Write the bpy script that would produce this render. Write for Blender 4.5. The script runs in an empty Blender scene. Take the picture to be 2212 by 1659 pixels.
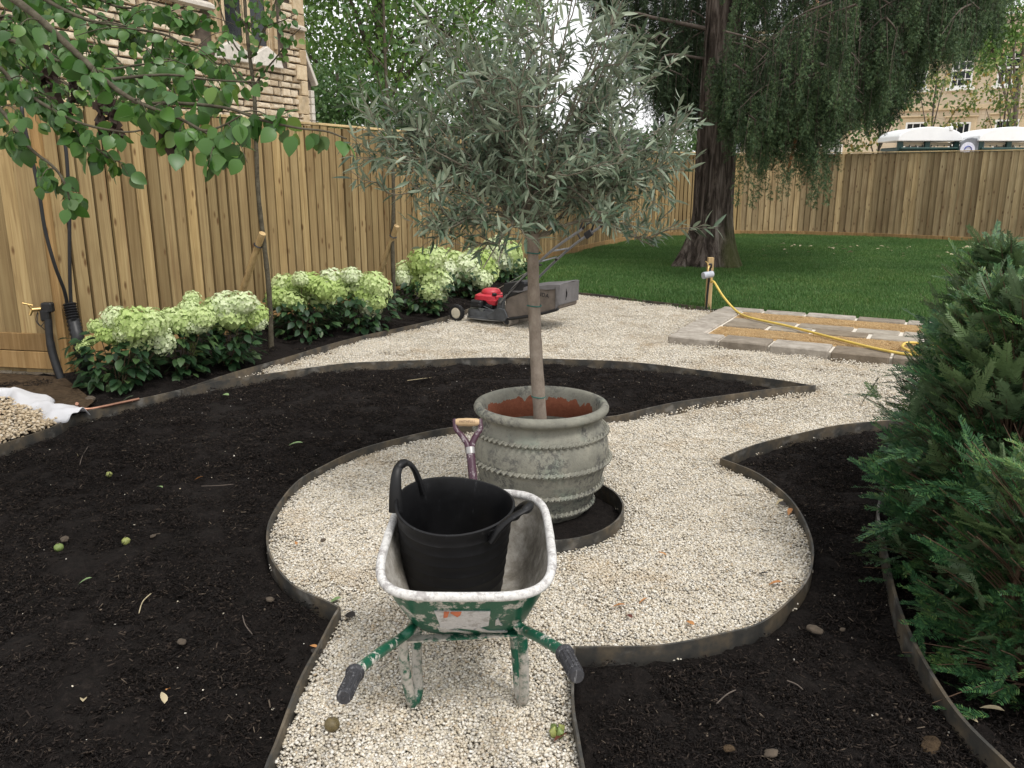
import bpy, math, random
import numpy as np
from mathutils import Vector, Matrix, geometry

random.seed(7)
RNG = np.random.default_rng(11)
S = bpy.context.scene
COL = S.collection
R = math.radians

# ------------------------------------------------------------------ camera, sky, sun, exposure
CAM_H, PITCH = 1.70, R(14.2)
cam_data = bpy.data.cameras.new('camera')
cam_data.sensor_width = 36.0
cam_data.lens = 36.0 * 1789 / 2212
cam_data.clip_start, cam_data.clip_end = 0.05, 600
cam = bpy.data.objects.new('camera', cam_data)
cam.location = (0, 0, CAM_H)
cam.rotation_euler = (R(90) - PITCH, 0, 0)
COL.objects.link(cam)
S.camera = cam

SUN_EL, SUN_AZ = R(58), R(140)          # azimuth clockwise from +Y: behind the camera, to the right
world = bpy.data.worlds.new('World')
S.world = world
world.use_nodes = True
wn = world.node_tree.nodes
wl = world.node_tree.links
wn.clear()
sky = wn.new('ShaderNodeTexSky')
sky.sky_type = 'NISHITA'
sky.sun_disc = False
sky.sun_elevation = SUN_EL
sky.sun_rotation = SUN_AZ
sky.air_density = 1.0
sky.dust_density = 3.0
hsv = wn.new('ShaderNodeHueSaturation')
hsv.inputs['Saturation'].default_value = 0.12
mixw = wn.new('ShaderNodeMix')
mixw.data_type = 'RGBA'
mixw.inputs[0].default_value = 0.55
mixw.inputs[7].default_value = (9.9, 9.9, 9.95, 1)     # even cloud cover, on the sky's own scale
bg = wn.new('ShaderNodeBackground')
bg.inputs['Strength'].default_value = 0.11
wo = wn.new('ShaderNodeOutputWorld')
wl.new(sky.outputs[0], hsv.inputs['Color'])
wl.new(hsv.outputs[0], mixw.inputs[6])
wl.new(mixw.outputs[2], bg.inputs[0])
wl.new(bg.outputs[0], wo.inputs[0])

sun_data = bpy.data.lights.new('sun', 'SUN')
sun_data.energy = 1.2
sun_data.angle = R(14)
sun_data.color = (1.0, 0.96, 0.90)
sun = bpy.data.objects.new('sun', sun_data)
sd = Vector((math.sin(SUN_AZ) * math.cos(SUN_EL), math.cos(SUN_AZ) * math.cos(SUN_EL), math.sin(SUN_EL)))
sun.rotation_euler = sd.to_track_quat('Z', 'Y').to_euler()
sun.location = (6, -6, 20)
COL.objects.link(sun)
S.view_settings.view_transform = 'Standard'
S.view_settings.look = 'None'
S.view_settings.exposure = 0.72
S.view_settings.gamma = 1.0
S.view_settings.use_curve_mapping = False
S.render.film_transparent = False
try:
    S.cycles.use_denoising = True
    S.cycles.max_bounces = 8
    S.cycles.transparent_max_bounces = 8
except Exception:
    pass

# ------------------------------------------------------------------ survey helpers (photo measurements -> world metres)
FX, CX, CY = 1789.0, 1106.0, 829.5
def _ray(px, py):
    x = (px - CX) / FX; y = (py - CY) / FX
    return Vector((x, math.cos(PITCH) - y * math.sin(PITCH), -math.sin(PITCH) - y * math.cos(PITCH)))
def at(px, py, z=0.0):
    r = _ray(px, py); t = (z - CAM_H) / r.z
    return Vector((r.x * t, r.y * t, z))
def atY(px, py, Y):
    r = _ray(px, py); t = Y / r.y
    return Vector((r.x * t, Y, CAM_H + r.z * t))

# ------------------------------------------------------------------ object helpers
def tag(o, label=None, cat=None, group=None, kind=None):
    if label: o['label'] = label
    if cat: o['category'] = cat
    if group: o['group'] = group
    if kind: o['kind'] = kind
    return o
def thing(name, label, cat, loc=(0, 0, 0), rotz=0, group=None):
    o = bpy.data.objects.new(name, None)
    o.empty_display_size = 0.1
    o.location = loc; o.rotation_euler = (0, 0, rotz)
    COL.objects.link(o)
    return tag(o, label, cat, group)
def link(name, me, mat=None, parent=None, loc=None, rot=None, scale=None):
    o = bpy.data.objects.new(name, me)
    COL.objects.link(o)
    if mat is not None and me is not None and hasattr(me, 'materials') and not me.materials:
        me.materials.append(mat)
    if parent is not None: o.parent = parent
    if loc is not None: o.location = loc
    if rot is not None: o.rotation_euler = rot
    if scale is not None: o.scale = scale
    return o
def mesh_np(name, V, F, smooth=False, mat=None):
    """mesh from arrays; F is (m,k) with constant k, or a list of such arrays"""
    me = bpy.data.meshes.new(name)
    V = np.asarray(V, dtype=np.float32).reshape(-1, 3)
    Fs = F if isinstance(F, list) else [F]
    Fs = [np.asarray(f, dtype=np.int32) for f in Fs if len(f)]
    nl = sum(f.size for f in Fs); nf = sum(len(f) for f in Fs)
    me.vertices.add(len(V)); me.vertices.foreach_set('co', V.ravel())
    me.loops.add(nl); me.polygons.add(nf)
    me.loops.foreach_set('vertex_index', np.concatenate([f.ravel() for f in Fs]))
    tot = np.concatenate([np.full(len(f), f.shape[1], dtype=np.int32) for f in Fs])
    st = np.concatenate([[0], np.cumsum(tot)[:-1]]).astype(np.int32)
    me.polygons.foreach_set('loop_start', st)
    try: me.polygons.foreach_set('loop_total', tot)
    except Exception: pass
    me.update(calc_edges=True)
    me.validate()
    if smooth:
        me.polygons.foreach_set('use_smooth', np.ones(len(me.polygons), dtype=bool))
    if mat is not None: me.materials.append(mat)
    return me

class MB:
    """collects pieces of one mesh"""
    def __init__(self): self.v = []; self.f = []; self.n = 0
    def add(self, V, F):
        V = [tuple(p) for p in V]
        self.v += V
        self.f += [tuple(i + self.n for i in f) for f in F]
        self.n += len(V)
        return self
    def box(self, c, s, M=None, taper=1.0):
        x, y, z = s[0] / 2, s[1] / 2, s[2] / 2
        P = []
        for k in (-1, 1):
            t = taper if k > 0 else 1.0
            P += [(-x * t, -y * t, k * z), (x * t, -y * t, k * z), (x * t, y * t, k * z), (-x * t, y * t, k * z)]
        P = [Vector(p) for p in P]
        if M is not None: P = [M @ p for p in P]
        P = [p + Vector(c) for p in P]
        return self.add(P, [(3, 2, 1, 0), (4, 5, 6, 7), (0, 1, 5, 4), (1, 2, 6, 5), (2, 3, 7, 6), (3, 0, 4, 7)])
    def tube(self, pts, r, n=8, cap=True, flat=1.0):
        V, F = tube_arr(pts, r, n, flat)
        V = [tuple(p) for p in V]; F = [tuple(f) for f in F]
        if cap:
            m = len(V)
            F.append(tuple(range(n - 1, -1, -1))); F.append(tuple(range(m - n, m)))
        return self.add(V, F)
    def lathe(self, prof, n=32, center=(0, 0), closed=False):
        V = []; F = []
        for r, z in prof:
            for i in range(n):
                a = 2 * math.pi * i / n
                V.append((center[0] + r * math.cos(a), center[1] + r * math.sin(a), z))
        for k in range(len(prof) - 1):
            for i in range(n):
                j = (i + 1) % n
                F.append((k * n + i, k * n + j, (k + 1) * n + j, (k + 1) * n + i))
        return self.add(V, F)
    def cyl(self, a, b, r0, r1=None, n=12):
        return self.tube([a, b], [r0, r0 if r1 is None else r1], n)
    def prism(self, poly, z0, z1, M=None):
        n = len(poly)
        V = [Vector((p[0], p[1], z0)) for p in poly] + [Vector((p[0], p[1], z1)) for p in poly]
        if M is not None: V = [M @ v for v in V]
        F = [tuple(range(n - 1, -1, -1)), tuple(range(n, 2 * n))]
        for i in range(n):
            j = (i + 1) % n
            F.append((i, j, n + j, n + i))
        return self.add(V, F)
    def build(self, name, mat=None, parent=None, smooth=False, loc=None, rot=None, bevel=0, auto=None):
        me = bpy.data.meshes.new(name)
        me.from_pydata(self.v, [], self.f)
        me.validate()
        import bmesh
        bm = bmesh.new(); bm.from_mesh(me)
        bmesh.ops.recalc_face_normals(bm, faces=bm.faces)
        if bevel:
            bmesh.ops.bevel(bm, geom=[e for e in bm.edges if e.is_manifold and e.calc_face_angle(0) > 0.5], offset=bevel, segments=1, affect='EDGES', clamp_overlap=True)
        if smooth:
            for f in bm.faces: f.smooth = True
            lim = auto if auto else R(50)
            for e in bm.edges:
                if e.is_manifold and e.calc_face_angle(0) > lim: e.smooth = False
        bm.to_mesh(me); bm.free()
        if mat: me.materials.append(mat)
        return link(name, me, None, parent, loc, rot)

def tube_arr(pts, r, n=8, flat=1.0):
    P = np.asarray([tuple(p) for p in pts], dtype=float)
    rr = np.asarray(r, dtype=float) if np.ndim(r) else np.full(len(P), float(r))
    T = np.gradient(P, axis=0)
    T /= np.linalg.norm(T, axis=1)[:, None] + 1e-12
    u = np.cross(T[0], (0.0, 0.0, 1.0))
    if np.linalg.norm(u) < 1e-3: u = np.cross(T[0], (1.0, 0, 0))
    u /= np.linalg.norm(u)
    V = []
    ang = np.arange(n) * 2 * math.pi / n
    for k in range(len(P)):
        u = u - T[k] * np.dot(u, T[k]); u /= np.linalg.norm(u) + 1e-12
        w = np.cross(T[k], u)
        V.append(P[k] + rr[k] * (np.cos(ang)[:, None] * u + flat * np.sin(ang)[:, None] * w))
    V = np.concatenate(V)
    i = np.arange(n); j = (i + 1) % n
    F = np.concatenate([np.stack([k * n + i, k * n + j, (k + 1) * n + j, (k + 1) * n + i], 1) for k in range(len(P) - 1)])
    return V, F

class Acc:
    """collects arrays of quads for big leafy meshes"""
    def __init__(self): self.V = []; self.F = {}; self.n = 0
    def add(self, V, F):
        V = np.asarray(V).reshape(-1, 3); F = np.asarray(F)
        self.V.append(V); self.F.setdefault(F.shape[1], []).append(F + self.n); self.n += len(V)
    def tube(self, pts, r, n=5):
        self.add(*tube_arr(pts, r, n))
    def mesh(self, name, smooth=True, mat=None):
        return mesh_np(name, np.concatenate(self.V), [np.concatenate(f) for f in self.F.values()], smooth, mat)

def stamp(TV, TF, M, P):
    """copies of a template: M (N,3,3) columns = axes, P (N,3)"""
    V = np.einsum('nij,vj->nvi', M, TV) + P[:, None, :]
    F = TF[None] + (np.arange(len(P)) * len(TV))[:, None, None]
    return V.reshape(-1, 3), F.reshape(-1, TF.shape[1])
def frames(D, scale=1.0, up=(0, 0, 1), roll=0.6, rng=RNG):
    """matrices with local +Y along D, local +Z near UP, random roll"""
    D = np.asarray(D, float); D = D / (np.linalg.norm(D, axis=1)[:, None] + 1e-9)
    U = np.broadcast_to(np.asarray(up, float), D.shape) + rng.normal(0, roll, D.shape)
    X = np.cross(D, U); X /= np.linalg.norm(X, axis=1)[:, None] + 1e-9
    Z = np.cross(X, D)
    M = np.stack([X, D, Z], 2)
    s = np.broadcast_to(np.asarray(scale, float), (len(D),))
    return M * s[:, None, None]
def crom(P, n=8):
    """Catmull-Rom through the points"""
    P = [Vector(p) for p in P]
    Q = [P[0] * 2 - P[1]] + P + [P[-1] * 2 - P[-2]]
    out = []
    for i in range(1, len(Q) - 2):
        for k in range(n):
            t = k / n
            a, b, c, d = Q[i - 1], Q[i], Q[i + 1], Q[i + 2]
            out.append(0.5 * ((2 * b) + (c - a) * t + (2 * a - 5 * b + 4 * c - d) * t * t + (3 * b - a - 3 * c + d) * t ** 3))
    out.append(P[-1])
    return out
def inpoly(X, Y, poly):
    X = np.asarray(X); Y = np.asarray(Y)
    r = np.zeros(X.shape, bool)
    n = len(poly)
    for i in range(n):
        x0, y0 = poly[i][0], poly[i][1]; x1, y1 = poly[(i + 1) % n][0], poly[(i + 1) % n][1]
        c = ((y0 > Y) != (y1 > Y))
        if y0 != y1:
            r ^= c & (X < (x1 - x0) * (Y - y0) / (y1 - y0) + x0)
    return r
def polydist(X, Y, poly, closed=True):
    d = np.full(np.shape(X), 1e9)
    n = len(poly)
    for i in range(n if closed else n - 1):
        ax, ay = poly[i][0], poly[i][1]; bx, by = poly[(i + 1) % n][0], poly[(i + 1) % n][1]
        L = (bx - ax) ** 2 + (by - ay) ** 2 + 1e-12
        t = np.clip(((X - ax) * (bx - ax) + (Y - ay) * (by - ay)) / L, 0, 1)
        d = np.minimum(d, np.hypot(X - ax - t * (bx - ax), Y - ay - t * (by - ay)))
    return d
def vnoise(x, y, seed=0):
    x = np.asarray(x, float); y = np.asarray(y, float)
    xi = np.floor(x).astype(np.int64); yi = np.floor(y).astype(np.int64)
    xf = x - xi; yf = y - yi
    def h(a, b):
        n = (a * 374761393 + b * 668265263 + seed * 974711) & 0x7fffffff
        n = ((n ^ (n >> 13)) * 1274126177) & 0x7fffffff
        return ((n ^ (n >> 16)) & 0xffff) / 65535.0
    u = xf * xf * (3 - 2 * xf); v = yf * yf * (3 - 2 * yf)
    return (h(xi, yi) * (1 - u) + h(xi + 1, yi) * u) * (1 - v) + (h(xi, yi + 1) * (1 - u) + h(xi + 1, yi + 1) * u) * v
def terrain_mesh(name, poly, zf, spacing, mat, smooth=True):
    """fills a polygon with a fine triangle net lifted by zf(x, y)"""
    P = [(p[0], p[1]) for p in poly]
    xs = [p[0] for p in P]; ys = [p[1] for p in P]
    pts = []
    y = min(ys)
    rows = []
    while y < max(ys):
        sp = spacing(y)
        x = np.arange(min(xs), max(xs), sp) + (sp / 2 if len(rows) % 2 else 0)
        rows.append(np.stack([x, np.full(len(x), y)], 1)); y += sp * 0.87
    G = np.concatenate(rows)
    G = G + RNG.uniform(-.15, .15, G.shape) * np.array([spacing(v) for v in G[:, 1]])[:, None]
    keep = inpoly(G[:, 0], G[:, 1], P) & (polydist(G[:, 0], G[:, 1], P) > 0.012)
    G = G[keep]
    co = [Vector(p) for p in P] + [Vector(p) for p in G]
    n = len(P)
    v, e, f, *_ = geometry.delaunay_2d_cdt(co, [(i, (i + 1) % n) for i in range(n)], [], 1, 1e-5)
    V = np.array([(p.x, p.y) for p in v])
    Z = zf(V[:, 0], V[:, 1])
    me = mesh_np(name, np.column_stack([V, Z]), np.array([tuple(t) for t in f]), smooth, mat)
    return me

# ------------------------------------------------------------------ material helpers
def lin(r, g, b):
    f = lambda c: (c / 255 / 12.92) if c <= 10 else ((c / 255 + 0.055) / 1.055) ** 2.4
    return (f(r), f(g), f(b), 1)
class Mat:
    def __init__(self, name, rough=0.7, metal=0.0, spec=0.4):
        self.m = bpy.data.materials.new(name); self.m.use_nodes = True
        self.nt = self.m.node_tree; self.N = self.nt.nodes; self.L = self.nt.links
        self.b = self.N['Principled BSDF']
        self.b.inputs['Roughness'].default_value = rough
        self.b.inputs['Metallic'].default_value = metal
        self.b.inputs['Specular IOR Level'].default_value = spec
        self.out = self.N['Material Output']
        self.tc = None
    def node(self, t, **kw):
        n = self.N.new(t)
        for k, v in kw.items(): setattr(n, k, v)
        return n
    def put(self, a, b): self.L.new(a, b)
    def coord(self, kind='Object', scale=(1, 1, 1), rnd=False):
        tc = self.node('ShaderNodeTexCoord')
        if kind == 'World':
            src = self.node('ShaderNodeNewGeometry').outputs['Position']
        else:
            src = tc.outputs[kind]
        if rnd:
            oi = self.node('ShaderNodeObjectInfo')
            mu = self.node('ShaderNodeVectorMath', operation='SCALE'); mu.inputs[0].default_value = (37.1, 53.7, 71.3)
            self.put(oi.outputs['Random'], mu.inputs['Scale'])
            ad = self.node('ShaderNodeVectorMath', operation='ADD')
            self.put(src, ad.inputs[0]); self.put(mu.outputs[0], ad.inputs[1]); src = ad.outputs[0]
        mp = self.node('ShaderNodeMapping'); mp.inputs['Scale'].default_value = scale
        self.put(src, mp.inputs[0])
        return mp.outputs[0]
    def noise(self, vec, scale, detail=4, rough=0.55, dist=0.0):
        n = self.node('ShaderNodeTexNoise')
        n.inputs['Scale'].default_value = scale; n.inputs['Detail'].default_value = detail
        n.inputs['Roughness'].default_value = rough; n.inputs['Distortion'].default_value = dist
        if vec is not None: self.put(vec, n.inputs['Vector'])
        return n.outputs['Fac']
    def voro(self, vec, scale, feature='F1', out='Distance', rand=1.0):
        n = self.node('ShaderNodeTexVoronoi', feature=feature)
        n.inputs['Scale'].default_value = scale; n.inputs['Randomness'].default_value = rand
        if vec is not None: self.put(vec, n.inputs['Vector'])
        return n.outputs[out]
    def ramp(self, fac, stops, interp='LINEAR'):
        n = self.node('ShaderNodeValToRGB'); cr = n.color_ramp; cr.interpolation = interp
        while len(cr.elements) < len(stops): cr.elements.new(0.5)
        for e, (p, c) in zip(cr.elements, stops):
            e.position = p
            e.color = c if len(c) == 4 else (*c, 1)
        self.put(fac, n.inputs[0])
        return n.outputs[0]
    def bw(self, fac, a, b):
        n = self.node('ShaderNodeMapRange'); n.inputs[1].default_value = a; n.inputs[2].default_value = b
        self.put(fac, n.inputs[0]); return n.outputs[0]
    def mix(self, fac, a, b, mode='MIX'):
        n = self.node('ShaderNodeMix', data_type='RGBA', blend_type=mode)
        for s, v in ((0, fac), (6, a), (7, b)):
            if hasattr(v, 'links') or hasattr(v, 'is_output'): self.put(v, n.inputs[s])
            else: n.inputs[s].default_value = v if s == 0 else (v if len(v) == 4 else (*v, 1))
        return n.outputs[2]
    def math(self, op, a, b=0.0):
        n = self.node('ShaderNodeMath', operation=op)
        for s, v in ((0, a), (1, b)):
            if hasattr(v, 'is_output'): self.put(v, n.inputs[s])
            else: n.inputs[s].default_value = v
        return n.outputs[0]
    def rnd_obj(self): return self.node('ShaderNodeObjectInfo').outputs['Random']
    def rnd_isl(self): return self.node('ShaderNodeNewGeometry').outputs['Random Per Island']
    def rnd_both(self):
        return self.math('FRACT', self.math('ADD', self.rnd_obj(), self.rnd_isl()))
    def color(self, c):
        if hasattr(c, 'is_output'): self.put(c, self.b.inputs['Base Color'])
        else: self.b.inputs['Base Color'].default_value = c if len(c) == 4 else (*c, 1)
        return self
    def roughness(self, f): self.put(f, self.b.inputs['Roughness']); return self
    def bump(self, h, strength=0.4, dist=0.01):
        n = self.node('ShaderNodeBump'); n.inputs['Strength'].default_value = strength; n.inputs['Distance'].default_value = dist
        self.put(h, n.inputs['Height']); self.put(n.outputs[0], self.b.inputs['Normal']); return self
    def leafy(self, col, trans=0.3, back=None):
        """leaf: some light passes through"""
        if back is not None:
            g = self.node('ShaderNodeNewGeometry')
            col = self.mix(g.outputs['Backfacing'], col, back)
        self.color(col)
        t = self.node('ShaderNodeBsdfTranslucent')
        if hasattr(col, 'is_output'): self.put(col, t.inputs[0])
        else: t.inputs[0].default_value = col if len(col) == 4 else (*col, 1)
        ms = self.node('ShaderNodeMixShader'); ms.inputs[0].default_value = trans
        self.put(self.b.outputs[0], ms.inputs[1]); self.put(t.outputs[0], ms.inputs[2])
        self.put(ms.outputs[0], self.out.inputs['Surface'])
        return self
def plain(name, c, rough=0.6, metal=0.0, var=0.15, scale=20, bump=0.0, spec=0.4, coord='Object'):
    m = Mat(name, rough, metal, spec)
    v = m.coord(coord)
    n = m.noise(v, scale, 5, 0.6)
    c = c[:3]
    m.color(m.ramp(n, [(0.3, tuple(x * (1 - var) for x in c)), (0.7, tuple(min(1, x * (1 + var)) for x in c))]))
    if bump: m.bump(n, bump, 0.004)
    return m.m
# ------------------------------------------------------------------ materials
def make_wood(name, stops, knot=(0.10, 0.045, 0.015), grain=1.0, stain=None, kthr=.38, kscale=1.0, streak=0.0, tones=1.0):
    m = Mat(name, 0.75, 0, 0.25)
    v = m.coord('Object', (1, 1, 1), rnd=True)
    vg = m.node('ShaderNodeMapping'); vg.inputs['Scale'].default_value = (26 * grain, 26 * grain, 0.9); m.put(v, vg.inputs[0])
    g = m.noise(vg.outputs[0], 1.0, 5, 0.6, 1.2)
    col = m.ramp(g, [(0.28, stops[0]), (0.5, stops[1]), (0.72, stops[2])])
    # every board its own tone
    tone = m.ramp(m.rnd_obj(), [(0.0, (0.62 / tones, 0.60 / tones, 0.56 / tones)), (0.35, (0.9, 0.88, 0.85)), (0.7, (1.0, 1.0, 1.0)), (1.0, (1.18 * tones, 1.14 * tones, 1.05 * tones))])
    col = m.mix(1.0, col, tone, 'MULTIPLY')
    vl = m.node('ShaderNodeMapping'); vl.inputs['Scale'].default_value = (1.2, 1.2, 0.8); m.put(v, vl.inputs[0])
    wet = m.bw(m.noise(vl.outputs[0], 1.6, 3), 0.46, 0.72)
    col = m.mix(m.math('MULTIPLY', wet, 0.5), col, stain or (0.17, 0.11, 0.05))
    vk = m.node('ShaderNodeMapping'); vk.inputs['Scale'].default_value = (9 * kscale, 9 * kscale, 3.6 * kscale); m.put(v, vk.inputs[0])
    kd = m.voro(vk.outputs[0], 1.0)
    kn = m.math('SUBTRACT', 1.0, m.bw(kd, 0.09, 0.20))
    kc = m.voro(vk.outputs[0], 1.0, out='Color')
    sep = m.node('ShaderNodeSeparateColor'); m.put(kc, sep.inputs[0])
    kn = m.math('MULTIPLY', kn, m.math('GREATER_THAN', sep.outputs[0], kthr))
    if streak:
        vs = m.node('ShaderNodeMapping'); vs.inputs['Scale'].default_value = (22, 22, .7); m.put(v, vs.inputs[0])
        col = m.mix(m.math('MULTIPLY', m.bw(m.noise(vs.outputs[0], 1.3, 3), .60, .72), streak), col, (.17, .075, .03))
    col = m.mix(m.math('MULTIPLY', kn, 0.85), col, knot)
    m.color(col)
    m.bump(g, 0.25, 0.003)
    return m.m
M_BOARD = make_wood('fence_wood_warm', [(0.21, 0.142, 0.066), (0.325, 0.235, 0.113), (0.405, 0.31, 0.16)], kthr=.18, kscale=1.1, streak=.35, tones=1.06)
M_BOARD_GREY = make_wood('fence_wood_green', [(0.23, 0.165, 0.085), (0.345, 0.26, 0.145), (0.45, 0.36, 0.22)], knot=(0.075, 0.03, 0.012), stain=(0.15, 0.095, 0.05), kthr=.2, kscale=1.15, streak=.55, tones=1.12)
M_CAP = make_wood('fence_cap_wood', [(0.45, 0.33, 0.16), (0.58, 0.44, 0.24), (0.66, 0.53, 0.32)])
M_GRAVELBOARD = make_wood('gravel_board_wood', [(0.22, 0.13, 0.05), (0.32, 0.20, 0.085), (0.40, 0.27, 0.13)])
M_STAKE = make_wood('stake_wood', [(0.30, 0.20, 0.09), (0.42, 0.30, 0.15), (0.50, 0.37, 0.2)])

def make_pebble(name, stops):
    m = Mat(name, 0.75, 0, 0.3)
    r = m.rnd_both()
    col = m.ramp(r, stops)
    g = m.coord('World')
    stain = m.bw(m.noise(g, 1.7, 6, 0.7), 0.53, 0.70)
    col = m.mix(m.math('MULTIPLY', stain, 0.55), col, (0.40, 0.29, 0.16), 'MIX')
    fine = m.noise(m.coord('World', (90, 90, 90)), 1.0, 2)
    col = m.mix(0.5, col, m.ramp(fine, [(0.3, (0.72, 0.70, 0.66)), (0.7, (1.15, 1.13, 1.1))]), 'MULTIPLY')
    m.color(col)
    return m.m
M_PEBBLE = make_pebble('pale_pebble', [(0.0, (0.66, 0.605, 0.505)), (0.18, (0.52, 0.465, 0.365)), (0.36, (0.73, 0.69, 0.62)), (0.50, (0.39, 0.37, 0.335)), (0.64, (0.62, 0.56, 0.45)), (0.80, (0.76, 0.74, 0.69)), (0.90, (0.47, 0.38, 0.265)), (1.0, (0.57, 0.555, 0.52))])
M_PEBBLE_ORANGE = make_pebble('orange_grit', [(0.0, (0.42, 0.27, 0.12)), (0.4, (0.52, 0.36, 0.18)), (0.7, (0.34, 0.22, 0.10)), (1.0, (0.60, 0.46, 0.27))])
m = Mat('gravel_bed', 0.9)
v = m.coord('World')
n1 = m.voro(v, 75, out='Color'); sp = m.node('ShaderNodeSeparateColor'); m.put(n1, sp.inputs[0])
m.color(m.mix(m.bw(m.noise(v, 1.1, 4), 0.45, 0.75), m.ramp(sp.outputs[0], [(0, (0.40, 0.34, 0.25)), (0.5, (0.54, 0.47, 0.37)), (1, (0.66, 0.61, 0.53))]), (0.30, 0.21, 0.11)))
m.bump(m.voro(v, 75), 0.8, 0.012)
M_GRAVEL = m.m
m = Mat('orange_grit_bed', 0.9)
v = m.coord('World')
m.color(m.ramp(m.noise(v, 60, 3), [(0.3, (0.28, 0.17, 0.07)), (0.7, (0.48, 0.33, 0.16))]))
M_GRIT = m.m
m = Mat('dark_compost', 0.95, 0, 0.15)
v = m.coord('World')
a = m.noise(v, 38, 6, 0.7); b = m.noise(v, 5, 4)
col = m.ramp(a, [(0.3, (0.0045, 0.0036, 0.0032)), (0.55, (0.0115, 0.0088, 0.0077)), (0.8, (0.027, 0.021, 0.0175))])
col = m.mix(m.math('MULTIPLY', m.bw(b, 0.55, 0.75), 0.35), col, (0.020, 0.017, 0.015))
m.color(col); m.bump(a, 1.0, 0.02)
M_SOIL = m.m
m = Mat('brown_earth', 0.95, 0, 0.15)
v = m.coord('World')
a = m.noise(v, 22, 6, 0.7)
m.color(m.ramp(a, [(0.3, (0.03, 0.02, 0.012)), (0.7, (0.10, 0.068, 0.04))])); m.bump(a, 1.0, 0.03)
M_EARTH = m.m
m = Mat('compost_chip', 0.9, 0, 0.2)
m.color(m.ramp(m.rnd_both(), [(0.0, (0.0050, 0.0040, 0.0036)), (0.6, (0.0125, 0.0095, 0.0082)), (0.88, (0.026, 0.019, 0.0155)), (0.985, (0.055, 0.041, 0.031)), (1.0, (0.17, 0.135, 0.10))]))
M_CHIP = m.m
m = Mat('lawn_soil', 0.95)
m.color(m.ramp(m.noise(m.coord('World'), 6, 4), [(0.3, (0.020, 0.050, 0.012)), (0.7, (0.034, 0.078, 0.02))]))
M_LAWN = m.m
m = Mat('grass_blade', 0.55, 0, 0.3)
c = m.ramp(m.rnd_both(), [(0.0, (0.046, 0.118, 0.026)), (0.5, (0.075, 0.170, 0.040)), (0.85, (0.115, 0.225, 0.060)), (1.0, (0.21, 0.24, 0.10))])
big = m.ramp(m.noise(m.coord('World'), 0.55, 4), [(0.3, (0.70, 0.76, 0.70)), (0.5, (1.0, 1.0, 1.0)), (0.7, (1.30, 1.15, 1.1))])
m.leafy(m.mix(1.0, c, big, 'MULTIPLY'), 0.3)
M_GRASS = m.m
# edging steel: bluish mill scale, rust, soil splash
m = Mat('weathered_steel', 0.55, 0.25, 0.4)
v = m.coord('World')
a = m.noise(v, 7, 6, 0.65); b = m.noise(m.coord('World', (9, 9, 14)), 1, 5)
col = m.ramp(a, [(0.30, (0.032, 0.033, 0.033)), (0.45, (0.062, 0.058, 0.051)), (0.58, (0.115, 0.093, 0.066)), (0.75, (0.18, 0.15, 0.11))])
col = m.mix(m.math('MULTIPLY', m.bw(b, 0.55, 0.7), 0.5), col, (0.26, 0.25, 0.23))
m.color(col); m.bump(a, 0.2, 0.003)
M_STEEL = m.m
M_BLACKPLASTIC = plain('black_plastic', (0.012, 0.012, 0.013), 0.45, 0, 0.3, 30)
M_BRASS = plain('brass', (0.55, 0.38, 0.16), 0.35, 0.9, 0.15)
M_COPPER = plain('copper', (0.30, 0.16, 0.11), 0.35, 0.8, 0.2)
M_WHITE = plain('white_plastic', (0.80, 0.80, 0.79), 0.5, 0, 0.04)

# ------------------------------------------------------------------ ground: outlines of the beds
E_TOP = 0.045
def curve_px(L, z=E_TOP, n=8):
    return [Vector((p.x, p.y, 0)) for p in crom([at(x, y, z) for x, y in L], n)]
bed_far = curve_px([(0, 962), (100, 926), (171, 894), (309, 859), (414, 836), (521, 815), (707, 789), (823, 781), (960, 775), (1106, 773), (1250, 776), (1400, 786), (1550, 803), (1680, 821), (1762, 832)])
bed_near = curve_px([(1762, 832), (1650, 842), (1500, 862), (1400, 882), (1312, 899), (1180, 908), (1060, 914), (950, 928), (850, 948), (770, 974), (700, 1004), (650, 1035), (610, 1075), (585, 1120), (577, 1160), (585, 1202), (610, 1240), (655, 1276), (733, 1312)])
bed_path = curve_px([(733, 1312), (700, 1372), (660, 1443), (622, 1535), (592, 1612), (574, 1662)])
bed_path += [Vector((-0.74, 1.7, 0)), Vector((-0.745, 1.2, 0))]
bed_far = [Vector((-3.75, 1.2, 0)), Vector((-3.6, 2.6, 0)), Vector((-3.45, 4.1, 0))] + bed_far
LEFT_BED = bed_far + bed_near[1:] + bed_path[1:]

rb_up = curve_px([(1557, 990), (1650, 955), (1750, 930), (1850, 914), (1960, 903)])
rb_up += [Vector((rb_up[-1].x + 0.7, rb_up[-1].y + 0.12, 0)), Vector((rb_up[-1].x + 1.9, rb_up[-1].y + 0.25, 0)), Vector((5.5, rb_up[-1].y + 0.3, 0))]
rb_in = curve_px([(1557, 990), (1640, 1024), (1690, 1060), (1730, 1110), (1752, 1160), (1755, 1210), (1740, 1255), (1700, 1303), (1640, 1344), (1560, 1370), (1450, 1388), (1340, 1398), (1241, 1395)])
rb_path = curve_px([(1241, 1395), (1237, 1480), (1240, 1540), (1250, 1600), (1262, 1662)])
rb_path += [Vector((0.20, 1.6, 0)), Vector((0.205, 1.2, 0))]
RIGHT_BED = list(reversed(rb_up)) + rb_in[1:] + rb_path[1:] + [Vector((5.5, 1.2, 0))]
yew_edge = curve_px([(2190, 1659), (2100, 1585), (2040, 1517), (1990, 1446), (1960, 1390), (1946, 1318)], 0.06)
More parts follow.
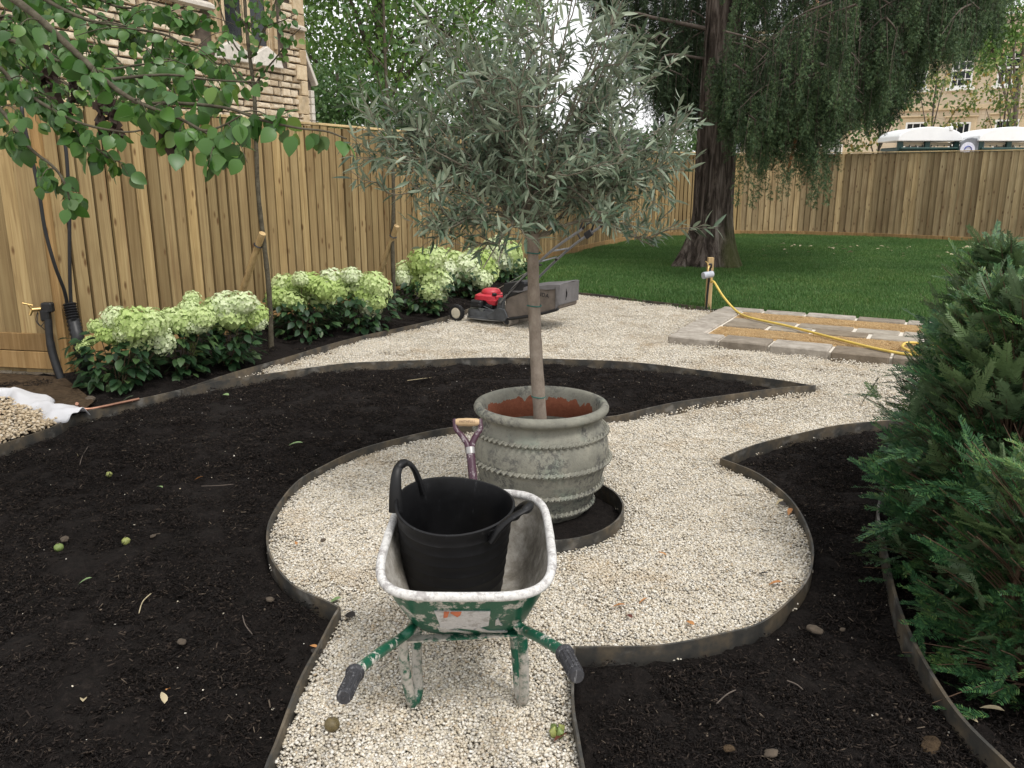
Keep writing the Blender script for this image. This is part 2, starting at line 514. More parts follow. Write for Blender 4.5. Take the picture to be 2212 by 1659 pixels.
yew_edge = crom([(1.47, 1.3, 0), at(2190, 1659, .10).xy.to_3d(), at(2040, 1500, .10).xy.to_3d(), at(1946, 1318, .10).xy.to_3d(), (1.66, 3.4, 0), (1.85, 3.9, 0), (2.2, 4.4, 0), (2.7, 4.85, 0)], 10)

POT = Vector((0.150, 4.10, 0))
RING_C, RING_R = Vector((0.115, 3.985, 0)), 0.455
RING = [RING_C + Vector((RING_R * math.cos(a), RING_R * math.sin(a), 0)) for a in np.linspace(0, 2 * math.pi, 56, endpoint=False)]

bed_e = curve_px([(392, 843), (520, 801), (640, 766), (781, 727), (960, 685), (1060, 650)], 0.04)
bed_e += [Vector((0.42, 12.55, 0)), Vector((0.50, 12.75, 0))]
lawn_edge = [Vector((0.50, 12.75, 0))] + curve_px([(1241, 631), (1330, 640), (1426, 652), (1520, 663), (1562, 662)], 0.03)
FENCE_A = Vector((-3.85, 7.00, 0))
FENCE_B = Vector((0.11, 15.80, 0))
fence_far = crom([FENCE_B, (0.98, 17.75, 0), (2.05, 20.05, 0), (3.05, 21.95, 0), (4.05, 23.25, 0), (5.2, 24.0, 0), (6.6, 24.35, 0)], 10)
fence_right = crom([(6.6, 24.35, 0), (9.3, 23.70, 0), (12.74, 20.85, 0), (15.6, 18.2, 0), (18.5, 15.3, 0)], 12)
P_BL, P_FL = at(1562, 662, .05), at(1440, 727, .05)
P_FR, P_BR = at(1941, 775, .05), at(1960, 689, .05)
pf = (P_FR - P_FL).normalized(); pb = (P_BR - P_BL).normalized()
P_FR2, P_BR2 = P_FL + pf * 3.6, P_BL + pf * 3.6
PATIO = [P_FL, P_FR2, P_BR2, P_BL]
LAWN = lawn_edge + [P_BR2 + Vector((0, 0, 0)), Vector((8.0, 7.5, 0)), Vector((12, 6.5, 0)), Vector((18.3, 15.2, 0))] + list(reversed(fence_right))[1:] + list(reversed(fence_far))[1:] + [Vector((-0.75, 13.9, 0))]
k_meet = min(range(len(bed_far)), key=lambda i: (bed_far[i] - bed_e[0]).length)
FENCE_BED = list(bed_far[2:k_meet + 1]) + bed_e + [Vector((-0.75, 13.9, 0)), FENCE_A + Vector((-0.03, -0.03, 0)), Vector((-6.0, 7.42, 0)), Vector((-6.0, 4.0, 0))]

# the ground sheet, out to the horizon
g = MB(); g.add([(-250, -60, -0.05), (250, -60, -0.05), (250, 420, -0.05), (-250, 420, -0.05)], [(0, 1, 2, 3)])
tag(g.build('ground', M_GRAVEL), kind='structure')

def soil_height(poly, amp=0.018, base=-0.028, mound=0.05):
    def f(x, y):
        d = polydist(x, y, poly)
        z = base + mound * np.clip(d / 0.8, 0, 1) ** 0.7
        z = z + amp * (vnoise(x * 9, y * 9, 1) - 0.5) * 2 + amp * 0.8 * (vnoise(x * 26, y * 26, 2) - 0.5) * 2 + amp * 1.6 * (vnoise(x * 2.3, y * 2.3, 3) - 0.5)
        return np.where(d < 0.004, base - 0.01, z)
    return f
sp_near = lambda y: 0.026 if y < 3.4 else (0.034 if y < 5.5 else 0.05)
tag(link('soil_bed', terrain_mesh('left_bed', LEFT_BED, soil_height(LEFT_BED), sp_near, M_SOIL)), kind='structure')
tag(link('soil_bed', terrain_mesh('right_bed', RIGHT_BED, soil_height(RIGHT_BED), sp_near, M_SOIL)), kind='structure')
tag(link('soil_bed', terrain_mesh('pot_ring_bed', RING, soil_height(RING, 0.008, -0.015, 0.01), lambda y: 0.03, M_SOIL)), kind='structure')
def fb_h(x, y):
    d = polydist(x, y, bed_e + list(reversed(bed_far[2:k_meet + 1])), False)
    z = soil_height(FENCE_BED, 0.02, -0.02, 0.0)(x, y)
    return z + 0.13 * np.clip((d - 0.05) / 0.9, 0, 1) * np.clip((x + 4.0 + (y - 7) * .3) / 0.9, 0.25, 1)
tag(link('soil_bed', terrain_mesh('fence_bed', FENCE_BED, fb_h, lambda y: 0.06, M_SOIL)), kind='structure')
me = terrain_mesh('lawn', LAWN, lambda x, y: 0.0 + 0.03 * (vnoise(x * .5, y * .5, 4) - .5), lambda y: 0.5, M_LAWN)
tag(link('lawn', me), kind='structure')

# ------------------------------------------------------------------ scatter (pebbles, chips, grass) with geometry nodes
def source(name, me):
    return bpy.data.objects.new(name, me)       # shape that the scatter repeats, itself not in the scene
def ico(sub=1):
    import bmesh
    bm = bmesh.new(); bmesh.ops.create_icosphere(bm, subdivisions=sub, radius=0.5)
    V = np.array([v.co[:] for v in bm.verts]); F = np.array([[v.index for v in f.verts] for f in bm.faces]); bm.free()
    return V, F
ICO_V, ICO_F = ico(1)
def pebble_arr(rng):
    s = np.array([1.0, rng.uniform(.65, .95), rng.uniform(.42, .7)])
    V = ICO_V * (1 + rng.uniform(-.16, .16, (len(ICO_V), 1)))
    return V * s
def scatter(name, P, rotz, scale, idx, sources, mat, tilt=0.25, parent=None):
    me = bpy.data.meshes.new(name)
    me.vertices.add(len(P)); me.vertices.foreach_set('co', np.asarray(P, np.float32).ravel())
    a = me.attributes.new('rot', 'FLOAT_VECTOR', 'POINT')
    rr = np.column_stack([RNG.normal(0, tilt, len(P)), RNG.normal(0, tilt, len(P)), rotz]).astype(np.float32)
    a.data.foreach_set('vector', rr.ravel())
    a = me.attributes.new('scl', 'FLOAT', 'POINT'); a.data.foreach_set('value', np.asarray(scale, np.float32))
    a = me.attributes.new('pick', 'INT', 'POINT'); a.data.foreach_set('value', np.asarray(idx, np.int32))
    o = link(name, me, mat, parent)
    ng = bpy.data.node_groups.new(name + '_scatter', 'GeometryNodeTree')
    ng.interface.new_socket('Geometry', in_out='INPUT', socket_type='NodeSocketGeometry')
    ng.interface.new_socket('Geometry', in_out='OUTPUT', socket_type='NodeSocketGeometry')
    N, L = ng.nodes, ng.links
    gi = N.new('NodeGroupInput'); go = N.new('NodeGroupOutput')
    m2p = N.new('GeometryNodeMeshToPoints')
    iop = N.new('GeometryNodeInstanceOnPoints')
    jn = N.new('GeometryNodeJoinGeometry')
    for s in reversed(sources):
        oi = N.new('GeometryNodeObjectInfo'); oi.inputs['Object'].default_value = s; oi.inputs['As Instance'].default_value = True
        L.new(oi.outputs['Geometry'], jn.inputs[0])
    def attr(nm, t):
        n = N.new('GeometryNodeInputNamedAttribute'); n.data_type = t; n.inputs['Name'].default_value = nm
        return n.outputs['Attribute']
    e2r = N.new('FunctionNodeEulerToRotation')
    L.new(attr('rot', 'FLOAT_VECTOR'), e2r.inputs[0])
    L.new(gi.outputs[0], m2p.inputs['Mesh']); L.new(m2p.outputs[0], iop.inputs['Points'])
    L.new(jn.outputs[0], iop.inputs['Instance']); iop.inputs['Pick Instance'].default_value = True
    L.new(attr('pick', 'INT'), iop.inputs['Instance Index'])
    L.new(e2r.outputs[0], iop.inputs['Rotation']); L.new(attr('scl', 'FLOAT'), iop.inputs['Scale'])
    L.new(iop.outputs[0], go.inputs[0])
    md = o.modifiers.new('scatter', 'NODES'); md.node_group = ng
    return o

# pebbles: singly near the camera, in small handfuls further off
peb_src = [source('pebble_shape', mesh_np('pebble', pebble_arr(RNG), ICO_F, True, M_PEBBLE)) for _ in range(6)]
def handful(mat, rad=0.14, n=150, size=(0.008, 0.017), name='pebble_handful'):
    Vs, Fs, k = [], [], 0
    for _ in range(n):
        a = RNG.uniform(0, 2 * math.pi); r = rad * math.sqrt(RNG.uniform())
        V = pebble_arr(RNG) * RNG.uniform(*size)
        q = Matrix.Rotation(RNG.uniform(0, 6.28), 3, 'Z') @ Matrix.Rotation(RNG.normal(0, .4), 3, 'X')
        V = V @ np.array(q).T + np.array([r * math.cos(a), r * math.sin(a), RNG.uniform(-.006, .006)])
        Vs.append(V); Fs.append(ICO_F + k); k += len(V)
    return source(name, mesh_np(name, np.concatenate(Vs), np.concatenate(Fs), True, mat))
hand_src = [handful(M_PEBBLE) for _ in range(4)]
def gravel_free(X, Y, m):
    bad = np.zeros(X.shape, bool)
    for P in (LEFT_BED, RIGHT_BED, RING, FENCE_BED, LAWN, PATIO):
        bad |= inpoly(X, Y, P) | (polydist(X, Y, P) < m)
    return ~bad
def frustum(X, Y, marg=0.5):
    return (np.abs(X) < Y * 0.66 + marg)
fine_src = [handful(M_PEBBLE, .095, 215, (.0072, .0165), 'pebble_handful') for _ in range(5)]
n = 9500
X = RNG.uniform(-1.9, 2.8, n); Y = RNG.uniform(1.25, 5.6, n)
k = gravel_free(X, Y, 0.085) & frustum(X, Y)
X, Y = X[k], Y[k]
n = 480000
X2 = RNG.uniform(-1.8, 2.7, n); Y2 = RNG.uniform(1.3, 5.6, n)
k = frustum(X2, Y2); X2, Y2 = X2[k], Y2[k]
k = gravel_free(X2, Y2, 0.005); X2, Y2 = X2[k], Y2[k]
k = ~gravel_free(X2, Y2, 0.115); X2, Y2 = X2[k], Y2[k]
print('near handfuls', len(X), 'edge pebbles', len(X2))
P = np.concatenate([np.column_stack([X, Y, RNG.uniform(-.026, .002, len(X))]), np.column_stack([X2, Y2, RNG.uniform(-.022, .003, len(X2))])])
sc = np.concatenate([np.ones(len(X)), RNG.gamma(9, 0.0112 / 9, len(X2)).clip(.006, .018)])
ix = np.concatenate([RNG.integers(6, 11, len(X)), RNG.integers(0, 6, len(X2))])
near_ps = scatter('gravel_path', P, RNG.uniform(0, 6.28, len(P)), sc, ix, peb_src + fine_src, M_PEBBLE, 0.03)
tag(near_ps, kind='stuff')
n = 14000
X = RNG.uniform(-4, 9.5, n); Y = RNG.uniform(5.45, 13.5, n)
k = gravel_free(X, Y, 0.13) & frustum(X, Y, 1.2)
X, Y = X[k], Y[k]
# loose stones fill the strip along the edgings
n = 60000
X2 = RNG.uniform(-4, 7.5, n); Y2 = RNG.uniform(5.5, 13.0, n)
k = gravel_free(X2, Y2, 0.012) & ~gravel_free(X2, Y2, 0.17) & frustum(X2, Y2, .6)
X2, Y2 = X2[k], Y2[k]
print('handfuls', len(X), 'strip', len(X2))
P = np.concatenate([np.column_stack([X, Y, RNG.uniform(-.012, .003, len(X))]), np.column_stack([X2, Y2, RNG.uniform(-.014, .004, len(X2))])])
sc = np.concatenate([np.full(len(X), 1.0), RNG.uniform(.011, .02, len(X2))])
ix = np.concatenate([RNG.integers(6, 10, len(X)), RNG.integers(0, 6, len(X2))])
ti = scatter('gravel_path', P, RNG.uniform(0, 6.28, len(P)), sc, ix, peb_src + hand_src, M_PEBBLE, 0.03)
tag(ti, kind='stuff')
# firm gravel floor just under the stones
def flat_sheet(name, poly, z, mat):
    f = geometry.tessellate_polygon([[Vector((p[0], p[1], 0)) for p in poly]])
    me = bpy.data.meshes.new(name); me.from_pydata([(p[0], p[1], z) for p in poly], [], [tuple(t) for t in f]); me.materials.append(mat)
    return me

# compost chips
def chip_patch(rad, n, size):
    Vs, Fs, k = [], [], 0
    bx = np.array([(-1, -1, -1), (1, -1, -1), (1, 1, -1), (-1, 1, -1), (-.7, -.8, 1), (.8, -.7, 1), (.7, .8, 1), (-.8, .7, 1)]) * .5
    bf = np.array([(3, 2, 1, 0), (4, 5, 6, 7), (0, 1, 5, 4), (1, 2, 6, 5), (2, 3, 7, 6), (3, 0, 4, 7)])
    for _ in range(n):
        a = RNG.uniform(0, 6.28); r = rad * math.sqrt(RNG.uniform())
        L = RNG.uniform(*size)
        if RNG.uniform() < .74:
            s = np.array([L, L * RNG.uniform(.07, .17), L * RNG.uniform(.05, .11)])
        else:
            s = np.array([L, L * RNG.uniform(.6, 1), L * RNG.uniform(.4, .8)]) * .34
        q = Matrix.Rotation(RNG.uniform(0, 6.28), 3, 'Z') @ Matrix.Rotation(RNG.normal(0, .35), 3, 'Y') @ Matrix.Rotation(RNG.uniform(0, 6.28), 3, 'X')
        V = (bx * s) @ np.array(q).T + np.array([r * math.cos(a), r * math.sin(a), RNG.uniform(-.003, .008)])
        Vs.append(V); Fs.append(bf + k); k += 8
    return source('chip_patch', mesh_np('chip_patch', np.concatenate(Vs), np.concatenate(Fs), False, M_CHIP))
chip_src = [chip_patch(.11, 150, (.007, .030)) for _ in range(5)] + [chip_patch(.035, 18, (.006, .02)) for _ in range(3)]
def chips(poly, hf, n, box, marg, nm):
    X = RNG.uniform(box[0], box[1], n); Y = RNG.uniform(box[2], box[3], n)
    k = inpoly(X, Y, poly) & (polydist(X, Y, poly) > marg) & frustum(X, Y, .6)
    X, Y = X[k], Y[k]; ix = RNG.integers(0, 5, len(X))
    X2 = RNG.uniform(box[0], box[1], n * 4); Y2 = RNG.uniform(box[2], box[3], n * 4)
    k = inpoly(X2, Y2, poly) & frustum(X2, Y2, .6); X2, Y2 = X2[k], Y2[k]
    d = polydist(X2, Y2, poly); k = (d > .04) & (d < marg + .03)
    X = np.concatenate([X, X2[k]]); Y = np.concatenate([Y, Y2[k]]); ix = np.concatenate([ix, RNG.integers(5, 8, k.sum())])
    o = scatter(nm, np.column_stack([X, Y, hf(X, Y) + 0.004]), RNG.uniform(0, 6.28, len(X)), RNG.uniform(.8, 1.1, len(X)), ix, chip_src, M_CHIP, 0.06)
    tag(o, kind='stuff')
chips(LEFT_BED, soil_height(LEFT_BED), 4200, (-3.7, 2.6, 1.3, 7.8), .12, 'compost_mulch')
chips(RIGHT_BED, soil_height(RIGHT_BED), 1900, (.2, 3.2, 1.3, 5.8), .12, 'compost_mulch')
chips(FENCE_BED, fb_h, 1500, (-5, .4, 5, 14), .12, 'compost_mulch')

# grass
def grass_patch(rad=.22, n=230):
    Vs, Fs, k = [], [], 0
    for _ in range(n):
        a = RNG.uniform(0, 6.28); r = rad * math.sqrt(RNG.uniform())
        h = RNG.uniform(.025, .06); w = RNG.uniform(.0022, .0042); d = RNG.uniform(0, 6.28); ln = RNG.uniform(.1, .75) * h
        bx, by = r * math.cos(a), r * math.sin(a); c, s = math.cos(d), math.sin(d)
        V = [(bx - w * s, by + w * c, -.005), (bx + w * s, by - w * c, -.005), (bx + ln * .4 * c + w * .7 * s, by + ln * .4 * s - w * .7 * c, h * .6), (bx + ln * .4 * c - w * .7 * s, by + ln * .4 * s + w * .7 * c, h * .6), (bx + ln * c + w * .1 * s, by + ln * s, h), (bx + ln * c - w * .1 * s, by + ln * s, h)]
        Vs.append(V); Fs += [(k, k + 1, k + 2, k + 3), (k + 3, k + 2, k + 4, k + 5)]; k += 6
    return source('grass_tuft', mesh_np('grass_tuft', np.concatenate(Vs), np.array(Fs), True, M_GRASS))
gr_src = [grass_patch() for _ in range(4)]
n = 17000
X = RNG.uniform(-2, 18, n); Y = RNG.uniform(7, 24.4, n)
k = inpoly(X, Y, LAWN) & (polydist(X, Y, LAWN) > .16) & ~inpoly(X, Y, PATIO) & frustum(X, Y, 1.2)
X, Y = X[k], Y[k]
X2 = RNG.uniform(-1, 16, 26000); Y2 = RNG.uniform(7, 24.4, 26000)
print('grass', len(X))
tag(scatter('lawn_grass', np.column_stack([X, Y, np.full(len(X), .004)]), RNG.uniform(0, 6.28, len(X)), RNG.uniform(.85, 1.25, len(X)), RNG.integers(0, 4, len(X)), gr_src, M_GRASS, .03), kind='stuff')

# ------------------------------------------------------------------ steel edgings
def ribbon(pts, z0, z1, th):
    P = np.array([(p[0], p[1]) for p in pts]); T = np.gradient(P, axis=0); T /= np.linalg.norm(T, axis=1)[:, None] + 1e-9
    Nn = np.stack([-T[:, 1], T[:, 0]], 1) * th / 2
    b = MB(); n = len(P)
    wob = [0.004 * math.sin(i * 0.37) for i in range(n)]
    V = [(*(P[i] + Nn[i]), z0) for i in range(n)] + [(*(P[i] - Nn[i]), z0) for i in range(n)] + [(*(P[i] + Nn[i]), z1 + wob[i]) for i in range(n)] + [(*(P[i] - Nn[i]), z1 + wob[i]) for i in range(n)]
    F = []
    for i in range(n - 1):
        F += [(i, i + 1, 2 * n + i + 1, 2 * n + i), (n + i + 1, n + i, 3 * n + i, 3 * n + i + 1), (2 * n + i, 2 * n + i + 1, 3 * n + i + 1, 3 * n + i), (i + 1, i, n + i, n + i + 1)]
    F += [(0, 2 * n, 3 * n, n), (n - 1, 2 * n - 1, 4 * n - 1, 3 * n - 1)]
    return b.add(V, F)
def edging(pts, label, z1=E_TOP, th=0.009, z0=-0.09):
    o = ribbon(pts, z0, z1, th).build('steel_edging', M_STEEL)
    return tag(o, label, 'edging', 'steel edgings round the beds')
edging(bed_far, 'long steel edging along the far side of the large left bed')
edging(bed_near, 'curved steel edging round the left of the gravel circle, ending in two points')
edging(bed_path, 'short steel edging beside the left wheelbarrow handle')
edging(rb_up, 'steel edging along the far side of the right bed behind the yew')
edging(rb_in, 'curved steel edging round the right of the gravel circle')
edging(rb_path, 'short steel edging below the right wheelbarrow handle')
edging(RING + [RING[0]], 'round steel edging ring of soil under the big pot', 0.06)
edging(bed_e, 'steel edging in front of the flowering hydrangeas')
edging(lawn_edge[:-6], 'low dark steel edging between lawn and gravel', 0.03)
edging(yew_edge, 'rusty steel edging at the foot of the yew', 0.10, th=.012)
# ------------------------------------------------------------------ timber fences
def board_mesh(w, h, t0, t1, name='board'):
    b = MB()
    V = [(-w / 2, 0, 0), (w / 2, 0, 0), (w / 2, t1, 0), (-w / 2, t0, 0), (-w / 2, 0, h), (w / 2, 0, h), (w / 2, t1, h), (-w / 2, t0, h)]
    b.add(V, [(3, 2, 1, 0), (4, 5, 6, 7), (0, 1, 5, 4), (1, 2, 6, 5), (2, 3, 7, 6), (3, 0, 4, 7)])
    o = b.build(name, None, bevel=0.0025)
    me = o.data; bpy.data.objects.remove(o)
    return me
M_BACK = make_wood('shade_dark_backing_wood', [(0.06, 0.035, 0.016), (0.10, 0.062, 0.03), (0.14, 0.095, 0.05)])  # shade in the gaps between boards is painted in as darker wood
def walk(pts, pitch, jit=0.0):
    """points and headings along a polyline at equal steps"""
    P = np.array([(p[0], p[1]) for p in pts]); d = np.hypot(*np.diff(P, axis=0).T); s = np.concatenate([[0], np.cumsum(d)])
    n = max(1, round(s[-1] / pitch)); pitch = s[-1] / n; out = []
    for i in range(n):
        a = (i + 0.5) * pitch
        x, y = np.interp(a, s, P[:, 0]), np.interp(a, s, P[:, 1])
        x2, y2 = np.interp(min(a + .02, s[-1]), s, P[:, 0]), np.interp(min(a + .02, s[-1]), s, P[:, 1])
        x1, y1 = np.interp(a - .02, s, P[:, 0]), np.interp(a - .02, s, P[:, 1])
        out.append((x, y, math.atan2(y2 - y1, x2 - x1), a))
    return out, s[-1]
def fence(pts, label, mat, pitch, gap, ztop=2.27, gtop=lambda a: 0.15, rows=1, side=-1, wedge=0.0, group=None):
    """pts run left to right as seen; the face looks to the right hand (side -1) of the run"""
    o = thing('fence', label, 'fence', (pts[0][0], pts[0][1], 0), 0, group)
    off = Vector((pts[0][0], pts[0][1], 0))
    spots, L = walk(pts, pitch)
    w = pitch - gap if gap > 0 else pitch + 0.014
    t0, t1 = (0.032, 0.032) if not wedge else (0.008, 0.030)
    me_b = [board_mesh(w + d, ztop - 0.06, t0, t1) for d in (-0.004, 0, 0.003)]
    for m_ in me_b: m_.materials.append(mat)
    back = MB()
    for i, (x, y, a, s) in enumerate(spots):
        b = link('board', me_b[int(RNG.integers(0, 3))], None, o)
        nx, ny = math.sin(a), -math.cos(a)
        d = 0.012 + RNG.uniform(-.002, .003)
        b.location = (x - off.x + nx * d, y - off.y + ny * d, 0.05 + RNG.uniform(-.008, .004))
        b.rotation_euler = (0, RNG.normal(0, .0022), a + math.pi + (wedge if wedge else RNG.normal(0, .012)))
    # backing boards behind the gaps, capping rails and gravel boards
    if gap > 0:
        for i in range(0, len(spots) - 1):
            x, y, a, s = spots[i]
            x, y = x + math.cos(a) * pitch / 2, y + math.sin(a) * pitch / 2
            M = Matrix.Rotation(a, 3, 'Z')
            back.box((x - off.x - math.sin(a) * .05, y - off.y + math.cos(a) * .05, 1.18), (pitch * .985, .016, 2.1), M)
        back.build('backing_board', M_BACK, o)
    seg = 1.83
    caps, L = walk(pts, seg)
    P = np.array([(p[0], p[1]) for p in pts]); dd = np.hypot(*np.diff(P, axis=0).T); ss = np.concatenate([[0], np.cumsum(dd)])
    nseg = max(1, int(math.ceil(L / seg)))
    at_s = lambda q: Vector((np.interp(q, ss, P[:, 0]), np.interp(q, ss, P[:, 1]), 0))
    for k in range(nseg):
        a0, a1 = k * seg, min((k + 1) * seg, L)
        if a1 - a0 < .1: continue
        p0, p1 = at_s(a0), at_s(a1); ang = math.atan2(p1.y - p0.y, p1.x - p0.x); ln = (p1 - p0).length - .002
        c = (p0 + p1) / 2; nx, ny = math.sin(ang), -math.cos(ang)
        b = MB(); b.box((0, 0, 0), (ln, .075, .028)); b.build('cap_rail', M_CAP, o, loc=(c.x - off.x + nx * .015, c.y - off.y + ny * .015, ztop + .012 + RNG.uniform(-.003, .003)), rot=(0, 0, ang), bevel=.004)
        for r in range(rows):
            h0, h1 = gtop(a0), gtop(a1)
            hh = .15; z = (h0 + h1) / 2 - .075 - r * .157
            b = MB(); b.box((0, 0, 0), (ln, .026, hh)); b.build('gravel_board', M_GRAVELBOARD, o, loc=(c.x - off.x + nx * .052, c.y - off.y + ny * .052, z), rot=(0, math.atan2(h0 - h1, ln), ang), bevel=.004)
    return o
left_run = [FENCE_A, (FENCE_A + FENCE_B) / 2, FENCE_B] + fence_far[1:]
fence(left_run, 'long tan timber fence with dark gaps running back along the left side', M_BOARD, 0.147, 0.027, 2.27, lambda a: 0.325 if a < 3.2 else max(.14, .325 - (a - 3.2) * .03), 2, group='garden boundary fences')
fence(fence_right, 'greenish brown timber fence across the back right behind the lawn', M_BOARD_GREY, 0.160, 0.0, 2.27, lambda a: 0.13, 1, wedge=0.05, group='garden boundary fences')
LF = Vector((-6.6, 7.46, 0))
fence([LF, Vector((-3.875, 6.95, 0))], 'short greyer timber fence panel at the left edge with two gravel boards', M_BOARD, 0.15, 0.0, 2.24, lambda a: 0.39, 2, wedge=0.05, group='garden boundary fences')
b = MB(); b.box((0, 0, 1.1), (.09, .09, 2.26)); o = b.build('fence_post', M_GRAVELBOARD, bevel=.004, loc=(-3.855, 6.99, 0))
tag(o, 'square corner post where the two left fences meet', 'fence post')

# ------------------------------------------------------------------ stone church behind the left fence
class Plane:
    def __init__(self, O, d):
        self.O = Vector(O); self.d = Vector((d[0], d[1], 0)).normalized(); self.n = Vector((self.d.y, -self.d.x, 0))
    def hit(self, px, py):
        r = _ray(px, py); C = Vector((0, 0, CAM_H)); t = (self.O - C).dot(self.n) / r.dot(self.n); p = C + r * t
        return (p - self.O).dot(self.d), p.z
    def world(self, s, z, out=0.0):
        return self.O + self.d * s + self.n * out + Vector((0, 0, z))
    def ang(self): return math.atan2(self.d.y, self.d.x)
fdir = (FENCE_B - FENCE_A)
CH = Plane(FENCE_A + Vector((-fdir.y, fdir.x, 0)).normalized() * 4.0, fdir)
def make_stone_mat(name, a, b, c):
    m = Mat(name, 0.9, 0, 0.2)
    v = m.coord('Object', rnd=True)
    n = m.noise(v, 9, 5, .65)
    col = m.ramp(n, [(.3, a), (.5, b), (.72, c)])
    tone = m.ramp(m.rnd_both(), [(0, (.62, .55, .47)), (.4, (.95, .93, .90)), (1, (1.16, 1.14, 1.12))])
    col = m.mix(1.0, col, tone, 'MULTIPLY')
    col = m.mix(m.math('MULTIPLY', m.bw(m.noise(v, 3.5, 4), .58, .75), .55), col, (.16, .13, .10))
    m.color(col); m.bump(n, .6, .02)
    return m.m
M_RUBBLE = make_stone_mat('rubble_stone', (.46, .365, .25), (.62, .53, .40), (.74, .67, .55))
M_ASHLAR = make_stone_mat('dressed_stone', (.46, .36, .23), (.57, .46, .31), (.65, .55, .40))
M_PALE = make_stone_mat('pale_dressed_stone', (.46, .44, .40), (.58, .55, .50), (.66, .63, .58))
M_MORTAR = plain('dark_mortar', (.085, .066, .05), .95, 0, .4, 12, .4)
M_DARKGLASS = Mat('dark_leaded_glass', 0.15, 0, .5).color((.012, .014, .016)).m
s_r, _ = CH.hit(657, 150)
s_b, _ = CH.hit(684, 255)
church = thing('church', 'buff rubble stone church with paired lancet window behind the left fence', 'church', CH.world(s_r, 0), CH.ang())
def chloc(s, z, out=0.0): return (s - s_r, -out, z)      # local: x along the wall, -y out of the wall
b = MB(); b.box((-6.0, .45, 4.2), (12.0, .84, 8.4)); b.build('wall', M_MORTAR, church)
b = MB(); b.prism([(-12.3, 8.4), (.3, 8.4), (.1, 11), (-12.1, 11)], -1, 3.5, Matrix(((1, 0, 0), (0, 0, 1), (0, 1, 0)))); b.build('roof', plain('roof_slate', (.10, .10, .11), .7, 0, .3, 6), church)
# window opening area and strings (positions from the photo)
w0, wz0 = CH.hit(462, 118); w1, _ = CH.hit(602, 128)
wx0, wx1 = w0 - s_r, w1 - s_r
wzs = CH.hit(540, 118)[1]
str_z = CH.hit(612, 62)[1]
hits = []
z = 1.55; stones = []
while z < 5.6:
    h = RNG.uniform(.085, .135)
    x = -9.5 + RNG.uniform(0, .2)
    while x < -.14:
        L = RNG.uniform(.16, .40)
        x2 = min(x + L, -.13)
        stones.append((x, x2, z, z + h)); x = x2 + .040
    z += h + .020
def inwin(x0, x1, z0, z1):
    return x1 > wx0 - .05 and x0 < wx1 + .05 and z1 > wzs - .04
stones = [q for q in stones if not inwin(*q) and q[1] - q[0] > .06]
def stone_arr(x0, x1, z0, z1):
    k = .012
    d = RNG.uniform(.012, .065)
    j = lambda: RNG.uniform(-.008, .008)
    V = [(x0 + j(), .02, z0 + j()), (x1 + j(), .02, z0 + j()), (x1 + j(), .02, z1 + j()), (x0 + j(), .02, z1 + j()),
         (x0 + k + j(), -d * .7, z0 + k), (x1 - k + j(), -d * .7, z0 + k), (x1 - k + j(), -d * .7, z1 - k), (x0 + k + j(), -d * .7, z1 - k),
         ((x0 + x1) / 2 + j() * 3, -d * .7 - .006, (z0 + z1) / 2 + j())]
    F = [(0, 1, 5, 4), (1, 2, 6, 5), (2, 3, 7, 6), (3, 0, 4, 7), (4, 5, 8), (5, 6, 8), (6, 7, 8), (7, 4, 8)]
    return V, F
zt = CH.hit(520, 0)[1] + .15
stones.sort(key=lambda q: (not (q[2] < zt and q[0] > CH.hit(300, 150)[0] - s_r), q[2], -q[0]))
rest = MB()
for i, q in enumerate(stones):
    V, F = stone_arr(*q)
    if i < 290:
        cx, cz = (q[0] + q[1]) / 2, (q[2] + q[3]) / 2
        b = MB(); b.add([(v[0] - cx, v[1], v[2] - cz) for v in V], F); b.build('stone', M_RUBBLE, church, loc=(cx, 0, cz))
    else: rest.add(V, F)
tag(rest.build('stonework', M_RUBBLE, church), kind='stuff')
# quoins at the corner
zq = 1.2; k = 0
while zq < 7:
    h = RNG.uniform(.24, .34); ww = .30 if k % 2 else .18
    b = MB(); b.box((0, 0, 0), (ww, .14, h - .012)); b.build('quoin', M_ASHLAR, church, loc=(.03 - ww / 2, .02, zq + h / 2), bevel=.012)
    zq += h; k += 1
# sloping buttress at the corner
bt = s_b - s_r
zt0, zt1 = CH.hit(668, 105)[1], CH.hit(683, 170)[1]
b = MB(); b.prism([(.02, 0), (bt, 0), (bt, zt1 - .12), (.02, zt0 - .12)], -.0, .5, Matrix(((1, 0, 0), (0, 0, 1), (0, 1, 0)))); b.build('buttress', M_MORTAR, church, loc=(0.012, .1, 0))
zq = 1.2
while zq < zt1 - .3:
    h = RNG.uniform(.11, .17)
    xx = .05
    while xx < bt - .12:
        x2 = min(xx + RNG.uniform(.18, .34), bt - .1)
        b = MB(); b.box((0, 0, 0), (x2 - xx - .012, .07, h - .014)); b.build('block', M_RUBBLE, church, loc=((xx + x2) / 2, .085, zq + h / 2), bevel=.014); xx = x2
    b = MB(); b.box((0, 0, 0), (.1, .1, h - .006)); b.build('block', M_PALE, church, loc=(bt - .045, .075, zq + h / 2), bevel=.006)
    zq += h
sl = math.atan2(zt0 - zt1, bt)
b = MB(); b.box((0, 0, 0), (math.hypot(bt, zt0 - zt1) + .14, .66, .07)); b.build('coping', M_PALE, church, loc=(bt / 2 + .03, .31, (zt0 + zt1) / 2 - .06), rot=(0, sl, 0), bevel=.008)
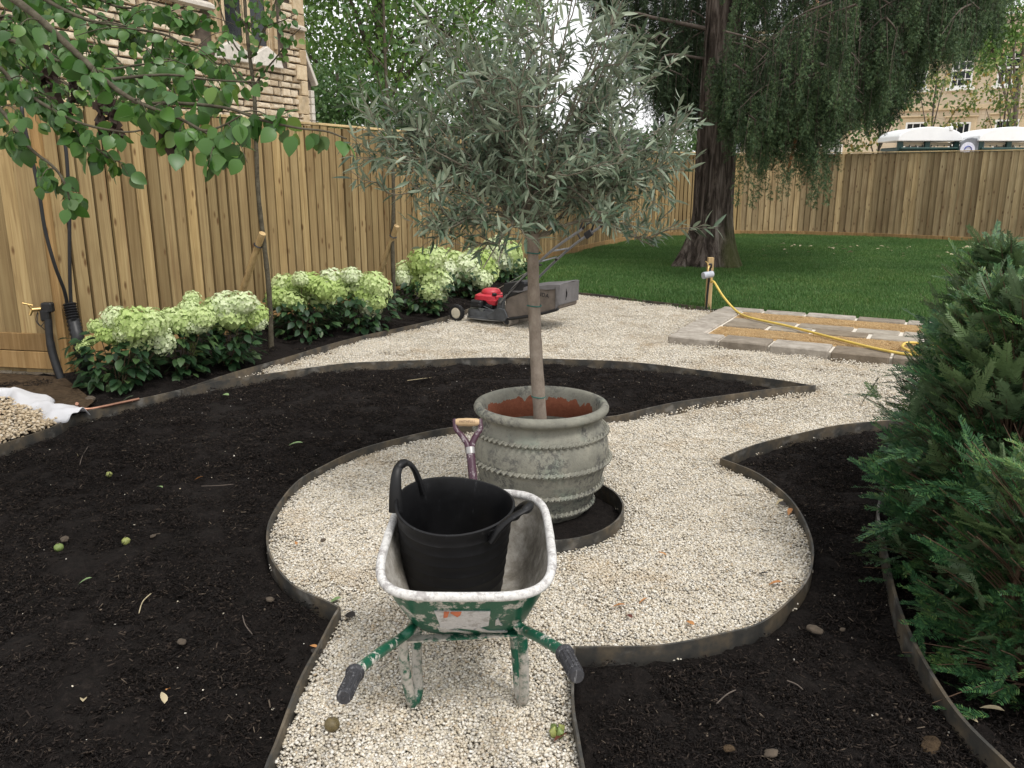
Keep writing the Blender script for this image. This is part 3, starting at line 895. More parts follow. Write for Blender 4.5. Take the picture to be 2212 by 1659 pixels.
# window with two pointed lights
win = thing('window', None, None, (0, 0, 0)); win.parent = church
win.location = ((wx0 + wx1) / 2, 0, wzs)
ww = wx1 - wx0; wh = 2.2
def lancet(cx, hw, z0, z1, n=7):
    P = [(cx - hw, z0), (cx + hw, z0), (cx + hw, z1)]
    for i in range(1, n + 1):
        a = R(60) * i / n; P.append((cx - hw + 2 * hw * math.cos(a), z1 + 2 * hw * math.sin(a)))
    for i in range(n - 1, -1, -1):
        a = R(60) * i / n; P.append((cx + hw - 2 * hw * math.cos(a), z1 + 2 * hw * math.sin(a)))
    return P
XZ = Matrix(((1, 0, 0), (0, 0, 1), (0, 1, 0)))
b = MB(); b.box((0, .05, wh / 2 + .06), (ww, .10, wh)); b.build('surround', M_ASHLAR, win, bevel=.01)
for sx in (-1, 1):
    cx = sx * ww * .19
    p = thing('lancet', None, None); p.parent = win; bpy.data.objects.remove(p)
    b = MB(); b.prism(lancet(cx, ww * .125, .18, 1.35), -.003, .03, XZ); gl = b.build('pane', M_DARKGLASS, win)
    for k in range(3):
        hw = ww * (.128 + .020 * k); pr = lancet(cx, hw, .16, 1.35)
        b = MB(); b.tube([(q[0], -.010 - .014 * k, q[1]) for q in pr[1:] + [pr[0]]], .015, 6); b.build('moulding', M_ASHLAR, win, smooth=True)
for cx in (-.45, 0, .45):
    b = MB(); b.box((cx * ww, -.02, .78), (.07, .06, 1.25)); b.build('mullion', M_ASHLAR, win, bevel=.015)
for sx in (-1, 1):
    b = MB(); b.prism([(-ww * .25, -.16), (ww * .25, -.16), (ww * .2, .02), (ww * .10, .10), (0, .18), (-ww * .10, .10), (-ww * .2, .02)], -.10, .0, XZ); b.build('sill', M_PALE, win, loc=(sx * ww * .26, 0, 0), bevel=.012)
for x0, x1 in ((-3.6, wx0 - .02), (wx1 + .02, -.02)):
    b = MB(); b.prism([(0, 0), (-.10, .02), (-.10, .07), (0, .13)], x0, x1, Matrix(((0, 0, 1), (1, 0, 0), (0, 1, 0)))); b.build('string_course', M_PALE, church, loc=(0, -.03, str_z))

# ------------------------------------------------------------------ Georgian house behind the right fence
q0 = atY(2000, 300, 42); GE = Plane((q0.x, q0.y, 0), (.83, -.55))
M_HOUSE = Mat('honey_ashlar', .85, 0, .2)
v = M_HOUSE.coord('Object')
br = M_HOUSE.node('ShaderNodeTexBrick'); br.inputs['Scale'].default_value = 1.0; br.inputs['Brick Width'].default_value = .9; br.inputs['Row Height'].default_value = .34; br.inputs['Mortar Size'].default_value = .006
mp = M_HOUSE.node('ShaderNodeMapping'); mp.inputs['Rotation'].default_value = (R(90), 0, 0); M_HOUSE.put(v, mp.inputs[0]); M_HOUSE.put(mp.outputs[0], br.inputs[0])
br.inputs['Color1'].default_value = (.56, .465, .345, 1); br.inputs['Color2'].default_value = (.62, .525, .40, 1); br.inputs['Mortar'].default_value = (.45, .35, .23, 1)
M_HOUSE.color(M_HOUSE.mix(M_HOUSE.math('MULTIPLY', M_HOUSE.bw(M_HOUSE.noise(v, .7, 5), .5, .8), .35), br.outputs[0], (.40, .31, .2)))
M_HOUSE = M_HOUSE.m
M_SURR = plain('honey_moulding', (.53, .42, .275), .85, 0, .15, 3)
M_SASH = plain('white_sash', (.80, .80, .78), .5, 0, .03)
m = Mat('window_glass', .08, 0, .6); m.color((.018, .022, .026)); M_GLASS = m.m
house = thing('house', 'honey coloured Georgian stone house with white sash windows behind the right fence', 'house', GE.world(0, 0), GE.ang())
L_, Rr = GE.hit(1600, 300)[0], 16.0
zc = GE.hit(2185, 98)[1]; zg0 = GE.hit(2170, 255)[1]
b = MB(); b.box(((L_ + Rr) / 2, 4, (zc + .6) / 2), (Rr - L_, 8, zc + .6)); b.build('wall', M_HOUSE, house)
b = MB(); b.box(((L_ + Rr) / 2, 3.9, zc + .15), (Rr - L_ + .8, 8.7, .30)); b.box(((L_ + Rr) / 2, 3.95, zc - .08), (Rr - L_ + .4, 8.3, .14)); b.build('cornice', M_SURR, house, bevel=.03)
dn = MB(); x = L_
while x < Rr: dn.box((x, -.12, zc - .24), (.12, .16, .16)); x += .3
dn.build('dentils', M_SURR, house)
b = MB(); b.box(((L_ + Rr) / 2, 4, zc + .85), (Rr - L_ + .1, 8.05, 1.0)); b.build('parapet', plain('weathered_parapet', (.42, .35, .26), .9, 0, .35, 2), house)
M_CHIM = plain('chimney_stone', (.45, .36, .24), .9, 0, .2, 3)
for x in (-6, 6):
    b = MB(); b.box((x, 4, zc + 2.2), (2.4, 1.0, 2.0)); b.box((x, 4, zc + 3.1), (2.6, 1.2, .2)); ch = b.build('chimney', M_CHIM, house)
    for k in range(4):
        b = MB(); b.lathe([(.0, 0), (.15, 0), (.12, .5), (.15, .55), (.1, .55), (.1, .1)], 10, (x - .8 + k * .53, 4)); b.build('chimney_pot', plain('terracotta_pot', (.5, .3, .18), .8), ch, loc=(0, 0, zc + 3.2), smooth=True)
b = MB(); b.box(((L_ + Rr) / 2, -.05, 0), (Rr - L_, .18, .22)); b.build('string_course', M_SURR, house, loc=(0, 0, GE.hit(2180, 228)[1]), bevel=.02)
b = MB(); b.box(((L_ + Rr) / 2, -.03, 0), (Rr - L_, .12, .16)); b.build('string_course', M_SURR, house, loc=(0, 0, GE.hit(2180, 152)[1] + 2.6), bevel=.02)
def sash(s, z0, w, h, cols, rows, name='window'):
    wn_ = bpy.data.objects.new(name, None); COL.objects.link(wn_); wn_.parent = house; wn_.location = (s, 0, z0)
    b = MB()
    for sx in (-1, 1): b.box((sx * (w / 2 + .11), -.02, h / 2), (.22, .12, h + .1))
    b.box((0, -.02, h + .11), (w + .44, .12, .22)); b.box((0, -.06, h + .26), (w + .56, .2, .08)); b.build('surround', M_SURR, wn_, bevel=.02)
    b = MB(); b.box((0, -.10, -.07), (w + .3, .24, .14)); b.build('sill', M_SASH, wn_, bevel=.02)
    b = MB(); b.box((0, .0, h / 2), (w, .03, h)); b.build('glass', M_GLASS, wn_)
    b = MB()
    for sx in (-1, 1): b.box((sx * (w / 2 - .04), -.035, h / 2), (.08, .05, h))
    for zz in (.05, h / 2, h - .04): b.box((0, -.04, zz), (w - .16, .05, .08))
    for c in range(1, cols): b.box((-w / 2 + w * c / cols, -.03, h / 2), (.035, .03, h))
    for r in range(1, rows):
        if r * 2 != rows: b.box((0, -.028, h * r / rows), (w - .16, .03, .035))
    b.build('sash', M_SASH, wn_)
def win_px(px0, px1, py0, py1, cols=3, rows=4, h=None):
    cx = (px0 + px1) / 2
    s0, _ = GE.hit(px0, (py0 + py1) / 2); s1, _ = GE.hit(px1, (py0 + py1) / 2)
    zt_ = GE.hit(cx, py0)[1]; zb = GE.hit(cx, py1)[1]
    if h: zb = zt_ - h
    sash((s0 + s1) / 2, zb, s1 - s0, zt_ - zb, cols, rows)
    return (s0 + s1) / 2, zb, s1 - s0, zt_ - zb
u = win_px(2156, 2206, 108, 184)
l = win_px(2146, 2198, 258, 330, h=2.1)
l2 = win_px(2050, 2094, 264, 330, h=2.1)
sp_ = l[0] - l2[0]
for k in range(-4, 5):
    if k not in (0,): sash(u[0] + k * sp_, u[1], u[2], u[3], 3, 4)
    if k not in (0, -1, -3): sash(l[0] + k * sp_, l[1], l[2], l[3], 3, 4)
# white door with glazed top further left
s0, _ = GE.hit(1782, 300); s1, _ = GE.hit(1816, 300)
ztop_ = GE.hit(1800, 262)[1]
sash((s0 + s1) / 2, ztop_ - 1.1, s1 - s0, 1.1, 3, 2)
b = MB(); b.box(((s0 + s1) / 2, -.02, (ztop_ - 1.2) / 2), (s1 - s0, .08, ztop_ - 1.2)); b.build('door', M_SASH, house, bevel=.02)

# ------------------------------------------------------------------ portable toilets and dispenser sign beyond the right fence
M_TGREEN = plain('dark_green_plastic', (.012, .045, .040), .45, 0, .25, 8)
M_TROOF = plain('white_translucent_roof', (.86, .87, .88), .4, 0, .03, 8)
M_VENT = plain('cream_vent', (.50, .42, .30), .6, 0, .1, 8)
def toilet(px0, px1, Y, label, group):
    p0, p1 = atY(px0, 305, Y), atY(px1, 305, Y); w = p1.x - p0.x; zr = atY((px0 + px1) / 2, 305, Y).z; zt_ = atY((px0 + px1) / 2, 274, Y).z
    t = thing('portable_toilet', label, 'toilet', ((p0.x + p1.x) / 2, Y + .6, 0), 0, group)
    b = MB()
    n = 12; h = zt_ - zr
    P = [(-w / 2 - .02, 0), (w / 2 + .02, 0)] + [((w / 2 + .02) * math.cos(math.pi * i / n), .02 + (h - .02) * math.sin(math.pi * i / n) ** .8) for i in range(0, n + 1)]
    b.prism(P, -.68, .68, XZ); b.build('roof', M_TROOF, t, loc=(0, 0, zr), bevel=.03)
    b = MB(); b.box((w * .30, -.55, .0), (w * .06, .3, .12)); b.build('vent_pipe', M_TROOF, t, loc=(0, 0, zt_ - .05), bevel=.02)
    b = MB(); b.box((0, 0, (zr - .16) / 2), (w * .94, 1.2, zr - .16)); b.build('cabin', M_TGREEN, t, bevel=.03)
    b = MB(); b.box((0, -.63, zr - .20), (w * .9, .09, .07)); b.build('ledge', M_TGREEN, t, bevel=.02)
    for x in (-.44, -.02, .44):
        b = MB(); b.box((x * w, -.56, zr - .13), (.15, .1, .27)); b.build('post', M_TGREEN, t, bevel=.015)
    for x in (-.23, .215):
        b = MB(); b.box((x * w, -.50, zr - .085), (w * .34, .03, .10)); vv = b.build('vent', M_VENT, t)
        for k in range(4):
            b = MB(); b.box((x * w - w * .15 + k * w * .1, -.525, zr - .12), (.02, .02, .05)); b.build('clip', M_TGREEN, vv)
toilet(1938, 2076, 24.2, 'left portable toilet with white domed roof showing above the fence', 'portable toilets')
toilet(2112, 2256, 23.6, 'right portable toilet with white domed roof, cut by the picture edge', 'portable toilets')
pc = atY(2098, 318, 23.6)
t = thing('sign', 'grey rounded sign with white disc and blue swirl between the portable toilets', 'sign', (pc.x, pc.y, 0))
zt_ = atY(2098, 297, 23.6).z
b = MB(); b.prism([(-.32, 1.2), (.36, 1.2), (.36, zt_ - .14), (.28, zt_ - .05), (.0, zt_), (-.12, zt_ - .02), (-.30, zt_ - .12)], 0, .06, XZ); b.build('panel', plain('grey_plastic', (.16, .17, .19), .5), t, bevel=.012)
b = MB(); b.lathe([(0, 0), (.20, 0), (.20, .012), (0, .012)], 24); b.build('disc', plain('pale_disc', (.62, .63, .72), .5), t, loc=(-.10, -.004, zt_ - .32), rot=(R(90), 0, 0))
b = MB(); b.tube([(-.05 + .10 * math.cos(a), -.024, zt_ - .33 + .10 * math.sin(a)) for a in np.linspace(R(-60), R(170), 14)], list(np.linspace(.012, .03, 14)), 8, flat=.4); b.build('swirl', plain('blue_print', (.03, .06, .35), .5), t, loc=(-.04, 0, 0), smooth=True)

# ------------------------------------------------------------------ stone platform with kerb, slabs and orange grit
M_KERB = make_stone_mat('grey_kerb_stone', (.20, .18, .155), (.29, .265, .23), (.40, .37, .33))
M_SLAB = make_stone_mat('flagstone', (.24, .215, .18), (.32, .29, .245), (.40, .37, .32))
m = Mat('white_mortar', .9); m.color((.62, .57, .49)); M_WMORT = m.m
pat = thing('stone_platform', 'low stone platform with grey kerbs, flagstones and bands of orange grit by the lawn', 'platform', (P_FL.x, P_FL.y, 0))
rel = lambda p: Vector((p.x - P_FL.x, p.y - P_FL.y, 0))
A, B_, C_, D_ = rel(P_FL), rel(P_FR2), rel(P_BR2), rel(P_BL)
uf = pf; ub = (B_ - A).normalized(); vv_ = (D_ - A)
def bil(u_, v_): return A + (B_ - A) * u_ + (D_ - A) * v_ + ((C_ - D_) - (B_ - A)) * u_ * v_
def slab(u0, u1, v0, v1, z0, z1, name, mat, bev=.012, jit=.0):
    P = [bil(u0, v0), bil(u1, v0), bil(u1, v1), bil(u0, v1)]
    c = sum(P, Vector()) / 4
    b = MB(); b.prism([(p.x - c.x, p.y - c.y) for p in P], z0, z1 + RNG.uniform(-jit, jit)); return b.build(name, mat, pat, loc=(c.x, c.y, 0), bevel=bev)
b = MB(); b.prism([(p.x * .99 + .01, p.y * .99 + .01) for p in (bil(.01, .02), bil(.99, .02), bil(.99, .98), bil(.01, .98))], -.05, .036); b.build('bedding', M_WMORT, pat)
e = .004
us = [0, .15, .29, .45, .60, .74, .88, 1]
for i in range(7):
    slab(us[i] + e, us[i + 1] - e, 0, .15, -.05, .062, 'kerb_stone', M_KERB, jit=.004)
    slab(us[i] + e, us[i + 1] - e, .90, 1.0, -.05, .055, 'kerb_stone', M_KERB, jit=.004)
for v0, v1 in ((.155, .42), (.425, .66), (.665, .895)): slab(0, .085, v0, v1, -.05, .058, 'kerb_stone', M_KERB, jit=.003)
ms = [.09, .23, .36, .52, .66, .82, 1.0]
for i in range(6): slab(ms[i] + .006, ms[i + 1] - .006, .415, .53, -.04, .052, 'flagstone', M_SLAB, .006, .003)
ms = [.09, .30, .47, .60, .75, .90, 1.0]
for i in range(6): slab(ms[i] + .006, ms[i + 1] - .006, .54, .655, -.04, .052, 'flagstone', M_SLAB, .006, .003)
grit_src = [handful(M_PEBBLE_ORANGE, .10, 130, (.006, .013), 'grit_handful') for _ in range(3)]
pts = []
for v0, v1 in ((.16, .405), (.665, .89)):
    slab(.09, 1.0, v0, v1, -.04, .040, 'grit_bed', M_GRIT, 0)
    for _ in range(420): pts.append(bil(RNG.uniform(.12, .98), RNG.uniform(v0 + .045, v1 - .045)) + Vector((0, 0, .044)))
pts = np.array([p[:] for p in pts])
tag(scatter('orange_grit', pts, RNG.uniform(0, 6.28, len(pts)), np.ones(len(pts)), RNG.integers(0, 3, len(pts)), grit_src, M_PEBBLE_ORANGE, .03, pat), kind='stuff')
# ------------------------------------------------------------------ glazed pot
POTZ = -0.015
m = Mat('crusty_pot_glaze', .85, 0, .2)
v = m.coord('Object')
n1 = m.noise(v, 5, 6, .7); n2 = m.noise(v, 42, 6, .75); n3 = m.noise(v, 9, 5, .6)
base = m.ramp(n1, [(.30, (.165, .162, .138)), (.5, (.235, .23, .192)), (.72, (.32, .305, .25))])
base = m.mix(m.math('MULTIPLY', m.bw(m.noise(v, 4.5, 5), .56, .68), .45), base, (.21, .27, .225))
dark = m.math('MULTIPLY', m.bw(m.noise(m.coord('Object', (1, 1, .8)), 5.5, 5, .65), .46, .60), m.bw(n2, .46, .56))
col = m.mix(m.math('MULTIPLY', dark, .80), base, (.066, .065, .066))
col = m.mix(m.math('MULTIPLY', m.bw(m.noise(v, 90, 3), .62, .7), .5), col, (.14, .12, .09))
# bare red clay shows inside below the runs of glaze
sx = m.node('ShaderNodeSeparateXYZ'); m.put(v, sx.inputs[0])
r2 = m.math('ADD', m.math('MULTIPLY', sx.outputs[0], sx.outputs[0]), m.math('MULTIPLY', sx.outputs[1], sx.outputs[1]))
inner = m.math('LESS_THAN', r2, .2995 ** 2)
vr = m.node('ShaderNodeMapping'); vr.inputs['Scale'].default_value = (14, 14, 1.2); m.put(v, vr.inputs[0])
lim = m.math('ADD', .455, m.math('MULTIPLY', m.noise(vr.outputs[0], 1, 3, .6), .14))
low = m.math('LESS_THAN', sx.outputs[2], lim)
up = m.math('GREATER_THAN', sx.outputs[2], .36)
col = m.mix(m.math('MULTIPLY', m.math('MULTIPLY', inner, low), up), col, m.ramp(n2, [(.3, (.17, .055, .03)), (.7, (.25, .09, .05))]))
m.color(col); m.bump(m.noise(v, 60, 5, .7), .5, .006)
M_POT = m.m
pot = thing('pot', 'large weathered green glazed pot with rope bands holding the olive tree', 'pot', (POT.x, POT.y, POTZ))
def pz(y, r): return atY(1167, y, POT.y - r).z - POTZ
prof = [(.0, 0), (.225, 0), (.24, .012), (.262, .06), (.292, .13), (.322, .205), (.343, .285), (.350, .34), (.346, .395), (.330, .445), (.312, .48), (.303, .502), (.306, .520), (.322, .532), (.338, .540), (.346, .552), (.347, .566), (.340, .580), (.326, .586), (.312, .583), (.303, .572), (.298, .550), (.291, .52), (.287, .49), (.292, .45), (.305, .40), (.31, .36), (0, .36)]
b = MB(); b.lathe(prof, 72); o = b.build('body', M_POT, pot, smooth=True)
def prof_r(z):
    q = [p for p in prof[1:20]]
    return float(np.interp(z, [p[1] for p in q], [p[0] for p in q]))
for yb in (966, 1030, 1080, 1116):
    zz = pz(yb, .33)
    for _ in range(3): zz = pz(yb, prof_r(zz))
    r0 = prof_r(zz); n = 64
    b = MB(); b.tube([((r0 + .004) * math.cos(a), (r0 + .004) * math.sin(a), zz) for a in np.linspace(0, 2 * math.pi, 61)], .010, 6, cap=False)
    for k in range(n):                       # slanting rope lays
        a = 2 * math.pi * k / n; a2 = a + .06
        P = [Vector(((r0 + d) * math.cos(a + t * .085), (r0 + d) * math.sin(a + t * .085), zz + q)) for t, d, q in ((0, .006, -.012), (.5, .018, 0), (1, .008, .013))]
        b.tube(P, [.006, .0095, .005], 6)
    b.build('rope_band', M_POT, pot, smooth=True)
b = MB(); b.lathe([(0, .02), (.1, .012), (.2, .01), (.31, 0)], 40); b.build('compost', M_SOIL, pot, loc=(0, 0, .385), smooth=True)

# ------------------------------------------------------------------ leaves
def leaf_tpl(w, fold=.25, curl=.15, tip=.0, n=3):
    """leaf of unit length along +Y, face up +Z: midrib row and two edges"""
    ys = np.linspace(0, 1, n + 2); V = []; F = []
    for i, y in enumerate(ys):
        ww = w * (math.sin(math.pi * min(1, y ** .8 * 1.0)) ** .85 if 0 < i < n + 1 else 0)
        z = -curl * (y - .0) ** 2
        V += [(-ww, y, z + fold * ww), (0, y, z), (ww, y, z + fold * ww)]
    for i in range(n + 1):
        a = 3 * i
        F += [(a, a + 1, a + 4, a + 3), (a + 1, a + 2, a + 5, a + 4)]
    return np.array(V), np.array(F)
def leaf_mat(name, stops, back=None, trans=.25, rough=.45, spec=.4):
    m = Mat(name, rough, 0, spec)
    return m.leafy(m.ramp(m.rnd_both(), stops), trans, back).m
def bark(name, a, b, c, sc=(8, 8, 2), bump=.5, moss=None):
    m = Mat(name, .9, 0, .15)
    v = m.coord('Object', sc)
    n = m.noise(v, 2.5, 7, .7)
    col = m.ramp(n, [(.3, a), (.5, b), (.72, c)])
    m.color(col); m.bump(n, bump, .02); return m.m

# ------------------------------------------------------------------ olive tree
M_OLIVE = leaf_mat('olive_leaf', [(0, (.036, .066, .036)), (.4, (.068, .108, .062)), (.75, (.125, .168, .105)), (1, (.25, .295, .205))], (.25, .30, .215), .14, .42, .5)
M_OBARK = bark('olive_bark', (.16, .125, .10), (.25, .205, .165), (.33, .285, .235), (7, 7, 5), .25)
M_OTWIG = plain('olive_twig', (.17, .15, .115), .85, 0, .3, 30)
oy = POT.y
base = Vector((POT.x + .005, oy, POTZ + .37)); fork = atY(1151, 505, oy)
olive = thing('olive_tree', 'standard olive tree with grey green crown growing in the big glazed pot', 'tree', base)
tr = crom([base, atY(1160, 800, oy), atY(1155, 690, oy), atY(1152, 600, oy), fork], 6)
b = MB(); nt_ = len(tr)
b.tube([p - base for p in tr], [.036 - .008 * min(1, i / nt_ * 1.2) + (.012 * max(0, i / nt_ - .86) / .14) + .0012 * math.sin(i * 1.7) for i in range(nt_)], 14)
b.build('trunk', M_OBARK, olive, smooth=True)
tie = MB()
for py in (856, 660, 546):
    p = atY(1160 if py > 800 else 1154, py, oy) - base
    q = min(tr, key=lambda t: abs(t.z - base.z - p.z)) - base
    tm = MB(); tm.tube([(q.x + .0355 * math.cos(a), q.y + .0355 * math.sin(a), p.z + .002 * math.sin(2 * a)) for a in np.linspace(0, 2 * math.pi, 17)], .003, 5, cap=False)
    tm.build('green_tie', plain('green_twine', (.02, .13, .11), .7), olive)
rng = np.random.default_rng(5)
cc = Vector((atY(1148, 300, oy).x, oy, 1.98))
limbs = []; acc_b = Acc(); twigs = []
def wob(a, b_, n, amp, sag=0.0):
    a = Vector(a); b_ = Vector(b_); out = []
    ph = rng.uniform(0, 6, 3)
    for i in range(n + 1):
        t = i / n; p = a.lerp(b_, t)
        p += Vector((math.sin(t * 5 + ph[0]), math.sin(t * 4 + ph[1]), math.sin(t * 6 + ph[2]))) * amp * math.sin(math.pi * t) + Vector((0, 0, -sag * 4 * t * (1 - t) * .5))
        out.append(p)
    return out
NL = 44
for i in range(NL):
    az = 2 * math.pi * (i * .618 % 1) + rng.uniform(-.2, .2); el = R(rng.choice([-4, 12, 25, 42, 58, 75]) + rng.uniform(-8, 8))
    ln = rng.uniform(.52, .78) * (1.0 if el < .6 else (1.22 if el < 1.1 else 1.45))
    d = Vector((math.cos(az) * math.cos(el), math.sin(az) * math.cos(el), math.sin(el)))
    st = fork + Vector((0, 0, rng.uniform(-.03, .16))) + Vector((d.x, d.y, 0)) * .02
    mid = st + d * ln * .45 + Vector((0, 0, .10))
    en = st + d * ln + Vector((0, 0, .09 - (.1 if el < .2 else 0)))
    L = crom([st, mid, en], 5)
    acc_b.tube([p - base for p in L], list(np.linspace(.012 if i < 12 else .007, .0025, len(L))), 6)
    for j in range(7):
        t = rng.uniform(.25, .98); k = min(len(L) - 2, int(t * (len(L) - 1)))
        p = L[k].lerp(L[k + 1], .5)
        dd = (d * .8 + Vector(rng.normal(0, .6, 3)) + Vector((0, 0, .35))).normalized()
        l2 = rng.uniform(.16, .36)
        if p.z + dd.z * l2 < fork.z + .02: dd.z = abs(dd.z) + .15
        if (p - cc).length > .8: l2 *= .7
        Q = wob(p, p + dd * l2, 6, .02, .03)
        acc_b.tube([q - base for q in Q], list(np.linspace(.0035, .0016, len(Q))), 4)
        twigs.append(Q)
        for _ in range(2):
            kk = int(rng.integers(1, 5)); d3 = (dd + Vector(rng.normal(0, .55, 3))).normalized(); l3 = rng.uniform(.10, .24)
            Q3 = wob(Q[kk], Q[kk] + d3 * l3, 4, .012, .02)
            acc_b.tube([q - base for q in Q3], list(np.linspace(.0022, .0012, len(Q3))), 3); twigs.append(Q3)
# a few long trailing shoots on the right and at lower left
for (px, py, dy) in ((1488, 368, -.25), (1478, 118, .1), (1470, 270, -.1), (1395, 70, -.2), (935, 520, -.25), (815, 300, .1), (960, 470, -.35), (840, 190, 0), (905, 90, .1), (990, 20, 0), (1330, 20, .1)):
    tip = atY(px, py, oy + dy); st = fork.lerp(tip, .35) + Vector((0, 0, .10))
    Q = crom([fork, st, st.lerp(tip, .55) + Vector((0, 0, .04)), tip], 5)
    acc_b.tube([q - base for q in Q], list(np.linspace(.006, .0015, len(Q))), 5)
    twigs.append(Q[6:])
    for _ in range(4):
        kk = int(rng.integers(7, len(Q) - 1)); d3 = ((tip - st).normalized() + Vector(rng.normal(0, .6, 3))).normalized()
        Q3 = wob(Q[kk], Q[kk] + d3 * rng.uniform(.08, .2), 4, .01, .01)
        acc_b.tube([q - base for q in Q3], list(np.linspace(.002, .001, len(Q3))), 3); twigs.append(Q3)
link('branches', acc_b.mesh('branches', True, M_OTWIG), None, olive)
LP, LD, LS = [], [], []
for Q in twigs:
    Qn = np.array([q[:] for q in Q]); n = max(4, int(np.linalg.norm(Qn[-1] - Qn[0]) / .017))
    for k in range(n):
        t = (k + .6) / n * (len(Qn) - 1); i0 = min(int(t), len(Qn) - 2); p = Qn[i0] + (Qn[i0 + 1] - Qn[i0]) * (t - i0)
        ax = Qn[i0 + 1] - Qn[i0]; ax = ax / (np.linalg.norm(ax) + 1e-9)
        sd_ = rng.normal(0, 1, 3); sd_ -= ax * sd_.dot(ax); sd_ /= np.linalg.norm(sd_)
        LP.append(p); LD.append(ax * rng.uniform(.45, 1.0) + sd_ * .8 + np.array([0, 0, rng.uniform(-.35, .1)])); LS.append(rng.uniform(.048, .088) * (1 if rng.uniform() < .85 else 1.15))
LP, LD, LS = np.array(LP), np.array(LD), np.array(LS)
kp = (LP[:, 2] > fork.z - .07 + .10 * rng.uniform(size=len(LP))) | (rng.uniform(size=len(LP)) < .12)
LP, LD, LS = LP[kp], LD[kp], LS[kp]
OT_V, OT_F = leaf_tpl(.095, .35, .12, n=3)
MM = frames(LD, LS, roll=.7, rng=rng)
def plant_leaves(parent, origin, P, M, TV, TF, mat, n_single, cam_w=None, name='leaf', rest='foliage', shape=None):
    """largest leaves as parts of their own, the rest as one leafy part"""
    O = np.array(origin[:])
    size = np.linalg.norm(M[:, :, 1], axis=1) / np.linalg.norm(P - np.array([0, 0, CAM_H]), axis=1)
    face = np.abs(np.einsum('ni,ni->n', M[:, :, 2] / np.linalg.norm(M[:, :, 2], axis=1)[:, None], (P - np.array([0, 0, CAM_H])) / np.linalg.norm(P - np.array([0, 0, CAM_H]), axis=1)[:, None]))
    order = np.argsort(-(size * (.35 + face)) + 1e3 * (~in_view(P)))
    me = mesh_np(shape or name, TV, TF, True, mat)
    for i in order[:n_single]:
        o = link(name, me, None, parent)
        m4 = np.eye(4); m4[:3, :3] = M[i]; m4[:3, 3] = P[i] - O
        o.matrix_basis = Matrix(m4)
    k = order[n_single:]
    if len(k):
        V, F = stamp(TV, TF, M[k], P[k] - O)
        return tag(link(rest, mesh_np(rest, V, F, True, mat), None, parent), kind='stuff')
def in_view(P):
    y = P[:, 1] * math.cos(PITCH) - (P[:, 2] - CAM_H) * math.sin(PITCH)
    u = P[:, 0] / y * FX; w = (-P[:, 1] * math.sin(PITCH) - (P[:, 2] - CAM_H) * math.cos(PITCH)) / y * FX
    return (np.abs(u) < CX + 20) & (np.abs(w) < CY + 20) & (y > .2)
print('olive leaves', len(LP))
plant_leaves(olive, base, LP, MM, OT_V, OT_F, M_OLIVE, 290)

# ------------------------------------------------------------------ yew
M_YEW = leaf_mat('yew_needle', [(0, (.014, .050, .020)), (.5, (.029, .086, .031)), (.85, (.052, .128, .042)), (1, (.10, .18, .055))], (.09, .14, .07), .15, .5, .3)
M_YEWTIP = leaf_mat('yew_needle_young', [(0, (.045, .12, .038)), (.6, (.08, .165, .05)), (1, (.17, .24, .07))], (.11, .17, .07), .25, .4, .4)
M_YEWWOOD = plain('yew_wood', (.085, .05, .03), .9, 0, .3, 30)
rng = np.random.default_rng(21)
def yew_sprig(L=.20, seed=0):
    """flat spray: a stem with side shoots, two rows of needles on each; lies along +Y, face up"""
    r_ = np.random.default_rng(seed); Vs, Fs, k = [], [], 0
    def needle(p, d, s, z):
        nonlocal k
        d = d / np.linalg.norm(d); side = np.cross(d, (0, 0, 1)); side /= np.linalg.norm(side)
        w = .0028 + .0006 * r_.uniform()
        tip = p + d * s + np.array([0, 0, z]); mid = p + d * s * .55 + np.array([0, 0, z * .5 + .001])
        Vs.extend([p - side * w * .5, p + side * w * .5, mid + side * w, mid - side * w, tip + side * .0004, tip - side * .0004])
        Fs.extend([(k, k + 1, k + 2, k + 3), (k + 3, k + 2, k + 4, k + 5)]); k += 6
    def shoot(p0, d, ln, st):
        n = int(ln / .0078); d = d / np.linalg.norm(d); x = np.cross(d, (0, 0, 1)); x /= np.linalg.norm(x)
        for i in range(n):
            t = i / n; p = p0 + d * ln * t + np.array([0, 0, -.10 * ln * t * t])
            s = st * (1 - .55 * max(0, t - .6) / .4) * r_.uniform(.85, 1.1)
            for sg in (-1, 1):
                needle(p, d * (.55 + .4 * t) + x * sg * .85, s, r_.normal(.002, .003))
    shoot(np.array([0., 0, 0]), np.array([0., 1, 0]), L, .026)
    for sg, t in ((-1, .16), (1, .34)):
        shoot(np.array([0, L * t, -.10 * L * t * t]), np.array([sg * .72, 1, 0]), L * (.60 - .5 * t) * r_.uniform(.75, 1.1), .023)
    return np.array(Vs), np.array(Fs)
SPR = [yew_sprig(.17, 1), yew_sprig(.14, 2), yew_sprig(.20, 3)]
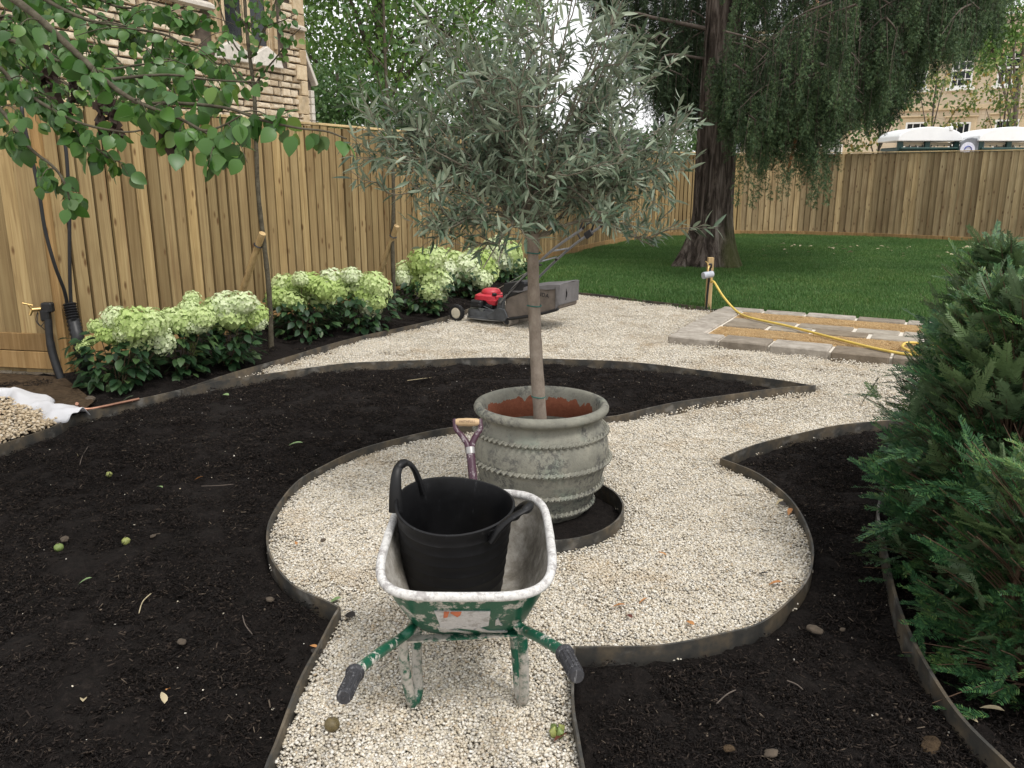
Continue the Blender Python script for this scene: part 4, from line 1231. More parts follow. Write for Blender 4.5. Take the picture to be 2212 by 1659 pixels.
def yew(base, shape, nb, label, tipfrac=.06, group='yew bushes at the right', sprig_scale=1.0):
    """shape(z) -> (centre x, centre y, radius) of the crown at height z above ground"""
    t = thing('yew_bush', label, 'bush', base, 0, group)
    B = Vector(base); wood = Acc(); P, D, tipm = [], [], []
    H = shape['h']
    for s in range(6):
        a = s * 1.05; q = [Vector((.05 * math.cos(a), .05 * math.sin(a), -.05)), Vector((.16 * math.cos(a), .16 * math.sin(a), H * .4)), Vector((.12 * math.cos(a * 1.3), .14 * math.sin(a), H * rng.uniform(.75, .95)))]
        Q = crom(q, 5); wood.tube(Q, list(np.linspace(.014, .004, len(Q))), 6)
    for _ in range(nb):
        z = H * rng.uniform(.03, 1) ** .9
        cx, cy, r = shape['f'](z)
        az = rng.uniform(0, 2 * math.pi)
        rr = r * math.sqrt(rng.uniform(.10, 1.0)) * (1.0 if rng.uniform() < .9 else rng.uniform(1.05, 1.28))
        out = Vector((math.cos(az), math.sin(az), 0))
        tipp = Vector((cx, cy, z)) + out * rr
        up = .75 + .5 * (z / H)
        root = Vector((cx * .5 + out.x * rr * .25, cy * .5 + out.y * rr * .25, max(.02, z - .28 * up)))
        L = (tipp - root).length
        if rng.uniform() < .4:
            Q = crom([root, root.lerp(tipp, .5) + Vector((0, 0, .03)), tipp], 3); wood.tube(Q, list(np.linspace(.004, .0014, len(Q))), 4)
        d = (tipp - root).normalized()
        d = (d * .6 + out * .6 + Vector((0, 0, -.12 + .55 * (z / H) ** 1.5))).normalized()
        d = d + Vector(rng.normal(0, .30, 3))
        P.append((tipp - d.normalized() * .16)[:]); D.append(d[:]); tipm.append(z / H > .72 and rng.uniform() < .5 or rng.uniform() < tipfrac)
    P = np.array(P); D = np.array(D); tipm = np.array(tipm)
    link('stems', wood.mesh('yew_stems', True, M_YEWWOOD), None, t)
    sc = rng.uniform(.8, 1.35, len(P)) * sprig_scale
    MM = frames(D, sc, roll=.35, rng=rng)
    for mk, mt, nm in ((~tipm, M_YEW, 'foliage'), (tipm, M_YEWTIP, 'young_foliage')):
        Vs, Fs, off = [], [], 0
        idx = np.where(mk)[0]; pick = rng.integers(0, 3, len(idx))
        for j, (TV, TF) in enumerate(SPR):
            kk = idx[pick == j]
            if not len(kk): continue
            V, F = stamp(TV, TF, MM[kk], P[kk]); Vs.append(V); Fs.append(F + off); off += len(V)
        if Vs: tag(link(nm, mesh_np(nm, np.concatenate(Vs), np.concatenate(Fs), True, mt), None, t), kind='stuff')
    return t
yew((1.98, 3.15, 0), {'h': 1.34, 'f': lambda z: (0.02 + .06 * z, .03, .58 * min(1, .86 + z * .8) * (1 - .50 * (z / 1.34) ** 2.2))}, 1750, 'nearest dark green yew bush leaning over the right bed')
yew((2.50, 4.15, 0), {'h': 1.42, 'f': lambda z: (.05, .0, .66 * min(1, .6 + z) * (1 - .60 * (z / 1.42) ** 2.0))}, 1200, 'yew bush behind the nearest one with tall pale green tips', .14)
yew((1.84, 2.52, 0), {'h': .84, 'f': lambda z: (.04, .0, .52 * (1 - .25 * (z / .84) ** 2))}, 1050, 'low yew bush at the bottom right corner', .1, sprig_scale=.8)

# ------------------------------------------------------------------ hydrangeas along the left fence
M_HLEAF = leaf_mat('hydrangea_leaf', [(0, (.014, .040, .016)), (.6, (.026, .066, .024)), (.9, (.05, .10, .035)), (1, (.09, .15, .05))], (.05, .09, .045), .2)
m = Mat('lime_floret', .6, 0, .2)
c = m.ramp(m.rnd_obj(), [(0, (.42, .54, .18)), (.3, (.55, .65, .31)), (.65, (.62, .70, .41)), (1, (.70, .76, .54))])
c = m.mix(1.0, c, m.ramp(m.rnd_isl(), [(0, (.82, .88, .72)), (1, (1.12, 1.08, 1.15))]), 'MULTIPLY')
M_HFLOWER = m.leafy(c, .25).m
M_HSTEM = plain('hydrangea_stem', (.12, .09, .05), .8)
rng = np.random.default_rng(31)
def flower_head(seed, n=150):
    r_ = np.random.default_rng(seed); Vs, Fs, k = [], [], 0
    for i in range(n):
        y = 1 - i / (n - 1) * 1.55; ph = i * 2.39996
        rad = math.sqrt(max(0, 1 - y * y)); d = np.array([rad * math.cos(ph), rad * math.sin(ph), y]); d /= np.linalg.norm(d)
        lump = 1 + .13 * math.sin(3 * ph * .31 + seed) + r_.uniform(-.07, .07)
        p = d * np.array([.075, .075, .068]) * lump * (1 if y > -.1 else .92)
        nrm = d + r_.normal(0, .22, 3); nrm /= np.linalg.norm(nrm)
        t = np.cross(nrm, (0.3, .5, .8)); t /= np.linalg.norm(t); b_ = np.cross(nrm, t); a0 = r_.uniform(0, 1.57); s = r_.uniform(.011, .0155)
        for q in range(4):
            a = a0 + q * 1.5708; u = t * math.cos(a) + b_ * math.sin(a); w = -t * math.sin(a) + b_ * math.cos(a)
            Vs += [p, p + u * s * .55 - w * s * .48 + nrm * .002, p + u * s * 1.08 + nrm * .004 * r_.uniform(-.5, 1), p + u * s * .55 + w * s * .48 + nrm * .002]
            Fs.append((k, k + 1, k + 2, k + 3)); k += 4
    b_ = np.array([.058, .058, .054]); core = ICO_V * 2 * b_ + np.array([0, 0, -.006])
    return mesh_np('flower_head', np.concatenate([np.array(Vs), core]), [np.array(Fs), ICO_F + k], False, M_HFLOWER)
HEADS = [flower_head(i) for i in range(4)]
HL_V, HL_F = leaf_tpl(.30, .25, .22, n=3)
def hydrangea(px, py, w_px, heads, label, zt=.62):
    B = at(px, py, .06); B.z = .03
    t = thing('hydrangea', label, 'shrub', B, 0, 'flowering hydrangeas along the left fence')
    rad = w_px / 2 / FX * (B.y + .1)
    P, D, Sz = [], [], []; st = Acc()
    for hx, hy, hs in heads:
        d = B.y + rng.uniform(-.16, .12)
        p = atY(hx, hy, d) - B
        o = link('flower_head', HEADS[int(rng.integers(0, 4))], None, t, loc=p, rot=(rng.normal(0, .25), rng.normal(0, .25) + (hx - px) / 300, rng.uniform(0, 6.28)))
        s = hs / FX * d / .125
        o.scale = (s, s, s * rng.uniform(.9, 1.25))
        Q = crom([Vector((p.x * .15, p.y * .15, -.04)), Vector((p.x * .65, p.y * .7, p.z * .5)), p - Vector((0, 0, .01))], 5)
        st.tube(Q, list(np.linspace(.006, .003, len(Q))), 5)
        for k in range(8):
            i = int(rng.integers(1, len(Q) - 2)); a = rng.uniform(0, 6.28)
            P.append((Q[i] + Vector((math.cos(a), math.sin(a), 0)) * .01)[:]); D.append((math.cos(a), math.sin(a), rng.uniform(-.5, .4))); Sz.append(rng.uniform(.075, .12))
    for _ in range(int(200 * (rad / .3))):
        a = rng.uniform(0, 6.28); r = rad * math.sqrt(rng.uniform(.1, 1)); z = rng.uniform(.02, zt * .66)
        r *= (.75 + .35 * math.sin(math.pi * min(1, z / zt)))
        P.append((r * math.cos(a), r * math.sin(a) * .75, z)); D.append((math.cos(a) + rng.normal(0, .3), math.sin(a) + rng.normal(0, .3), rng.uniform(-.75, .25))); Sz.append(rng.uniform(.07, .12))
    link('stems', st.mesh('stems', True, M_HSTEM), None, t)
    V, F = stamp(HL_V, HL_F, frames(np.array(D), np.array(Sz), roll=.3, rng=rng), np.array(P))
    tag(link('foliage', mesh_np('foliage', V, F, True, M_HLEAF), None, t), kind='stuff')
hydrangea(255, 826, 170, [(212, 708, 36), (250, 690, 46), (235, 726, 40), (290, 706, 62), (322, 700, 62), (298, 730, 56), (335, 722, 46), (346, 740, 46), (195, 738, 22), (180, 752, 24), (262, 742, 28), (275, 720, 46)], 'leafy hydrangea nearest the corner with lime green heads and open leaves at left')
hydrangea(385, 800, 150, [(372, 696, 52), (398, 700, 50), (416, 648, 30), (408, 672, 40), (358, 700, 44), (428, 706, 44), (424, 755, 24), (440, 690, 40)], 'second hydrangea from the corner with one tall greenish head')
hydrangea(488, 780, 150, [(460, 676, 52), (490, 664, 58), (522, 660, 56), (500, 690, 60), (470, 694, 48), (545, 690, 46), (555, 682, 42), (532, 678, 52), (560, 700, 30)], 'hydrangea left of the first staked tree with large pale heads')
hydrangea(655, 722, 150, [(612, 622, 44), (600, 646, 40), (632, 652, 50), (660, 634, 52), (690, 640, 54), (672, 612, 44), (636, 618, 36), (700, 628, 46), (650, 606, 30), (612, 660, 34)], 'hydrangea just right of the first staked tree, a green shoot on top')
hydrangea(772, 705, 170, [(716, 606, 46), (745, 616, 50), (776, 620, 50), (806, 616, 48), (820, 630, 44), (790, 640, 44), (800, 660, 46), (760, 598, 34), (815, 655, 34), (735, 632, 44)], 'hydrangea with spreading foliage left of the second staked tree')
hydrangea(912, 668, 120, [(880, 590, 46), (900, 604, 52), (930, 596, 54), (915, 570, 52), (935, 560, 50), (924, 628, 46), (950, 612, 46), (948, 640, 30), (870, 604, 34), (942, 664, 20)], 'hydrangea right of the second staked tree, a small head by the mower wheel')
hydrangea(995, 636, 130, [(962, 568, 46), (985, 575, 50), (1010, 580, 50), (1035, 574, 52), (1048, 590, 46), (1000, 596, 42), (1040, 606, 38), (972, 590, 44), (1020, 560, 34)], 'hydrangea with dark foliage behind the red mower engine')
hydrangea(1085, 606, 110, [(1072, 548, 50), (1100, 552, 48), (1085, 565, 52), (1108, 570, 42), (1060, 572, 42), (1076, 584, 36)], 'farthest hydrangea with two tall lime heads beside the olive trunk')
# ------------------------------------------------------------------ the great conifer
m = Mat('redwood_bark', .95, 0, .1)
v = m.coord('Object', (1, 1, .13))
n1 = m.noise(v, 9, 8, .7, .6); n2 = m.noise(m.coord('Object'), .9, 3)
col = m.ramp(n1, [(.34, (.012, .010, .008)), (.46, (.058, .046, .038)), (.58, (.16, .132, .113)), (.72, (.30, .268, .24))])
gz = m.node('ShaderNodeSeparateXYZ'); m.put(m.coord('Object'), gz.inputs[0])
moss = m.math('MULTIPLY', m.math('SUBTRACT', 1.0, m.bw(gz.outputs[2], .35, 1.1)), m.math('MULTIPLY', m.bw(gz.outputs[0], .02, .22), m.bw(n2, .35, .5)))
col = m.mix(m.math('MULTIPLY', moss, .75), col, (.075, .085, .03))
m.color(col); m.bump(n1, 1.0, .05)
M_CBARK = m.m
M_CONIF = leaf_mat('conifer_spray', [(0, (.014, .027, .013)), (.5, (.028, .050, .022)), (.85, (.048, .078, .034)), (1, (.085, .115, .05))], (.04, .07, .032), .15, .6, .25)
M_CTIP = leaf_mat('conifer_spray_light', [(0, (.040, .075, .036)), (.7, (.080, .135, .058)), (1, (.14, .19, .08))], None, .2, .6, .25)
M_CTWIG = plain('conifer_twig', (.10, .08, .065), .9, 0, .3, 20)
M_DEAD = plain('dead_orange_spray', (.26, .13, .055), .9, 0, .3, 20)
rng = np.random.default_rng(41)
CB = Vector((3.74, 15.75, 0))
con = thing('conifer', 'huge conifer with fluted grey brown trunk and weeping dark branches on the lawn', 'tree', CB)
def trunk_mesh(rfun, H, nz, na, name):
    V = []; F = []
    for k in range(nz):
        z = H * (k / (nz - 1)) ** 1.3 - .08
        for i in range(na):
            a = 2 * math.pi * i / na; r = rfun(z, a)
            V.append((r * math.cos(a), r * math.sin(a), z))
    for k in range(nz - 1):
        for i in range(na):
            j = (i + 1) % na
            F.append((k * na + i, k * na + j, (k + 1) * na + j, (k + 1) * na + i))
    return mesh_np(name, np.array(V), np.array(F), True)
def con_r(z, a):
    f = max(0, 1 - (z + .08) / 1.25) ** 2.2
    root = .5 + .5 * math.cos(3 * a + 2.6) + .35 * math.cos(7 * a + 1)
    r = .37 - .012 * z + f * (.17 + .20 * max(0, root)) + (.10 * f if math.cos(a - math.pi) > .5 else 0)
    return r * (1 + .030 * math.sin(11 * a + z * .7) + .022 * math.sin(23 * a - z * .5) + .014 * math.sin(41 * a + z))
link('trunk', trunk_mesh(con_r, 12.5, 60, 120, 'conifer_trunk'), M_CBARK, con)
# hanging sprays: a template strand, then curtains of strands
def strand_tpl(seed, n=84):
    r_ = np.random.default_rng(seed); Vs, Fs, k = [], [], 0
    for i in range(n):
        t = (i + r_.uniform()) / n; a = r_.uniform(0, 6.28); z = -t
        w = .04 + .10 * math.sin(math.pi * min(1, t * .8 + .15))
        o = np.array([math.cos(a), math.sin(a), 0]) * r_.uniform(0, w)
        d = np.array([math.cos(a) * .38, math.sin(a) * .38, -1 + r_.normal(0, .2)]); d /= np.linalg.norm(d)
        s = np.cross(d, r_.normal(0, 1, 3)); s /= np.linalg.norm(s); L = r_.uniform(.08, .17); ww = r_.uniform(.006, .013)
        p = np.array([0, 0, z]) + o
        Vs += [p, p + d * L * .5 + s * ww, p + d * L, p + d * L * .5 - s * ww]; Fs.append((k, k + 1, k + 2, k + 3)); k += 4
        for sg in (-1, 1):                    # side lobes make the spray feathery
            q = p + d * L * r_.uniform(.2, .5); d2 = d * .7 + s * sg * .75
            Vs += [q, q + d2 * L * .28 + d * .012, q + d2 * L * .55, q + d2 * L * .28 - d * .012]; Fs.append((k, k + 1, k + 2, k + 3)); k += 4
    return np.array(Vs), np.array(Fs)
STR = [strand_tpl(i) for i in range(5)]
prof_R = [(1560, 235), (1590, 330), (1610, 400), (1640, 385), (1668, 395), (1690, 350), (1720, 345), (1748, 398), (1775, 395), (1800, 340), (1835, 335), (1870, 330), (1900, 335), (1925, 300), (1945, 255), (1965, 225), (1990, 205), (2030, 215), (2070, 200), (2105, 165), (2140, 95), (2160, 30)]
prof_L = [(1232, 20), (1262, 60), (1300, 120), (1340, 160), (1380, 250), (1420, 310), (1450, 330), (1475, 340), (1500, 330), (1525, 300)]
twg = Acc(); SP, SD, SL, ST = [], [], [], []
def curtain(px, pyb, Y, top_z, light):
    b_ = atY(px, pyb, Y); x, zb = b_.x, b_.z
    if top_z - zb < .3: return
    sw = rng.uniform(-.25, .25); n = max(2, int((top_z - zb) / .40))
    pts = []
    for k in range(n + 1):
        t = k / n
        p = Vector((x + sw * t + .05 * math.sin(5 * t + px), Y + rng.uniform(-.04, .04), top_z + (zb + .28 - top_z) * t)); pts.append(p)
    twg.tube([p - CB for p in pts], list(np.linspace(.012, .003, n + 1)), 4)
    for k in range(n + 1):
        p = pts[k]
        for _ in range(2 if k > n - 3 else 1):
            SP.append((p + Vector((rng.uniform(-.16, .16), rng.uniform(-.22, .22), rng.uniform(-.1, .15))) - CB)[:])
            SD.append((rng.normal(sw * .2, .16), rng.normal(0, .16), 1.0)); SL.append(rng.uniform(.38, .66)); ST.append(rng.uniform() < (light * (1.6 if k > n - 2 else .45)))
PRx, PRy = zip(*prof_R); PLx, PLy = zip(*prof_L)
def drape(px, pyb, Y, h, nst, wid, light):
    """one weeping branch: an arching shoot with a ragged row of strands hanging from it"""
    b_ = atY(px, pyb, Y); zt_ = b_.z + h; side = rng.choice([-1, 1]); yaw = rng.uniform(-.8, .8)
    ux_, uy_ = math.cos(yaw) * side, math.sin(yaw)
    arch = crom([Vector((b_.x - ux_ * wid * .9, Y - uy_ * wid * .9, zt_ + .35)), Vector((b_.x - ux_ * wid * .2, Y - uy_ * wid * .2, zt_ + .22)), Vector((b_.x + ux_ * wid * .5, Y + uy_ * wid * .5, zt_ - .1))], 5)
    twg.tube([q - CB for q in arch], list(np.linspace(.018, .006, len(arch))), 5)
    for i in range(nst):
        t = (i + rng.uniform(.1, .9)) / nst; q = arch[int(t * (len(arch) - 1))]
        L = h * rng.uniform(.55, 1.05) * (1 - .45 * abs(t - .55)); n = max(1, int(L / .36)); sw = rng.normal(0, .07)
        pts = [q + Vector((sw * k / n + rng.normal(0, .02), rng.normal(0, .02), -L * k / n * .85)) for k in range(n + 1)]
        twg.tube([p - CB for p in pts], list(np.linspace(.007, .002, n + 1)), 3)
        for k in range(n):
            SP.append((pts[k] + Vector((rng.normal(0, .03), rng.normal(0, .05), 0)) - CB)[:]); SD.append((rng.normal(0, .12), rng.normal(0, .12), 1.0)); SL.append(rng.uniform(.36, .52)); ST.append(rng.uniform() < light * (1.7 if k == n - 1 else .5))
for _ in range(330):
    px = rng.uniform(1600, 2150); lo = np.interp(px, PRx, PRy); far = rng.uniform()
    pyb = lo - (abs(rng.normal(0, 26)) if far < .4 else rng.uniform(0, lo + 40))
    Y = rng.uniform(12.6, 17.8) if px > 1650 else rng.uniform(13.6, 15.0)
    if 1655 < px < 1735 and 170 < pyb < 330 and rng.uniform() < .6: continue
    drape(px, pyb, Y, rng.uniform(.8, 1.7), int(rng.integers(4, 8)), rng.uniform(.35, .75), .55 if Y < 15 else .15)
for _ in range(135):
    px = 1526 - 290 * rng.uniform() ** 1.25; lo = np.interp(px, PLx, PLy); pyb = lo - (abs(rng.normal(0, 25)) if rng.uniform() < .5 else rng.uniform(0, lo + 40))
    drape(px, pyb, rng.uniform(15.8, 18), rng.uniform(.9, 1.9), int(rng.integers(5, 8)), rng.uniform(.35, .7), .08)
for _ in range(34):
    px = rng.uniform(1592, 1800); drape(px, rng.uniform(355, 428) - (abs(px - 1690) > 80) * 18, rng.uniform(13.2, 14.8), rng.uniform(.7, 1.3), 6, rng.uniform(.3, .5), .6)
for _ in range(30):
    px = rng.uniform(1590, 2000); drape(px, rng.uniform(0, 130), rng.uniform(15.5, 18.5), rng.uniform(1.4, 2.2), 7, .8, .04)
for _ in range(34):
    px = rng.uniform(1600, 2140); lo = np.interp(px, PRx, PRy); drape(px, lo - abs(rng.normal(0, 20)), rng.uniform(15.5, 18), rng.uniform(1.2, 2.4), 7, .6, .05)
# a spray that hangs in front of the trunk, lighter green
for px, pyb in ((1546, 245), (1552, 258), (1562, 240), (1570, 225), (1578, 235), (1592, 290), (1604, 320), (1586, 270), (1556, 205)):
    curtain(px, pyb, 14.9, 3.6, .8)
for px, pyb in ((1640, 392), (1660, 405), (1745, 405), (1752, 380), (1732, 370), (1765, 400), (1650, 330), (1630, 400), (1690, 395)):
    curtain(px, pyb, 13.6, 3.4, .8)
SP, SD, SL, ST = np.array(SP), np.array(SD), np.array(SL), np.array(ST)
ang = rng.uniform(0, 6.28, len(SP))
Zx = SD / np.linalg.norm(SD, axis=1)[:, None]; Xx = np.stack([np.cos(ang), np.sin(ang), 0 * ang], 1); Yx = np.cross(Zx, Xx); Yx /= np.linalg.norm(Yx, axis=1)[:, None]; Xx = np.cross(Yx, Zx)
MS = np.stack([Xx, Yx, Zx], 2) * SL[:, None, None]
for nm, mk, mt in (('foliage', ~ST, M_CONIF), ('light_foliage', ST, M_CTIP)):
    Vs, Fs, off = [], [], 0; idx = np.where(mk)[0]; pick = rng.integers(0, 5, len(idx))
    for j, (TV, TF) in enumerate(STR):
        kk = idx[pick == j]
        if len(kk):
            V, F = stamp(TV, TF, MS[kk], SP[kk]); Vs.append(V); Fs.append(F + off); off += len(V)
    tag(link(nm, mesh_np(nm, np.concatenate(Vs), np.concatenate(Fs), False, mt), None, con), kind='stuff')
tag(link('twigs', twg.mesh('twigs', True, M_CTWIG), None, con), kind='stuff')
def limb(pts, r0, r1, mat=None, name='limb'):
    Q = crom(pts, 7); a = Acc(); a.tube([q - CB for q in Q], list(np.linspace(r0, r1, len(Q))), 8)
    link(name, a.mesh(name, True, mat or M_CTWIG), None, con)
limb([CB + Vector((.2, -.1, 3.6)), atY(1650, 110, 14.9), atY(1700, 60, 14.5), atY(1760, 20, 14.2), atY(1840, -60, 14)], .05, .02)
limb([atY(1592, 165, 15.2), atY(1615, 130, 15), atY(1650, 105, 14.9)], .03, .035)
limb([atY(1738, -10, 13.9), atY(1752, 60, 13.8), atY(1746, 140, 13.8), atY(1742, 215, 13.7), atY(1728, 240, 13.7), atY(1718, 300, 13.7)], .035, .014)
limb([atY(1722, 262, 13.7), atY(1716, 310, 13.65), atY(1706, 352, 13.6), atY(1700, 382, 13.6)], .04, .012, M_DEAD, 'dead_spray')
limb([CB + Vector((-.3, 0, 4.2)), atY(1420, 40, 15.9), atY(1360, 30, 16), atY(1290, 70, 16)], .04, .012)
limb([CB + Vector((-.3, 0, 3.7)), atY(1440, 120, 15.7), atY(1415, 170, 15.8)], .03, .012)
limb([CB + Vector((.3, .2, 5.2)), Vector((6.2, 15.2, 6.0)), Vector((8.4, 15.0, 5.4))], .10, .03)
limb([CB + Vector((.3, -.2, 5.6)), Vector((5.6, 13.8, 6.3)), Vector((7.2, 13.0, 5.6))], .09, .03)
limb([CB + Vector((-.3, .1, 5.4)), Vector((2.2, 16.6, 6.2)), Vector((1.2, 17.0, 5.6))], .08, .03)

# ------------------------------------------------------------------ broadleaf trees
def cloud_tree(base, label, h, crown, nleaf, size, mat, trunk_r, cat='tree', name='broadleaf_tree', group=None, seed=1, limbs=6, tw=.42, bark_=None):
    """crown: list of lobes (cx, cy, cz, rx, rz) in local metres; leaves fill the lobes' outer layers"""
    r_ = np.random.default_rng(seed)
    t = thing(name, label, cat, base, 0, group); B = Vector(base)
    a = Acc(); Q = crom([(0, 0, -.1), (.05, 0, h * .3), (0, .05, h * .6), (0, 0, h * .92)], 5)
    a.tube(Q, list(np.linspace(trunk_r, trunk_r * .25, len(Q))), 10)
    link('trunk', a.mesh('trunk', True, bark_ or M_CTWIG), None, t)
    a = Acc(); P = []
    w = np.array([c[3] ** 2 * c[4] for c in crown]); w = w / w.sum()
    for c in crown:
        st = Vector((0, 0, max(.3, c[2] * .55))); en = Vector((c[0], c[1], c[2]))
        Q = crom([st, st.lerp(en, .5) + Vector((0, 0, .1)), en], 4); a.tube(Q, list(np.linspace(trunk_r * .45, trunk_r * .12, len(Q))), 6)
    for ci, n in enumerate(r_.multinomial(nleaf, w)):
        cx, cy, cz, rx, rz = crown[ci]
        nc = max(4, n // 26)
        d = r_.normal(0, 1, (nc, 3)); d /= np.linalg.norm(d, axis=1)[:, None]
        rad = r_.uniform(.35, 1.0, nc) ** .6
        cen = np.array([cx, cy, cz]) + d * rad[:, None] * np.array([rx, rx, rz])
        for q in cen[::3]:
            en = Vector(q); st = Vector((cx, cy, cz)); a.tube([st, st.lerp(en, .5), en], [trunk_r * .1, trunk_r * .06, trunk_r * .03], 3)
        which = r_.integers(0, nc, n)
        P.append(cen[which] + r_.normal(0, tw * min(rx, rz) * .42, (n, 3)))
    link('branches', a.mesh('branches', True, bark_ or M_CTWIG), None, t)
    P = np.concatenate(P); D = r_.normal(0, 1, P.shape); D[:, 2] -= .6
    V, F = stamp(CL_V, CL_F, frames(D, r_.uniform(.7, 1.25, len(P)) * size, roll=.9, rng=r_), P)
    tag(link('foliage', mesh_np('foliage', V, F, True, mat), None, t), kind='stuff')
    return t
CL_V, CL_F = leaf_tpl(.32, .25, .15, n=1)
M_LIME = leaf_mat('fresh_green_leaf', [(0, (.070, .150, .030)), (.5, (.125, .235, .050)), (1, (.22, .34, .085))], (.14, .25, .07), .45)
M_MID = leaf_mat('mid_green_leaf', [(0, (.034, .085, .022)), (.5, (.062, .135, .036)), (1, (.12, .21, .06))], (.08, .15, .05), .38)
M_YELLOW = leaf_mat('yellowing_leaf', [(0, (.06, .11, .03)), (.5, (.14, .20, .05)), (.85, (.26, .28, .08)), (1, (.36, .22, .06))], None, .35)
bx = lambda px, Y: atY(px, 300, Y).x
cloud_tree((bx(830, 31), 31, 0), 'tall bright green broadleaf tree behind the fence beside the church', 11, [(-3.4, 0, 6.4, 2.6, 2.6), (-1.2, -1, 8.4, 3.0, 2.6), (1.6, 0, 7.0, 2.7, 2.8), (3.9, .5, 7.8, 2.3, 2.2), (0, 1, 5.0, 2.8, 2.0), (-3.6, 0, 3.8, 1.9, 1.8), (3.2, 0, 4.6, 2.0, 1.6), (-.5, 0, 10.5, 2.4, 1.8)], 19000, .21, M_LIME, .28, seed=3)
cloud_tree((bx(735, 24), 24, 0), 'rounded mid green shrub tree low behind the fence by the church buttress', 5, [(-.8, 0, 2.6, 1.4, 1.4), (.9, 0, 2.9, 1.5, 1.4), (0, 0, 3.8, 1.2, 1.0), (2.2, .2, 2.4, 1.2, 1.0)], 9000, .14, M_MID, .12, seed=4)
cloud_tree((bx(1040, 27), 27, 0), 'dense green tree behind the fence hidden by the olive crown', 6, [(-1.5, 0, 2.8, 1.8, 1.2), (1.0, 0, 2.6, 1.7, 1.0), (0, 0, 3.9, 1.5, .9)], 5000, .16, M_MID, .15, seed=5)
cloud_tree((bx(1420, 30), 30, 0), 'green bush behind the fence left of the great trunk', 4, [(-1.2, 0, 2.4, 1.3, .9), (.8, 0, 2.7, 1.3, 1.0)], 3500, .16, M_MID, .1, seed=6)
cloud_tree((bx(1750, 27.5), 27.5, 0), 'yellowing young tree seen through the weeping branches', 6, [(-1.2, 0, 3.6, 1.1, 1.3), (.4, 0, 4.4, 1.2, 1.5), (1.6, 0, 3.2, .9, 1.0)], 2200, .14, M_YELLOW, .07, seed=7)
cloud_tree((bx(1900, 27), 27, 0), 'dark leaved young tree behind the left portable toilet', 5, [(-.6, 0, 3.4, .9, .9), (.2, 0, 4.0, .9, .9), (.9, 0, 4.4, .8, .8)], 1700, .13, M_MID, .06, seed=8)
cloud_tree((bx(2010, 26.5), 26.5, 0), 'sparse young tree between the two portable toilets', 6, [(-.6, 0, 4.4, .8, .9), (.3, 0, 5.0, .9, 1.0), (.9, 0, 4.0, .7, .7), (0, 0, 3.4, .7, .5)], 900, .13, M_YELLOW, .05, seed=9)
cloud_tree((bx(2165, 26), 26, 0), 'sparse young tree with reddish leaves in front of the house window', 6, [(-.3, 0, 4.2, .8, .9), (.4, 0, 5.0, .8, .9), (.5, 0, 3.4, .8, .6), (-.6, 0, 3.6, .5, .5)], 900, .13, M_YELLOW, .05, seed=10)
cloud_tree((bx(2185, 33), 33, 0), 'bright green tree reaching past the weeping branches at the top right', 9, [(-1.2, 0, 6.2, 1.0, .9), (-.6, 0, 7.2, 1.1, .9), (-1.6, 0, 7.6, 1.0, .9)], 3200, .17, M_LIME, .15, seed=12)
# shed with dark slate roof behind the fence
sp0 = atY(1395, 330, 29); shed = thing('shed', 'small shed with dark slate roof just above the fence behind the olive', 'shed', (sp0.x - 1.5, 29, 0))
b = MB(); b.box((0, 0, 1.1), (3.6, 2.4, 2.2)); b.build('wall', M_GRAVELBOARD, shed)
zr = atY(1345, 285, 29).z
b = MB(); b.prism([(-1.9, 2.2), (1.9, 2.2), (.2, zr), (-.2, zr)], -1.4, 1.4, XZ); b.build('roof', plain('dark_slate', (.07, .065, .075), .7, 0, .3, 8), shed)
# climbing rose and greenery above the near end of the left fence
cloud_tree((-6.6, 10.2, 0), 'mass of shrubbery behind the left fence under the pear branches', 3.6, [(-1.2, 0, 2.3, 1.2, .8), (.1, .4, 2.5, 1.1, .7), (1.1, 1.0, 2.4, .7, .6), (-2.6, -.6, 2.6, 1.1, .9)], 5200, .10, M_LIME, .05, 'shrub', 'shrub', seed=13)
M_PINK = leaf_mat('pink_petal', [(0, (.62, .22, .26)), (1, (.78, .40, .42))], None, .2)
for k, (px, py) in enumerate(((234, 144), (229, 148), (146, 133), (138, 127), (205, 140))):
    p = atY(px, py, 9.0)
    Vs = []; Fs = []
    for i in range(14):
        a = i * 2.4; e_ = .3 + .09 * i; d = Vector((math.cos(a) * math.cos(e_), math.sin(a) * math.cos(e_), math.sin(e_))); s = d.cross(Vector((.2, .3, 1))).normalized()
        q = len(Vs); Vs += [(0, 0, 0), tuple(d * .03 + s * .022), tuple(d * .05), tuple(d * .03 - s * .022)]; Fs.append((q, q + 1, q + 2, q + 3))
    o = link('rose', mesh_np('rose', np.array(Vs), np.array(Fs), True, M_PINK), None, None, loc=p)
    tag(o, ('upper of the two right pink roses above the left fence', 'lower of the two right pink roses above the left fence', 'lower left pink rose bloom above the left fence', 'leftmost pink rose bloom above the left fence', 'pink rose between the left pair and the right pair')[k], 'rose', 'pink roses above the left fence')

